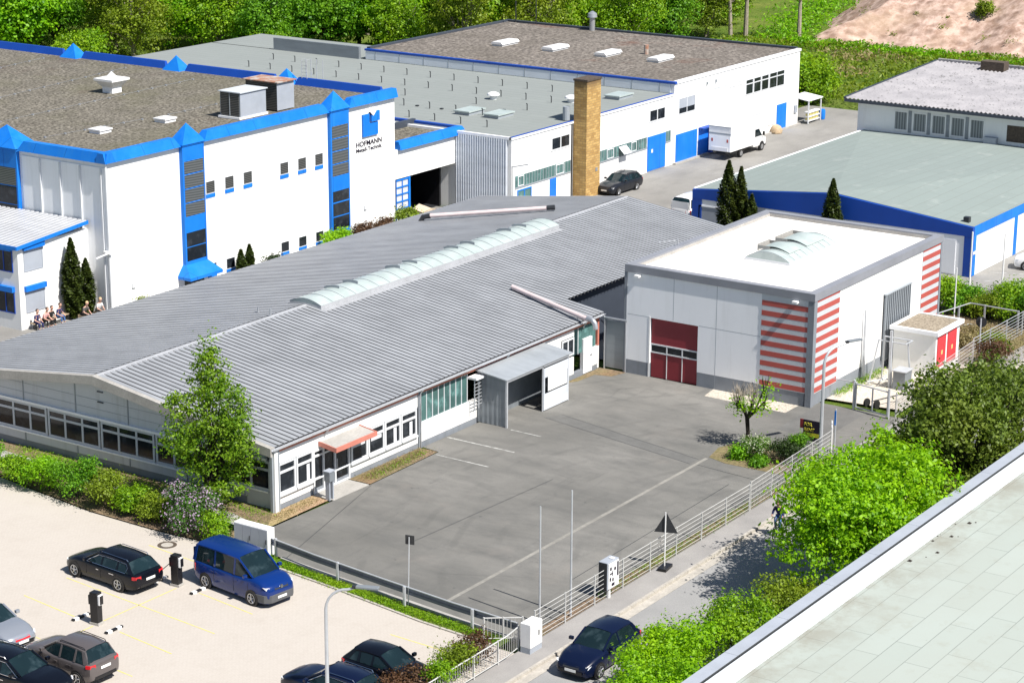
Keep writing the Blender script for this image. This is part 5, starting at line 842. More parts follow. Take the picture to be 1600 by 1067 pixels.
for i, (a, b, lab) in enumerate((((62.92, 65.05), (63.8, 65.0), 'black and white wheel stop behind the left charging post'), ((62.7, 62.9), (63.61, 62.85), 'black and white wheel stop in front of the left charging post'), ((68.0, 62.85), (68.95, 62.8), 'black and white wheel stop beside the rear wheel of the blue van'), ((68.0, 65.15), (68.9, 65.1), 'black and white wheel stop behind the black estate car'))):
    t = thing('wheel_stop', lab, 'wheel stop', ((a[0]+b[0])/2, (a[1]+b[1])/2, 0), group='wheel stops in the charging bays'); MB().obox((*(((Vector(a)+Vector(b))/2)), .0), (1, -.05), .98, .15, .09).build('body', 'black_plastic', t, bevel=.015); mb = MB()
    for k in (-.27, .27): c = (Vector(a)+Vector(b))/2+Vector((k, -.05*k)); mb.obox((c.x, c.y, .0), (1, -.05), .24, .156, .094)
    mb.build('reflector', 'white_metal', t)
# ------------------------------------------------------------------ cars
def interp(tab, x):
    for (a, b), (c, d) in zip(tab, tab[1:]):
        if x <= c: t = 0 if c == a else max(0, (x-a)/(c-a)); t = t*t*(3-2*t) if False else t; return b+(d-b)*t
    return tab[-1][1]
def car(name, label, cat, loc, hd, L=4.4, W=1.8, Ht=1.48, wb=2.65, fo=.85, wr=.32, zn=.72, zc=.98, zb=.98, zt=.98, xw=.75, xrf=.05, xrr=-1.35, xrb=-1.85, col='paint_black', chrome=False, rails=None, pil=(-.35,), van=False, front='plate', group=None, kind='hatch', grille='dark_metal', lowtrim=None, inset=.13):
    t = thing(name, label, cat, (loc[0], loc[1], loc[2] if len(loc) > 2 else 0), math.atan2(hd[1], hd[0]), group, True); w = W/2
    xf = L/2-fo; xr = xf-wb
    top = [(-L/2, zt-.22), (-L/2+.05, zt-.06), (-L/2+.2, zt), (xrb, zb), (xw-.3, zb), (xw, zc), ((xw+L/2)/2, (zc+zn)/2+.06), (L/2-.3, zn+.03), (L/2-.1, zn-.05), (L/2-.02, zn-.16), (L/2, zn-.24)]
    wid = [(-L/2, .80), (-L/2+.06, .90), (-L/2+.3, .97), (-L/2+.9, 1.0), (L/2-1.1, 1.0), (L/2-.45, .95), (L/2-.12, .84), (L/2-.03, .74), (L/2, .66)]
    bot = [(-L/2, .42), (-L/2+.12, .30), (-L/2+.5, .22), (L/2-.5, .20), (L/2-.1, .22), (L/2, .34)]
    xs = sorted(set([-L/2, -L/2+.03, -L/2+.06, -L/2+.12, -L/2+.2, -L/2+.35, -L/2+.6, L/2-.8, L/2-.55, L/2-.35, L/2-.2, L/2-.1, L/2-.04, L/2]+[-L/2+.9+(L-1.9)*i/14 for i in range(15)])); V = []; Fs = []; m = 15
    for x in xs:
        z1, z0, ww = interp(top, x), interp(bot, x), w*interp(wid, x); zm = z0+(z1-z0)*.55
        half = [(0, z1+.035), (.55*ww, z1+.028), (.82*ww, z1), (.93*ww, z1-.05), (.975*ww, z1-.13), (ww, zm), (.985*ww, z0+.14), (.93*ww, z0)]
        ring = half+[(-a, b) for a, b in half[::-1][:-1]]
        V += [(x, a, b) for a, b in ring]
    for i in range(len(xs)-1):
        for k in range(m): Fs.append((i*m+k, i*m+(k+1) % m, (i+1)*m+(k+1) % m, (i+1)*m+k))
    Fs += [tuple(range(m)), tuple(range((len(xs)-1)*m, len(xs)*m))[::-1]]
    body = MB().add(V, Fs).build('body', col, t, smooth=38)
    # glasshouse
    wbt, wt = w*.93, w*(.93-inset*1.6); zr = Ht; zg = zb-.02
    def ring2(x, zz, wlow, whi, zlow): return [(x, -wlow, zlow), (x, -whi, zz-.07), (x, -whi*.82, zz), (x, 0, zz+.03), (x, whi*.82, zz), (x, whi, zz-.07), (x, wlow, zlow)]
    st_ = [(xw+.06, zc+.0, .80), (xrf, zr-.02, 1), ((xrf+xrr)/2, zr+.01, 1), (xrr, zr-.04, .985), (xrb, zb+.06 if not van else zr-.3, .93)]
    V = []; Fs = []
    for i, (x, zz, k) in enumerate(st_):
        if i == 0: V += [(x, -wbt*.86, zc-.04), (x-.02, -wbt*.82, zc), (x, -wbt*.5, zc+.015), (x+.02, 0, zc+.03), (x, wbt*.5, zc+.015), (x-.02, wbt*.82, zc), (x, wbt*.86, zc-.04)]
        elif i == len(st_)-1: hw = wbt*.93; V += [(x, -hw, zg), (x+.01, -hw*.97, zz-.03), (x, -hw*.8, zz), (x-.02, 0, zz+.02), (x, hw*.8, zz), (x+.01, hw*.97, zz-.03), (x, hw, zg)]
        else: V += ring2(x, zz, wbt*(1 if i < 3 else .97), wt*k, zg)
    for i in range(len(st_)-1):
        for k in range(6): Fs.append((i*7+k, i*7+k+1, (i+1)*7+k+1, (i+1)*7+k))
    Fs += [tuple(range(7)), tuple(range((len(st_)-1)*7, len(st_)*7))]
    gh = MB().add(V, Fs).build('windows', 'car_glass', t, smooth=25)
    # painted roof skin
    rs = [(xrf+.02, zr-.02, 1), (xrf*.75+xrr*.25, zr+.0, 1), ((xrf+xrr)/2, zr+.01, 1), (xrf*.25+xrr*.75, zr-.01, .99), (xrr-.04, zr-.05, .98)]; V = []; Fs = []
    for x, zz, k in rs:
        a = wt*k; V += [(x, -a-.018, zz-.10), (x, -a-.012, zz-.05), (x, -a*.82, zz+.016), (x, 0, zz+.048), (x, a*.82, zz+.016), (x, a+.012, zz-.05), (x, a+.018, zz-.10)]
    for i in range(len(rs)-1):
        for k in range(6): Fs.append((i*7+k, i*7+k+1, (i+1)*7+k+1, (i+1)*7+k))
    MB().add(V, Fs).build('roof', col, t, smooth=50)
    for s in (-1, 1):
        MB().tube([(xw+.02, s*wbt*.87, zc+.01), (xrf+.02, s*(wt-.01), zr-.06)], .045, 6).build('pillar', col, t)
        def strip(xa, xb, xc, xd):   # pillar quad: bottom xa..xb, top xc..xd
            o = .014; MB().ext([(xa, s*(wbt+o), zg), (xb, s*(wbt+o), zg), (xd, s*(wt+o), zr-.09), (xc, s*(wt+o), zr-.09)], (0, -s*.04, 0)).build('pillar', col, t)
        for x in pil: strip(x-.05, x+.05, x-.05, x+.04)
        if van: strip(xrb, xrb+.18, xrr-.05, xrr+.08)
        else:
            hw = wbt*.93+.012; MB().ext([(xrb+.02, s*hw, zg), (xrb+.30, s*(wbt*.97+.012), zg), (xrr+.14, s*(wt+.012), zr-.1), (xrr-.06, s*(wt+.004), zr-.1)], (0, -s*.05, 0)).build('pillar', col, t)
    if van: MB().box(xrb-.03, xrb+.02, -wbt*.9, wbt*.9, zg-.3, zr-.28).build('tailgate', col, t)
    # wheels
    for xx in (xf, xr):
        for s in (-1, 1):
            y = s*(w-.072)
            ar = MB(); ar.lathe([(0, .0), (wr*1.17, .0), (wr*1.17, .05), (0, .05)], (xx, s*(w-.046), wr), (0, s, 0), 22); ar.build('wheel_arch', 'black_plastic', t)
            wh = MB().lathe([(wr*.66, -.08), (wr*.92, -.09), (wr, -.05), (wr, .06), (wr*.92, .10), (wr*.68, .10)], (xx, y, wr), (0, s, 0), 22).build('wheel', 'tyre', t, smooth=40)
            rm = MB(); rm.lathe([(wr*.58, .095), (wr*.70, .105), (wr*.70, .07), (wr*.58, .07)], (xx, y, wr), (0, s, 0), 22); rm.lathe([(0, .11), (wr*.2, .10), (wr*.2, .06), (0, .06)], (xx, y, wr), (0, s, 0), 10)
            for k in range(5):
                a = 2*math.pi*k/5+.3; c, q = math.cos(a), math.sin(a); pa, pb = (xx+wr*.12*c, y+s*.085, wr+wr*.12*q), (xx+wr*.64*c, y+s*.095, wr+wr*.64*q); rm.tube([pa, pb], wr*.085, 5)
            rm.build('rim', 'rim', wh); MB().lathe([(0, .05), (wr*.6, .05)], (xx, y, wr), (0, s, 0), 16).build('brake_disc', 'dark_metal', wh)
    # lights, plates, grille, mirrors, bumpers
    for s in (-1, 1):
        h_ = MB(); h_.ext([(L/2-.12, s*w*.42, zn-.11), (L/2-.20, s*w*.80, zn-.06), (L/2-.34, s*w*.90, zn-.04), (L/2-.20, s*w*.80, zn-.19), (L/2-.09, s*w*.44, zn-.22)], (.06, s*.03, .015)); h_.build('headlight', 'light_glass', t)
        tl = MB(); a = zt-.10-(.45 if van else .14); tl.ext([(-L/2-.004, s*w*.58, a), (-L/2+.05, s*w*.875, a), (-L/2+.24, s*w*.965, a), (-L/2+.24, s*w*.9, a), (-L/2+.12, s*w*.58, a)], (0, 0, .34 if van else .14)); tl.build('tail_light', 'tail_red', t)
        mi = MB(); mi.obox((xw-.22, s*(w+.08), zc+.03), (1, 0), .14, .2, .14); mi.build('mirror', col if col != 'paint_white' else 'black_plastic', t, bevel=.03)
        sd = MB()
        for x in [xw-.15]+list(pil)+([xr+.28] if not van else []): sd.box(x-.006, x+.006, s*w*1.001-.004, s*w*1.001+.004, .38, zb-.14)
        sd.build('door_seam', 'black_plastic', t)
        hn = MB()
        for x in [p+.12 for p in pil]+[xr+.42]: hn.box(x, x+.16, s*(w+.0)-.012, s*(w+.0)+.012, zb-.24, zb-.205)
        hn.build('door_handle', 'chrome' if chrome else col, t)
    g = MB(); g.ext([(L/2-.03, -w*.42, zn-.19), (L/2-.03, w*.42, zn-.19), (L/2-.09, w*.42, zn-.07), (L/2-.09, -w*.42, zn-.07)], (.035, 0, -.01)); g.build('grille', grille, t)
    b = MB(); b.box(L/2-.14, L/2+.025, -w*.60, w*.60, .30, .46) if not lowtrim else b.add([(x_, y_, z_) for z_ in (.26, .62) for x_, y_ in ((L/2-.75, -w-.012), (L/2-.2, -w*.93), (L/2+.03, -w*.66), (L/2+.03, w*.66), (L/2-.2, w*.93), (L/2-.75, w+.012))], [(5, 4, 3, 2, 1, 0), (6, 7, 8, 9, 10, 11)]+[(i_, (i_+1) % 6, 6+(i_+1) % 6, 6+i_) for i_ in range(6)]); b.build('bumper', lowtrim or 'black_plastic', t, bevel=.02); MB().box(-L/2-.02, -L/2+.14, -w*.66, w*.66, .36, .50).build('bumper', lowtrim or 'black_plastic', t, bevel=.02)
    MB().box(L/2+.027, L/2+.04, -.26, .26, .40, .51).build('number_plate', 'plate', t); MB().box(-L/2-.035, -L/2-.022, -.26, .26, .50 if van else zt-.36, .61 if van else zt-.25).build('number_plate', 'plate', t)
    if chrome:
        for s in (-1, 1):
            y0, y1 = s*(wbt+.022), s*(wt+.03); MB().tube([(xw-.12, s*wbt*.92, zg+.03), (xrf-.05, y1, zr-.12), ((xrf+xrr)/2, y1, zr-.09), (xrr+.05, y1*.99, zr-.13), (xrr-.1, s*(wt+wbt)/2*1.0, zr-.28), (xrb+.5, y0, zg+.03), (xw-.12, y0*.99, zg+.02)], .014, 5).build('window_trim', 'chrome', t)
    if rails:
        for s in (-1, 1): MB().tube([(xrf-.12, s*wt*.9, zr-.02), (xrf-.2, s*wt*.92, zr+.05), (xrr+.1, s*wt*.9, zr+.03), (xrr+.02, s*wt*.88, zr-.05)], .018, 5).build('roof_rail', rails, t)
    MB().tube([(xw-.0, -w*.5, zc+.05), (xw-.12, w*.05, zc+.09)], .012, 4).build('wiper', 'black_plastic', t); MB().tube([(xw-.0, w*.1, zc+.05), (xw-.12, w*.6, zc+.08)], .012, 4).build('wiper', 'black_plastic', t)
    return t
PD = Vector((-.085, -.996))
car('estate_car', 'black estate car with silver window trim plugged into the charging post', 'car', (67.42, 66.95), (.075, .997), L=4.85, W=1.84, Ht=1.47, wb=2.9, fo=.82, wr=.345, zn=.74, zc=1.0, zb=.97, zt=1.0, xw=.95, xrf=.2, xrr=-1.7, xrb=-2.25, chrome=True, rails='chrome', pil=(-.15, -1.15))
v = car('van', 'dark blue passenger van with silver rims in front of the grey cabinet', 'van', (69.72, 61.2), (-.13, -.99), L=4.95, W=1.9, Ht=1.97, wb=3.05, fo=.95, wr=.34, zn=1.02, zc=1.22, zb=1.16, zt=1.2, xw=1.45, xrf=.55, xrr=-2.2, xrb=-2.42, col='paint_blue', pil=(.35, -.95), van=True, lowtrim='plastic_grey', inset=.07)
MB().lathe([(0, 0), (.085, 0), (.085, .03), (0, .03)], (2.45, 0, .90), (1, 0, .2), 16).build('badge', 'chrome', v)
car('hatchback', 'silver hatchback at the left edge facing the camera with a red line on its nose', 'car', (59.62, 66.55), (-.09, -.996), L=4.25, W=1.79, Ht=1.45, wb=2.62, zn=.74, xw=.78, xrf=.05, xrr=-1.5, xrb=-1.95, col='paint_silver', pil=(-.3,), grille='tail_red')
car('compact_car', 'grey brown tall hatchback seen from behind at the lower left', 'car', (59.15, 61.45), (.05, 1), L=4.2, W=1.76, Ht=1.58, wb=2.58, zn=.82, zc=1.06, zb=1.02, zt=1.12, xw=.8, xrf=.0, xrr=-1.6, xrb=-1.98, col='paint_brown', pil=(-.3, -1.15), rails='black_plastic')
car('suv', 'black estate with silver roof rails half cut off by the lower left corner', 'car', (56.6, 61.75), (.02, -1), L=4.75, W=1.86, Ht=1.62, wb=2.8, zn=.92, zc=1.12, zb=1.06, zt=1.12, xw=.85, xrf=.1, xrr=-1.75, xrb=-2.2, col='paint_black', chrome=True, rails='chrome', pil=(-.2, -1.1))
car('suv', 'dark blue car facing away behind the foreground lamp post', 'car', (62.95, 50.75), (.03, 1), L=4.45, W=1.83, Ht=1.52, wb=2.68, zn=.84, zc=1.04, zb=1.0, zt=1.05, xw=.8, xrf=.05, xrr=-1.6, xrb=-2.05, col='paint_navy', chrome=True, rails='chrome', pil=(-.3,))
car('hatchback', 'small black hatchback facing the bushes at the car park corner', 'car', (65.6, 49.95), (-.03, -1), L=3.95, W=1.7, Ht=1.46, wb=2.5, zn=.76, xw=.75, xrf=.0, xrr=-1.35, xrb=-1.8, col='paint_black', pil=(-.3, -1.0))
car('parked_car', 'dark blue car parked at the street kerb half hidden by bright bushes', 'car', (72.35, 44.2, -.11), (-1, .0), L=4.35, W=1.8, Ht=1.5, wb=2.6, zn=.74, xw=.8, xrf=.0, xrr=-1.5, xrb=-1.95, col='paint_navy', pil=(-.3,))
car('estate_car', 'dark grey estate car parked beside the brick chimney', 'car', (152.3, 91.75, -.03), (-1, .02), L=4.75, W=1.82, Ht=1.47, wb=2.75, zn=.76, xw=.85, xrf=.1, xrr=-1.7, xrb=-2.2, col='paint_dark', pil=(-.2, -1.1), rails='black_plastic')
car('white_van', 'white van half hidden behind the corner of the blue edged building', 'van', (147.6, 82.0, -.03), (1, -.05), L=4.6, W=1.85, Ht=1.85, wb=2.8, zn=.95, zc=1.15, zb=1.1, zt=1.15, xw=1.2, xrf=.4, xrr=-2.0, xrb=-2.25, col='paint_white', pil=(.2, -.9), van=True, inset=.07)
car('small_car', 'small white car parked nose to the white wall at the right edge', 'car', (147.0, 53.5, -.03), (-.3, .95), L=4.0, W=1.7, Ht=1.46, wb=2.5, zn=.8, xw=.9, xrf=.1, xrr=-1.35, xrb=-1.8, col='paint_white', pil=(-.25,))
car('hidden_car', 'silver car on the street almost hidden behind the dark olive tree', 'car', (106.2, 44.6, -.11), (-1, 0), L=4.3, W=1.78, Ht=1.46, col='paint_silver')
# box truck
t = thing('box_truck', 'white box truck with tail lift parked along the tall white hall', 'truck', (172.1, 91.3, -.03), 0, None, True)
bx = MB().box(-3.75, .75, -1.1, 1.1, .78, 3.0).build('cargo_box', 'white_wall', t, bevel=.03); MB().box(-3.79, -3.752, -1.05, 1.05, .82, 2.15).build('tail_lift', 'white_panel', bx); mb = MB(); mb.box(-3.78, -3.752, -1.08, 1.08, 2.9, 3.0); mb.box(-3.78, -3.752, -1.08, 1.08, 2.28, 2.42); mb.build('frame', 'frame_grey', bx); mb = MB(); mb.box(-3.8, -3.791, .66, .82, 1.62, 1.9); mb.box(-3.8, -3.791, -.86, -.7, 1.62, 1.9); mb.build('warning_flag', 'red_stripe', bx); MB().box(-3.82, -3.79, -.8, .8, .85, 1.15).build('step_plate', 'white_metal', bx)
V = []
for y in (-.95, .95): V += [(.8, y, .5), (3.1, y, .5), (3.15, y, 1.1), (2.5, y, 1.35), (1.75, y, 2.15), (.8, y, 2.2)]
cb = MB().add(V, [(0, 1, 2, 3, 4, 5), (11, 10, 9, 8, 7, 6)]+[(i, (i+1) % 6, 6+(i+1) % 6, 6+i) for i in range(6)]).build('cab', 'paint_white', t, bevel=.05)
mb = MB(); mb.add([(2.46, -.8, 1.42), (2.46, .8, 1.42), (1.82, .78, 2.12), (1.82, -.78, 2.12)], [(0, 1, 2, 3)])
for v in mb.v[:]: pass
mb.v = [(x+.02, y, z+.02) for x, y, z in mb.v]
for s in (-1, 1): mb.ext([(.95, s*.96, 1.4), (2.3, s*.96, 1.4), (1.72, s*.96, 2.05), (.95, s*.96, 2.05)], (0, s*.01, 0))
mb.build('windows', 'car_glass', cb)
for s in (-1, 1): MB().box(2.3, 2.42, s*1.12-.08, s*1.12+.08, 1.4, 1.75).build('mirror', 'black_plastic', cb); MB().box(3.02, 3.14, s*.7-.15, s*.7+.15, .85, 1.05).build('headlight', 'light_glass', cb)
mb = MB(); mb.box(-3.5, 2.8, -.45, .45, .4, .77); mb.box(3.02, 3.2, -.9, .9, .35, .6); mb.box(-3.7, -3.6, -.9, .9, .45, .6); mb.build('chassis', 'black_plastic', t)
for x in (-1.55, 2.35):
    for s in (-1, 1):
        if x > 0: MB().lathe([(0, 0), (.45, 0), (.45, .04), (0, .04)], (x, s*.93, .42), (0, s, 0), 20).build('wheel_arch', 'black_plastic', t)
        wh = MB().lathe([(0, -.1), (.33, -.12), (.37, -.08), (.37, .08), (.33, .12), (.22, .12)], (x, s*.88, .37), (0, s, 0), 20).build('wheel', 'tyre', t); MB().lathe([(.24, .125), (.1, .10), (0, .14)], (x, s*.88, .37), (0, s, 0), 14).build('rim', 'rim', wh)
# ------------------------------------------------------------------ trees and plants
def leaves(P, size, upb=.35, seed=0, narrow=.6, N=None):
    r = np.random.default_rng(seed); n = len(P); d = r.normal(size=(n, 3))
    if N is None: d[:, 2] += upb*2
    else: d = d*.62+N; d[:, 2] += upb
    d /= np.linalg.norm(d, axis=1)[:, None]
    a = np.cross(d, r.normal(size=(n, 3))); a /= np.linalg.norm(a, axis=1)[:, None]; b = np.cross(d, a); s = size*r.uniform(.6, 1.3, (n, 1)); s2 = s*narrow
    V = np.stack([P-a*s, P-b*s2+d*s*.15, P+a*s, P+b*s2+d*s*.15], 1).reshape(-1, 3); return V
def quads(name, V, mat, parent=None):
    n = len(V)//4; me = bpy.data.meshes.new(name); me.vertices.add(len(V)); me.vertices.foreach_set('co', V.astype(np.float32).ravel()); me.loops.add(n*4); me.loops.foreach_set('vertex_index', np.arange(n*4, dtype=np.int32))
    me.polygons.add(n); me.polygons.foreach_set('loop_start', np.arange(0, n*4, 4, dtype=np.int32)); me.update(calc_edges=True); me.validate(); me.materials.append(M[mat])
    o = bpy.data.objects.new(name, me); C.objects.link(o)
    if parent: o.parent = parent
    return o
def crown(blobs, ncl, per, rc, seed, lo=.55, hi=1.02, down=.35):
    r = np.random.default_rng(seed); B = np.array(blobs, float); wgt = (B[:, 3]*B[:, 4]+B[:, 3]*B[:, 5]); k = r.choice(len(B), ncl, p=wgt/wgt.sum()); d = r.normal(size=(ncl, 3)); d /= np.linalg.norm(d, axis=1)[:, None]
    fl = (d[:, 2] < 0) & (r.random(ncl) > down); d[fl, 2] *= -1; rad = r.uniform(lo**2, hi**2, (ncl, 1))**.5; sh = r.random(ncl) < .13; rad[sh] = r.uniform(1.0, 1.22, (sh.sum(), 1)); cc = B[k, :3]+d*B[k, 3:6]*rad
    q = r.normal(size=(ncl, per, 3))*np.array([1, 1, .7]); P = (cc[:, None, :]+q*rc*r.uniform(.5, 1.4, (ncl, 1, 1))).reshape(-1, 3)
    q = q/np.maximum(np.linalg.norm(q, axis=2), .3)[:, :, None]; N = (q*.75+d[:, None, :]*.55).reshape(-1, 3); return P, N
def tree(name, label, cat, loc, blobs, ncl, per, rc, lsize, mat, trunk_r=.18, bark='bark', seed=1, group=None, upb=.35, trunk=True, lo=.55, narrow=.6, tz=None):
    t = thing(name, label, cat, loc, 0, group, True); r = random.Random(seed)
    P, N = crown(blobs, ncl, per, rc, seed, lo=lo); P[:, 2] = np.maximum(P[:, 2], .05); quads('crown', leaves(P, lsize, upb, seed, narrow, N), mat, t)
    if trunk:
        B = blobs; top = max(b[2]+b[5]*.5 for b in B); cx, cy = B[0][0], B[0][1]; mb = MB(); h = min(b[2]-b[5]*.4 for b in B)
        pts = [(0, 0, -.1), (r.uniform(-.1, .1), r.uniform(-.1, .1), h*.5), (cx*.3, cy*.3, h), (cx*.8, cy*.8, (h+top)/2), (cx, cy, top)]; mb.tube(pts, [trunk_r*1.25, trunk_r, trunk_r*.85, trunk_r*.5, trunk_r*.12], 8)
        for b in B:
            for q in range(3):
                e = Vector((b[0]+r.uniform(-.6, .6)*b[3], b[1]+r.uniform(-.6, .6)*b[4], b[2]+r.uniform(-.1, .7)*b[5])); s0 = Vector((cx*.4, cy*.4, h*r.uniform(.7, 1.15))); mid = s0.lerp(e, .5)+Vector((0, 0, .12*(e-s0).length)); mb.tube([s0, mid, e], [trunk_r*.5, trunk_r*.3, trunk_r*.08], 5)
        mb.build('trunk', bark, t, smooth=60)
    return t
def blobset(rx, rz, zc, n, seed, ry=None, k=.55):
    r = random.Random(seed); B = [(0, 0, zc, rx*.75, (ry or rx)*.75, rz*.8)]
    for i in range(n):
        a = 2*math.pi*i/n+r.uniform(-.4, .4); q = r.uniform(.35, .75); f = r.uniform(k*.75, k*1.15); B.append((rx*q*math.cos(a), (ry or rx)*q*math.sin(a), zc+rz*r.uniform(-.5, .62), rx*f, (ry or rx)*f, rz*f))
    return B
# the bright maple and the dark olive tree by the street, the bushes in front
tree('maple_tree', 'bright lime green maple with a broad crown over the street fence', 'tree', (85.0, 38.3, 0), blobset(4.4, 3.0, 3.5, 11, 4, ry=3.4, k=.5)+[(5.2, 1.2, 3.2, 2.4, 1.9, 2.0), (8.2, 2.9, 4.0, .8, .7, 1.3), (2.0, 3.4, 3.6, 1.6, 1.2, 1.5), (-2.6, .6, 3.4, 1.5, 1.4, 1.3)], 1500, 26, .26, .10, 'leaf_lime', .2, seed=5, upb=.6)
tree('oval_leaved_tree', 'large dark olive green tree right of the lime green maple', 'tree', (98.0, 38.8, 0), blobset(4.8, 3.2, 4.0, 11, 8, ry=3.4, k=.5)+[(5.5, 1.2, 4.0, 2.8, 2.2, 2.4), (-3.5, 1.0, 3.2, 2.2, 1.8, 2.0), (9.0, 2.0, 3.3, 1.8, 1.5, 1.8), (-2.0, 2.6, 2.0, 2.0, 1.6, 1.6), (1.5, 2.9, 2.2, 2.0, 1.6, 1.6), (-4.6, 2.2, 3.6, 1.2, 1.2, 1.3), (-4.5, -.5, 1.8, 2.0, 2.0, 1.6), (0, -1, 1.6, 3, 2, 1.5)], 1900, 20, .24, .105, 'leaf_oval', .22, 'bark_dark', seed=9, upb=.2)
tree('bush', 'bright green leafy bush hiding the parked blue car at the bottom edge', 'bush', (70.4, 40.0, 0), blobset(2.5, 1.5, 1.8, 9, 3, ry=1.7, k=.42), 430, 26, .21, .07, 'leaf_lime', .06, seed=11, upb=.6)
tree('bush', 'bright green bush at the bottom edge just left of the pale flat roof', 'bush', (67.4, 38.6, 0), blobset(2.4, 1.6, 1.7, 8, 13, ry=1.7, k=.42), 380, 26, .21, .07, 'leaf_lime', .06, seed=12, upb=.6)
tree('bush', 'rounded olive green bush on the street verge between the parked blue car and the maple', 'bush', (75.0, 39.3, 0), blobset(2.6, 1.6, 1.8, 9, 23, ry=1.6, k=.42), 430, 24, .21, .068, 'leaf_bush', .06, seed=13, upb=.5)
tree('bush', 'low olive bush at the foot of the lime green maple', 'bush', (79.4, 38.8, 0), blobset(2.3, 1.2, 1.3, 8, 33, ry=1.4, k=.45), 380, 22, .2, .065, 'leaf_olive', .05, seed=14, upb=.5)
# garden side of the hall
tree('tall_tree', 'tall slender green tree standing in front of the hall gable', 'tree', (76.3, 68.85, 0), [(0, 0, 4.6, 1.5, 1.6, 2.2), (.3, .1, 6.4, 1.05, 1.2, 1.5), (.1, 0, 7.9, .55, .55, 1.1), (.2, -1.3, 4.2, .9, .9, 1.2), (-.3, -.9, 1.5, 1.1, 1.2, 1.0), (-.2, 1.5, 3.0, .9, .9, 1.1), (.3, -1.0, 6.2, .7, .7, .8), (-.9, .8, 3.6, 1.2, 1.2, 1.5), (.6, -.9, 3.2, 1.3, 1.3, 1.6), (.2, .3, 2.2, 1.2, 1.2, 1.2), (.9, -1.2, 5.2, .7, .7, .8), (-.7, 1.3, 5.2, .8, .8, 1.0), (1.2, -.8, 2.0, .8, .8, .8)], 760, 20, .19, .082, 'leaf_tall', .11, 'bark_dark', seed=21, upb=.4, lo=.25)
tree('lilac_bush', 'lilac bush in pale purple bloom beside the tall slender tree', 'bush', (73.9, 68.0, 0), blobset(1.35, 1.15, 1.25, 6, 43, ry=1.5), 300, 26, .17, .06, 'leaf_lilac', .05, seed=22, upb=.5)
tree('bush', 'low bush with white flecked leaves at the end of the hedge behind the blue van', 'bush', (73.6, 66.2, 0), blobset(.8, .7, .7, 5, 53), 130, 22, .15, .055, 'leaf_bush', .04, seed=23)
hb = [((74.0, 82.6), 1.3, 1.0, 'leaf_green', 'yellow green hedge bush at the far left edge of the garden strip'), ((74.1, 80.0), 1.25, .95, 'leaf_bush', 'yellow green hedge bush second from the left edge of the garden strip'), ((74.2, 77.9), 1.15, 1.15, 'leaf_bright', 'bright hedge bush left of the round dark green one'), ((74.3, 76.0), 1.25, 1.25, 'leaf_green', 'round dark green hedge bush in the garden strip'), ((74.2, 73.9), 1.1, .95, 'leaf_olive', 'olive hedge bush with reddish shoots in the garden strip'), ((74.1, 72.2), 1.0, .85, 'leaf_bush', 'low light green hedge bush in the middle of the garden strip'), ((74.1, 70.6), 1.05, .8, 'leaf_olive', 'low sparse hedge bush in the shade beside the lilac')]
for i, ((x, y), rx, rz, m_, lab) in enumerate(hb): tree('hedge_bush', lab, 'bush', (x, y, 0), blobset(rx*.85, rz*.8, rz*.85, 5, 60+i, ry=rx), 220, 24, .17, .06, m_, .04, seed=30+i, group='hedge bushes along the car park', upb=.5)
for i, ((x, y), rx, rz, m_, lab) in enumerate([((64.4, 48.3), .9, .7, 'leaf_red', 'dark red leaved bush in front of the small black hatchback'), ((67.4, 48.1), .9, .75, 'leaf_olive', 'yellow green bush behind the parking railing'), ((68.9, 48.2), .8, .7, 'leaf_red', 'reddish bush at the corner of the parking railing'), ((66.0, 47.9), .7, .7, 'leaf_bush', 'fresh green bush between the two reddish bushes at the parking railing')]):
    tree('corner_bush', lab, 'bush', (x, y, 0), blobset(rx, rz*.9, rz, 5, 80+i), 150, 20, .17, .055, m_, .03, seed=50+i, upb=.4)
# planting bed by the yard entrance
t = thing('pollard_tree', 'small pruned tree with a bare knobbly crown in the yard planting bed', 'tree', (100.37, 52.2, 0), local=True); mb = MB(); rr = random.Random(4); mb.tube([(0, 0, -.1), (.03, 0, .8), (-.03, .05, 1.6)], [.14, .11, .12], 8); ends = []
for k in range(7):
    a = 2*math.pi*k/7; e = Vector((.75*math.cos(a)*rr.uniform(.5, 1.2), .95*math.sin(a)*rr.uniform(.6, 1.2), rr.uniform(2.3, 3.3))); mb.tube([(-.03, .05, 1.55), (e.x*.45, e.y*.45, 2.05), tuple(e)], [.085, .06, .045], 6); ends.append(e)
    for q in range(5): f_ = e+Vector((rr.uniform(-.35, .35), rr.uniform(-.35, .35), rr.uniform(.15, .8))); mb.tube([tuple(e-Vector((0, 0, rr.uniform(0, .5)))), tuple(f_)], [.03, .012], 4)
mb.build('trunk', 'bark_dark', t); mb = MB()
for e in ends[:5]:
    for q in range(34): p0 = e+Vector((rr.uniform(-.3, .3), rr.uniform(-.3, .3), rr.uniform(-.1, .3))); mb.tube([tuple(p0), tuple(p0+Vector((rr.uniform(-.3, .3), rr.uniform(-.3, .3), rr.uniform(.3, .7))))], [.012, .006], 3)
mb.build('twigs', 'bark_pale', t); P = np.concatenate([np.random.default_rng(i).normal(size=(110, 3))*.28+np.array([e.x, e.y-.1, e.z-.1]) for i, e in enumerate(ends[2:])]+[np.random.default_rng(9).normal(size=(30, 3))*.18+np.array([.3, -.7, 2.1])]); quads('leaves', leaves(P, .085, .8, 3), 'leaf_lime', t)
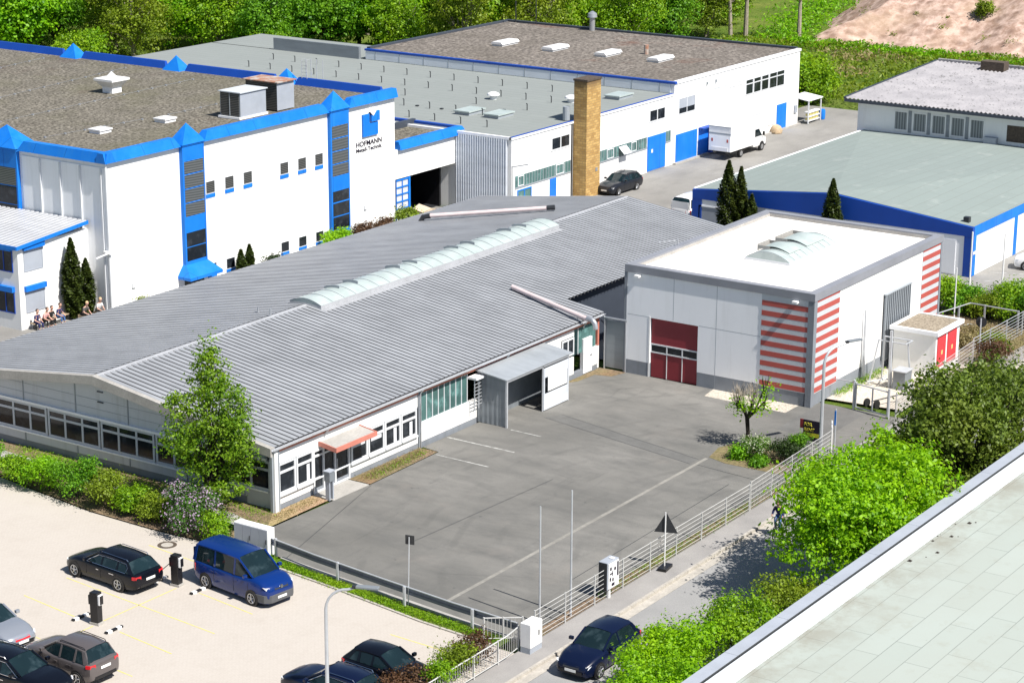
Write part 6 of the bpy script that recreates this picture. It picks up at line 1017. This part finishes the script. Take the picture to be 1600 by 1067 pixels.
for i, ((x, y), rx, rz, m_, lab) in enumerate([((98.3, 51.6), .45, .35, 'leaf_bright', 'small round bright green shrub at the left end of the yard planting bed'), ((99.0, 50.9), .95, .75, 'leaf_blossom', 'pale flowering shrub in the middle of the yard planting bed'), ((99.3, 49.1), 1.1, .6, 'leaf_dark', 'dark green shrub nearest the fence in the yard planting bed'), ((100.3, 49.3), .7, .7, 'leaf_green', 'rounded green shrub at the right end of the yard planting bed'), ((98.0, 50.2), .5, .22, 'leaf_green', 'low green ground plant at the front of the yard planting bed')]):
    tree('bed_shrub', lab, 'shrub', (x, y, 0), blobset(rx*.85, rz*.85, rz*.9, 5, 90+i), 150, 22, .15, .055, m_, .03, seed=60+i, upb=.5, trunk=rz > .3)
# cypresses
def cypress(label, x, y, h, r, seed):
    t = thing('columnar_cypress', label, 'cypress', (x, y, 0), local=True); g = np.random.default_rng(seed); n = int(6500*h/5); z = g.uniform(.02, 1, n)**1.0; prof = np.clip(np.minimum((1-z)*2.2, .55+z*1.5), 0, 1)**.8; a = g.uniform(0, 2*math.pi, n); q = r*prof*np.sqrt(g.uniform(.15, 1.05, n))*(1+.16*np.sin(a*5+z*25))
    P = np.stack([q*np.cos(a), q*np.sin(a), z*h], 1); quads('crown', leaves(P, .115, 1.2, seed, .5), 'leaf_cypress', t); MB().tube([(0, 0, -.1), (0, 0, h*.8)], [.09, .02], 6).build('trunk', 'bark_dark', t); return t
cypress('tall columnar cypress between the seated people and the factory end wall', 98.45, 100.2, 5.3, .62, 1); cypress('shorter columnar cypress leaning on the tall one at the factory end wall', 99.7, 100.2, 3.7, .52, 2)
cypress('tallest dark cypress in front of the blue fascia behind the ribbed roof', 140.6, 75.4, 6.3, .78, 3); cypress('second tall dark cypress right of the tallest one before the blue fascia', 140.9, 74.55, 5.9, .6, 4); cypress('short dark cypress at the foot of the two tall ones', 140.7, 73.5, 4.0, .55, 5); cypress('single dark cypress standing alone before the blue fascia', 140.8, 67.1, 5.9, .72, 6)
cypress('small cypress left of its twin by the factory entrance', 112.6, 98.2, 2.0, .32, 7); cypress('small cypress right of its twin by the factory entrance', 113.5, 98.2, 2.2, .32, 8)
for i, ((x, y), rx, rz, m_, lab) in enumerate([((102.0, 97.2), .5, .4, 'leaf_olive', 'small pale garden plant at the factory corner'), ((115.0, 97.2), .5, .55, 'leaf_dark', 'small dark plant near the low factory windows'), ((122.3, 97.6), 1.6, .75, 'leaf_lime', 'bright green shrub below the right stair tower'), ((125.6, 97.6), 1.4, .8, 'leaf_red', 'dark red shrub right of the right stair tower'), ((128.2, 97.6), .7, .6, 'leaf_red', 'small crimson shrub under the company sign'), ((131.0, 97.6), 1.2, .9, 'leaf_olive', 'green shrub at the edge of the open factory door')]):
    tree('facade_shrub', lab, 'shrub', (x, y, 0), blobset(rx, rz*.8, rz+.15, 4, 120+i, ry=.6), 120, 20, .2, .09, m_, .03, seed=70+i, upb=.5)
# hedge on the right
for i, ((x, y), rx, rz, m_, lab) in enumerate([((132.3, 55.2), 1.5, 1.5, 'leaf_bush', 'bright green hedge shrub beside the far striped corner'), ((133.2, 53.6), 1.4, 1.1, 'leaf_green', 'green hedge shrub under the leaning white pole'), ((132.6, 51.9), 1.3, .9, 'leaf_olive', 'low yellowish hedge shrub in the middle of the right hedge'), ((133.4, 50.2), 1.8, 1.6, 'leaf_bush', 'tall bright hedge shrub below the small white car'), ((132.4, 48.2), 1.7, 1.6, 'leaf_green', 'broad green hedge shrub at the right picture edge')]):
    tree('right_hedge_shrub', lab, 'shrub', (x, y, 0), blobset(rx, rz*.8, rz*.8, 6, 140+i), 330, 22, .24, .085, m_, .05, seed=90+i, upb=.5)
for i, ((x, y), rx, rz, m_, lab) in enumerate([((124.6, 50.6), 1.1, .45, 'leaf_dry', 'dry grassy tuft beside the transformer house'), ((127.0, 50.0), 1.2, .5, 'leaf_dry', 'straw coloured tuft inside the mesh panel fence'), ((122.6, 47.3), 1.1, .9, 'leaf_red', 'bare brown bush at the corner of the transformer house'), ((126.3, 48.9), .9, .45, 'leaf_olive', 'olive weed tuft along the far grey rail fence')]):
    tree('verge_bush', lab, 'bush', (x, y, 0), blobset(rx, rz, rz*.9, 5, 160+i), 140, 18, .18, .06, m_, .03, seed=110+i, upb=.5)
# wood behind the buildings: six kinds, copied
KINDS = {}
def proto(key, label, mat, rx, rz, zc, ncl, per, rc, ls, tr, bark, seed, **kw):
    t = tree('wood_tree', label, 'tree', (-100-len(KINDS)*20, 700, 0), blobset(rx, rz, zc, 9, seed), ncl, per, rc, ls, mat, tr, bark, seed=seed, group='trees of the wood behind the buildings', **kw); KINDS[key] = [t, 0]
proto('bright', 'bright green big leaved tree in the wood behind the factory roof', 'leaf_bright', 4.4, 5.4, 5.6, 640, 15, .42, .24, .3, 'bark_dark', 201, upb=.5)
proto('olive', 'olive brown fine leaved tree in the wood behind the roofs', 'leaf_olive', 4.2, 6.0, 6.2, 720, 16, .40, .15, .28, 'bark_pale', 202, lo=.3)
proto('green', 'mid green tree in the wood behind the flat roofs', 'leaf_green', 4.3, 5.6, 5.8, 680, 16, .42, .19, .3, 'bark_dark', 203, upb=.5)
proto('fresh', 'fresh yellow green tree in the wood behind the brown gravel roof', 'leaf_bush', 4.0, 5.8, 5.9, 660, 16, .42, .17, .26, 'bark_pale', 204, upb=.6)
proto('blossom', 'tree with white blossom in the wood behind the brown gravel roof', 'leaf_blossom', 3.6, 3.8, 4.0, 480, 16, .36, .15, .22, 'bark', 205, upb=.5)
proto('shrub', 'low bushy shrub at the edge of the wood', 'leaf_bush', 3.2, 2.4, 2.4, 380, 16, .36, .16, .12, 'bark', 206, upb=.5)
def wood(key, x, y, sc, rz):
    k = KINDS[key]
    if k[1] == 0: k[0].location = (x, y, -.16); k[0].rotation_euler = (0, 0, rz); k[0].scale = (sc, sc, sc); k[1] = 1
    else: dup(k[0], (x, y, -.16), rz, (sc, sc, sc*random.uniform(.9, 1.12)))
poly = [(160, 232), (173, 186), (183, 160), (191, 148), (195, 136), (203, 129), (214, 125), (228, 126), (262, 137), (300, 152), (300, 205), (250, 245), (205, 255)]
def inside(x, y):
    c = False; n = len(poly)
    for i in range(n):
        (a, b), (d, e) = poly[i], poly[(i+1) % n]
        if (b > y) != (e > y) and x < (d-a)*(y-b)/(e-b)+a: c = not c
    return c
def pxof(x, y): v = cam.matrix_world.inverted() @ Vector((x, y, 5)); return 800+3453.8*v.x/-v.z, 533.5-3453.8*v.y/-v.z
rr = random.Random(12); pts = []
for k in range(6000):
    x, y = rr.uniform(150, 300), rr.uniform(120, 255)
    if not inside(x, y): continue
    px, py = pxof(x, y)
    if not (-60 < px < 1420 and -150 < py): continue
    d0 = math.hypot(x-175, y-175); sp = 5.3 if py > 5 else 7.0
    if abs(x-226) < 11 and 182 < y < 205: continue
    if all((x-a)**2+(y-b)**2 > sp*sp for a, b, _, _ in pts): pts.append((x, y, px, py))
for x, y, px, py in pts:
    u = rr.random()
    if px < 150: key = 'bright' if u < .85 else 'green'
    elif px < 265: key = 'olive' if u < .85 else 'green'
    elif px < 345: key = 'bright' if u < .7 else 'fresh'
    elif px < 410: key = 'olive' if u < .6 else 'green'
    elif px < 560: key = 'green' if u < .8 else 'bright'
    elif px < 690: key = 'bright' if u < .6 else 'fresh'
    elif px < 880: key = 'olive' if u < .55 else 'fresh'
    elif px < 1010: key = 'blossom' if u < .45 else 'fresh'
    elif px < 1100: key = 'green' if u < .4 else 'fresh'
    else: key = 'olive' if u < .7 else 'shrub'
    wood(key, x, y, rr.uniform(.8, 1.12)*(1.0 if px < 1000 else .92), rr.uniform(0, 6.28))
for x, y, sc in ((199.6, 98.6, 1.0), (201.5, 101.2, 1.05), (203.5, 105, 1.0), (206, 110, 1.0), (203, 124, .7), (207, 122, .6), (172, 172, .9), (181, 152, .9), (188, 139, .8)): wood('shrub', x, y, sc, rr.uniform(0, 6))
t = thing('bare_tree', 'thin tall tree with a pale trunk standing left of the gravel heap', 'tree', (238.2, 118.9, -.16), local=True); mb = MB(); mb.tube([(0, 0, 0), (.2, .1, 5), (0, .3, 11)], [.3, .2, .06], 8)
for k in range(16): a = rr.uniform(0, 6.28); z = rr.uniform(4, 10); mb.tube([(.1, .1, z), (1.6*math.cos(a), 1.6*math.sin(a), z+1.4)], [.07, .02], 4)
mb.build('trunk', 'bark_pale', t); P, N = crown([(0, 0, 8.5, 2.6, 2.6, 3.6)], 120, 14, .4, 77, lo=.2); quads('crown', leaves(P, .15, .4, 7), 'leaf_olive', t)
for x_, y_, sc_, lab in ((233.5, 125.6, .95, 'left one of two thin tall trees behind the far right corner of the gravel roof'), (234.6, 124.2, 1.1, 'right one of two thin tall trees behind the far right corner of the gravel roof')): dup(t, (x_, y_, -.16), 1.3*x_, sc_, lab)
# meadow, weeds and grass tufts (uncountable)
def scatter(name, pts, size, mat, upright=.25, narrow=.35, seed=0): o = quads(name, leaves(np.array(pts), size, upright, seed, narrow), mat); return tag(o, kind='stuff')
g = np.random.default_rng(5)
def rectpts(n, x0, x1, y0, y1, z0, z1): return np.stack([g.uniform(x0, x1, n), g.uniform(y0, y1, n), g.uniform(z0, z1, n)], 1)
mp = rectpts(16000, 198.5, 238, 70, 126, -.1, .5); cl = np.sin(mp[:, 0]*.55)+np.sin(mp[:, 1]*.41+1)+np.sin(mp[:, 0]*.21+mp[:, 1]*.3); mp[:, 2] += np.clip(cl, 0, 2)*.35; scatter('meadow_grass', mp, .26, 'leaf_meadow')
md = rectpts(5000, 201, 232, 88, 114, .1, .8); md = md[np.sin(md[:, 0]*.5)+np.sin(md[:, 1]*.37) > .2]; scatter('dry_meadow_grass', md, .24, 'leaf_dry')
n = 9000; y = g.uniform(45, 119, n); x = 235.2+g.normal(0, 1.1, n); z = g.uniform(0, 1.1, n)*(.5+.5*np.sin(y*.9)**2); scatter('heap_foot_weeds', np.stack([x, y, z*.8], 1), .24, 'leaf_bright')
n = 3500; t_ = g.uniform(0, 1, n); scatter('bank_grass', np.stack([236+60*t_+g.normal(0, 1.5, n)-3, 119+20*t_+g.normal(0, 2.5, n), g.uniform(0, .9, n)], 1), .28, 'leaf_bright')
P = []
rr = random.Random(8)
for i in range(95):
    x, y = rr.uniform(239, 285), rr.uniform(50, 125); h = hgt(x, y)
    if h < .3: continue
    s_ = rr.uniform(.15, .45)
    for q in range(26): P.append((x+rr.gauss(0, s_), y+rr.gauss(0, s_), h+abs(rr.gauss(0, s_))))
scatter('heap_weeds', P, .16, 'leaf_olive')
hx, hy = 246.5, 99.0
tree('heap_bush', 'round bush with a yellow top growing alone on the pink gravel heap', 'bush', (hx, hy, hgt(hx, hy)-.2), [(0, 0, .9, 1.0, 1.1, 1.0)], 110, 18, .22, .13, 'leaf_olive', .05, seed=5)
def along(pts_, n, wd, z1, seed):
    q = np.random.default_rng(seed); out = []
    for a, b in zip(pts_, pts_[1:]):
        k = int(n*(Vector(b)-Vector(a)).length); t_ = q.uniform(0, 1, k); out.append(np.stack([a[0]+(b[0]-a[0])*t_+q.normal(0, wd, k), a[1]+(b[1]-a[1])*t_+q.normal(0, wd, k), q.uniform(0, z1, k)], 1))
    return np.concatenate(out)
scatter('strip_grass', along([(71.5, 48.6), (72.0, 54), (72.6, 58.5), (73.1, 62), (73.5, 66)], 700, .19, .12, 3), .05, 'leaf_bush')
scatter('fence_weeds', along([(78, 47.7), (86, 47.7), (92, 47.75), (101, 47.85)], 70, .16, .22, 4), .05, 'leaf_green'); scatter('fence_weeds', along([(109.8, 47.45), (121, 47.95)], 90, .12, .25, 5), .05, 'leaf_bush')
scatter('wall_weeds', along([(84.6, 65.9), (89.8, 66.0)], 420, .25, .12, 6), .045, 'leaf_dry'); scatter('wall_weeds', along([(84.6, 65.6), (89.8, 65.8)], 130, .2, .16, 7), .045, 'leaf_bush'); scatter('gable_weeds', along([(77.6, 66.6), (77.9, 70), (77.7, 76), (78, 84)], 190, .25, .14, 8), .05, 'leaf_bush'); scatter('bed_leaves', along([(77.2, 65.9), (80.8, 66.0)], 260, .25, .08, 9), .045, 'leaf_dry'); scatter('gable_weeds', along([(75.2, 65.7), (76.4, 66.4), (76.0, 69), (76.2, 75)], 200, .4, .16, 18), .05, 'leaf_meadow')
scatter('cable_yard_weeds', along([(111.3, 52.3), (113.6, 52.2), (117.3, 52.1)], 230, .18, .3, 10), .055, 'leaf_bush'); scatter('verge_grass', along([(123, 47.6), (132, 47.4), (141, 47.3)], 160, .7, .3, 11), .07, 'leaf_dry'); scatter('verge_grass', along([(60, 36.5), (80, 36.5), (110, 36.8)], 120, 1.0, .3, 12), .08, 'leaf_olive')
# ------------------------------------------------------------------ people
def skinmesh(name, pts, edges, rad, mat, parent, sub=1):
    me = bpy.data.meshes.new(name); me.from_pydata(pts, edges, []); o = bpy.data.objects.new(name, me); C.objects.link(o); me.materials.append(M[mat]); o.parent = parent
    md_ = o.modifiers.new('skin', 'SKIN'); md_.use_smooth_shade = True; sv = me.skin_vertices[0].data if me.skin_vertices else None
    if sv is None: me.attributes; bm = bmesh.new(); bm.from_mesh(me); bm.verts.layers.skin.verify(); bm.to_mesh(me); bm.free(); sv = me.skin_vertices[0].data
    for i, r_ in enumerate(rad): sv[i].radius = (r_, r_)
    sv[0].use_root = True; s2 = o.modifiers.new('sub', 'SUBSURF'); s2.levels = sub; s2.render_levels = sub; return o
def person(label, loc, rz, shirt, trous, hair, pose='sit', lean=.1, arm=0):
    t = thing('person', label, 'person', loc, rz, None, True); h = .46 if pose == 'sit' else .95
    L_ = lean; ch = (L_*1.0, 0, h+.42); nk = (L_*1.2, 0, h+.56); hd_ = (L_*1.45+.02, 0, h+.72)
    pts = [(0, 0, h), ((L_*.5), 0, h+.2), ch, nk, hd_]; ed_ = [(0, 1), (1, 2), (2, 3), (3, 4)]; rad = [.13, .125, .14, .055, .10]; kn = {}
    for s in (-1, 1):
        b = len(pts); sx = .42; kz = h+.02
        pts += [(.03, s*.09, h-.02), (sx, s*.13, kz), (sx+.02+.08*arm*s, s*.13, .08), (sx+.16, s*.14, .05)]; ed_ += [(0, b), (b, b+1), (b+1, b+2), (b+2, b+3)]; rad += [.085, .062, .04, .035]
        b = len(pts); pts += [(ch[0], s*.18, h+.44), (ch[0]+.06, s*.24, h+.18), (ch[0]+.28, s*.15, h+.08), (ch[0]+.36, s*.12, h+.06)]; ed_ += [(2, b), (b, b+1), (b+1, b+2), (b+2, b+3)]; rad += [.06, .045, .034, .03]
        for q in range(5): b2 = len(pts); pts.append((ch[0]+.41-.01*abs(q-2), s*(.12-.018*(q-2)), h+.045+(.02 if q == 0 else 0))); ed_.append((b+3, b2)); rad.append(.009)
    skinmesh('body', pts, ed_, rad, 'skin', t, 2)
    sp = [(0, 0, h+.0), (L_*.5, 0, h+.2), ch, (L_*1.1, 0, h+.5)]; se = [(0, 1), (1, 2), (2, 3)]; sr = [.15, .145, .16, .075]
    for s in (-1, 1): b = len(sp); sp += [(ch[0], s*.18, h+.43), (ch[0]+.05, s*.235, h+.22)]; se += [(2, b), (b, b+1)]; sr += [.075, .058]
    skinmesh('shirt', sp, se, sr, shirt, t); tp = [(-.02, 0, h)]; te = []; tr_ = [.145]
    for s in (-1, 1): b = len(tp); tp += [(.08, s*.10, h-.01), (.42, s*.13, h+.02), (.44+.08*arm*s, s*.13, .12)]; te += [(0, b), (b, b+1), (b+1, b+2)]; tr_ += [.10, .078, .055]
    skinmesh('trousers', tp, te, tr_, trous, t)
    for s in (-1, 1): MB().box(.38+.08*arm*s, .62+.08*arm*s, s*.13-.05, s*.13+.05, .0, .09).build('shoe', 'cloth_black', t, bevel=.02)
    x, y, z = hd_; MB().lathe([(0, -.135), (.06, -.12), (.09, -.05), (.1, .02), (.085, .09), (.04, .125), (0, .13)], (x, y, z+.03), (0, 0, 1), 12).build('face', 'skin', t, smooth=80)
    mb = MB(); mb.lathe([(.104, .0), (.11, .04), (.095, .10), (.05, .14), (0, .15)], (x-.018, y, z+.03), (0, 0, 1), 12); mb.build('hair', hair, t, smooth=80); mb = MB(); mb.ext([(x+.085, -.02, z+.0), (x+.085, .02, z+.0), (x+.09, 0, z+.05)], (.035, 0, -.01)); mb.build('nose', 'skin', t)
    mb = MB(); mb.box(x+.088, x+.1, -.045, -.02, z+.04, z+.055); mb.box(x+.088, x+.1, .02, .045, z+.04, z+.055); mb.box(x+.082, x+.097, -.03, .03, z-.045, z-.035); mb.build('eyes_and_mouth', 'hair_dark', t); mb = MB()
    for s in (-1, 1): mb.box(x-.02, x+.02, s*.098-.012, s*.098+.012, z+.0, z+.06)
    mb.build('ears', 'skin', t); return t
BN = thing('bench', 'low wooden bench along the office wall under the people', 'bench', (96.6, 100.3, 0)); mb = MB(); mb.box(94.9, 98.3, 100.15, 100.5, .38, .43); mb.build('seat', 'wood', BN); mb = MB()
for x in (95.1, 96.6, 98.0): mb.box(x, x+.08, 100.2, 100.45, 0, .38)
mb.build('leg', 'dark_metal', BN)
dn_ = R(-90)
person('person in a navy top and dark trousers sitting leftmost on the bench', (95.2, 100.28, 0), dn_, 'cloth_navy', 'cloth_navy', 'hair_dark', arm=.5)
person('person in a pink top leaning forward, second from the left on the bench', (95.85, 100.28, 0), dn_+.1, 'cloth_pink', 'cloth_black', 'hair_dark', lean=.22)
person('person in black clothes sitting in the middle of the bench', (96.35, 100.28, 0), dn_-.1, 'cloth_black', 'cloth_black', 'hair_dark', lean=.2, arm=-.4)
person('person in a dark blue top and blue jeans with crossed hands on the bench', (97.1, 100.28, 0), dn_+.05, 'cloth_navy', 'cloth_blue', 'hair_dark', lean=.15)
person('fair haired person in a dark grey shirt crouching by the tall cypress', (98.4, 99.35, 0), dn_, 'cloth_grey', 'cloth_black', 'hair_blond', lean=.28)
person('person in a white shirt sitting at the right end behind the hall roof', (99.6, 99.2, 0), dn_-.1, 'cloth_white', 'cloth_grey', 'hair_blond', lean=.2)
ST = thing('stool', 'small crate used as a seat by the tall cypress', 'stool', (98.4, 99.35, 0)); MB().box(98.2, 98.6, 99.2, 99.6, 0, .38).build('seat', 'wood', ST); ST = thing('stool', 'small crate used as a seat at the right end by the hall roof', 'stool', (99.6, 99.2, 0)); MB().box(99.4, 99.8, 99.05, 99.4, 0, .38).build('seat', 'wood', ST)
# cyclist coming down the street past the maple
bx_, by_ = 89.65, 44.8
t = thing('bicycle', 'black bicycle on the street just left of the lime green maple', 'bicycle', (bx_, by_, -.11), R(188), None, True)
for x in (-.52, .52):
    wh = MB().tube([(x+.33*math.cos(a), 0, .34+.33*math.sin(a)) for a in [2*math.pi*i/20 for i in range(21)]], .022, 5, False).build('wheel', 'tyre', t); mb = MB()
    for k in range(8): a = math.pi*2*k/8; mb.tube([(x, 0, .34), (x+.32*math.cos(a), 0, .34+.32*math.sin(a))], .006, 3)
    mb.build('spokes', 'steel', wh)
mb = MB(); [mb.tube([a, b], .022, 6) for a, b in (((-.52, 0, .34), (-.12, 0, .32)), ((-.12, 0, .32), (-.22, 0, .92)), ((-.52, 0, .34), (-.19, 0, .75)), ((-.12, 0, .32), (.34, 0, .78)), ((-.19, 0, .78), (.34, 0, .84)), ((.32, 0, .95), (.52, 0, .34)))]; mb.build('frame', 'black_plastic', t); MB().tube([(.2, -.28, 1.02), (.33, -.1, 1.02), (.33, .1, 1.02), (.2, .28, 1.02)], .018, 5).build('handlebar', 'dark_metal', t); MB().box(-.36, -.1, -.07, .07, .92, .97).build('saddle', 'black_plastic', t)
t = thing('person', 'person in dark blue riding the bicycle down the street', 'person', (bx_, by_, -.11), R(188), None, True); pts = [(-.22, 0, 1.0), (-.08, 0, 1.22), (.06, 0, 1.45), (.12, 0, 1.57), (.18, 0, 1.70)]; ed_ = [(0, 1), (1, 2), (2, 3), (3, 4)]; rad = [.13, .125, .14, .055, .10]
for s, kz, fz in ((-1, .88, .42), (1, .70, .25)):
    b = len(pts); pts += [(-.15, s*.09, .96), (.18, s*.11, kz), (-.02+(.05 if s > 0 else .08), s*.12, fz), (.1, s*.12, fz-.03)]; ed_ += [(0, b), (b, b+1), (b+1, b+2), (b+2, b+3)]; rad += [.085, .062, .04, .035]; b = len(pts); pts += [(.06, s*.18, 1.45), (.12, s*.25, 1.22), (.22, s*.27, 1.06)]; ed_ += [(2, b), (b, b+1), (b+1, b+2)]; rad += [.06, .045, .034]
    for q in range(5): b2 = len(pts); pts.append((.26, s*(.27-.018*(q-2)), 1.03)); ed_.append((b+2, b2)); rad.append(.009)
skinmesh('body', pts, ed_, rad, 'skin', t, 2); sp = pts[:3]+[(.1, 0, 1.52)]; se = [(0, 1), (1, 2), (2, 3)]; sr = [.15, .145, .16, .075]; tp = [(-.22, 0, .98)]; te = []; tr_ = [.145]
for s, kz, fz in ((-1, .88, .42), (1, .70, .25)):
    b = len(sp); sp += [(.06, s*.18, 1.44), (.12, s*.25, 1.22), (.2, s*.27, 1.08)]; se += [(2, b), (b, b+1), (b+1, b+2)]; sr += [.075, .06, .045]; b = len(tp); tp += [(-.12, s*.1, .95), (.18, s*.11, kz), (.0+(.05 if s > 0 else .08), s*.12, fz+.05)]; te += [(0, b), (b, b+1), (b+1, b+2)]; tr_ += [.1, .078, .055]
skinmesh('jacket', sp, se, sr, 'cloth_navy', t); skinmesh('trousers', tp, te, tr_, 'cloth_blue', t); MB().lathe([(0, -.12), (.06, -.11), (.09, -.05), (.1, .02), (.085, .09), (0, .12)], (.18, 0, 1.73), (0, 0, 1), 12).build('face', 'skin', t, smooth=80); MB().lathe([(.108, .0), (.115, .04), (.1, .1), (.05, .14), (0, .15)], (.165, 0, 1.74), (0, 0, 1), 12).build('hair', 'hair_dark', t, smooth=80)
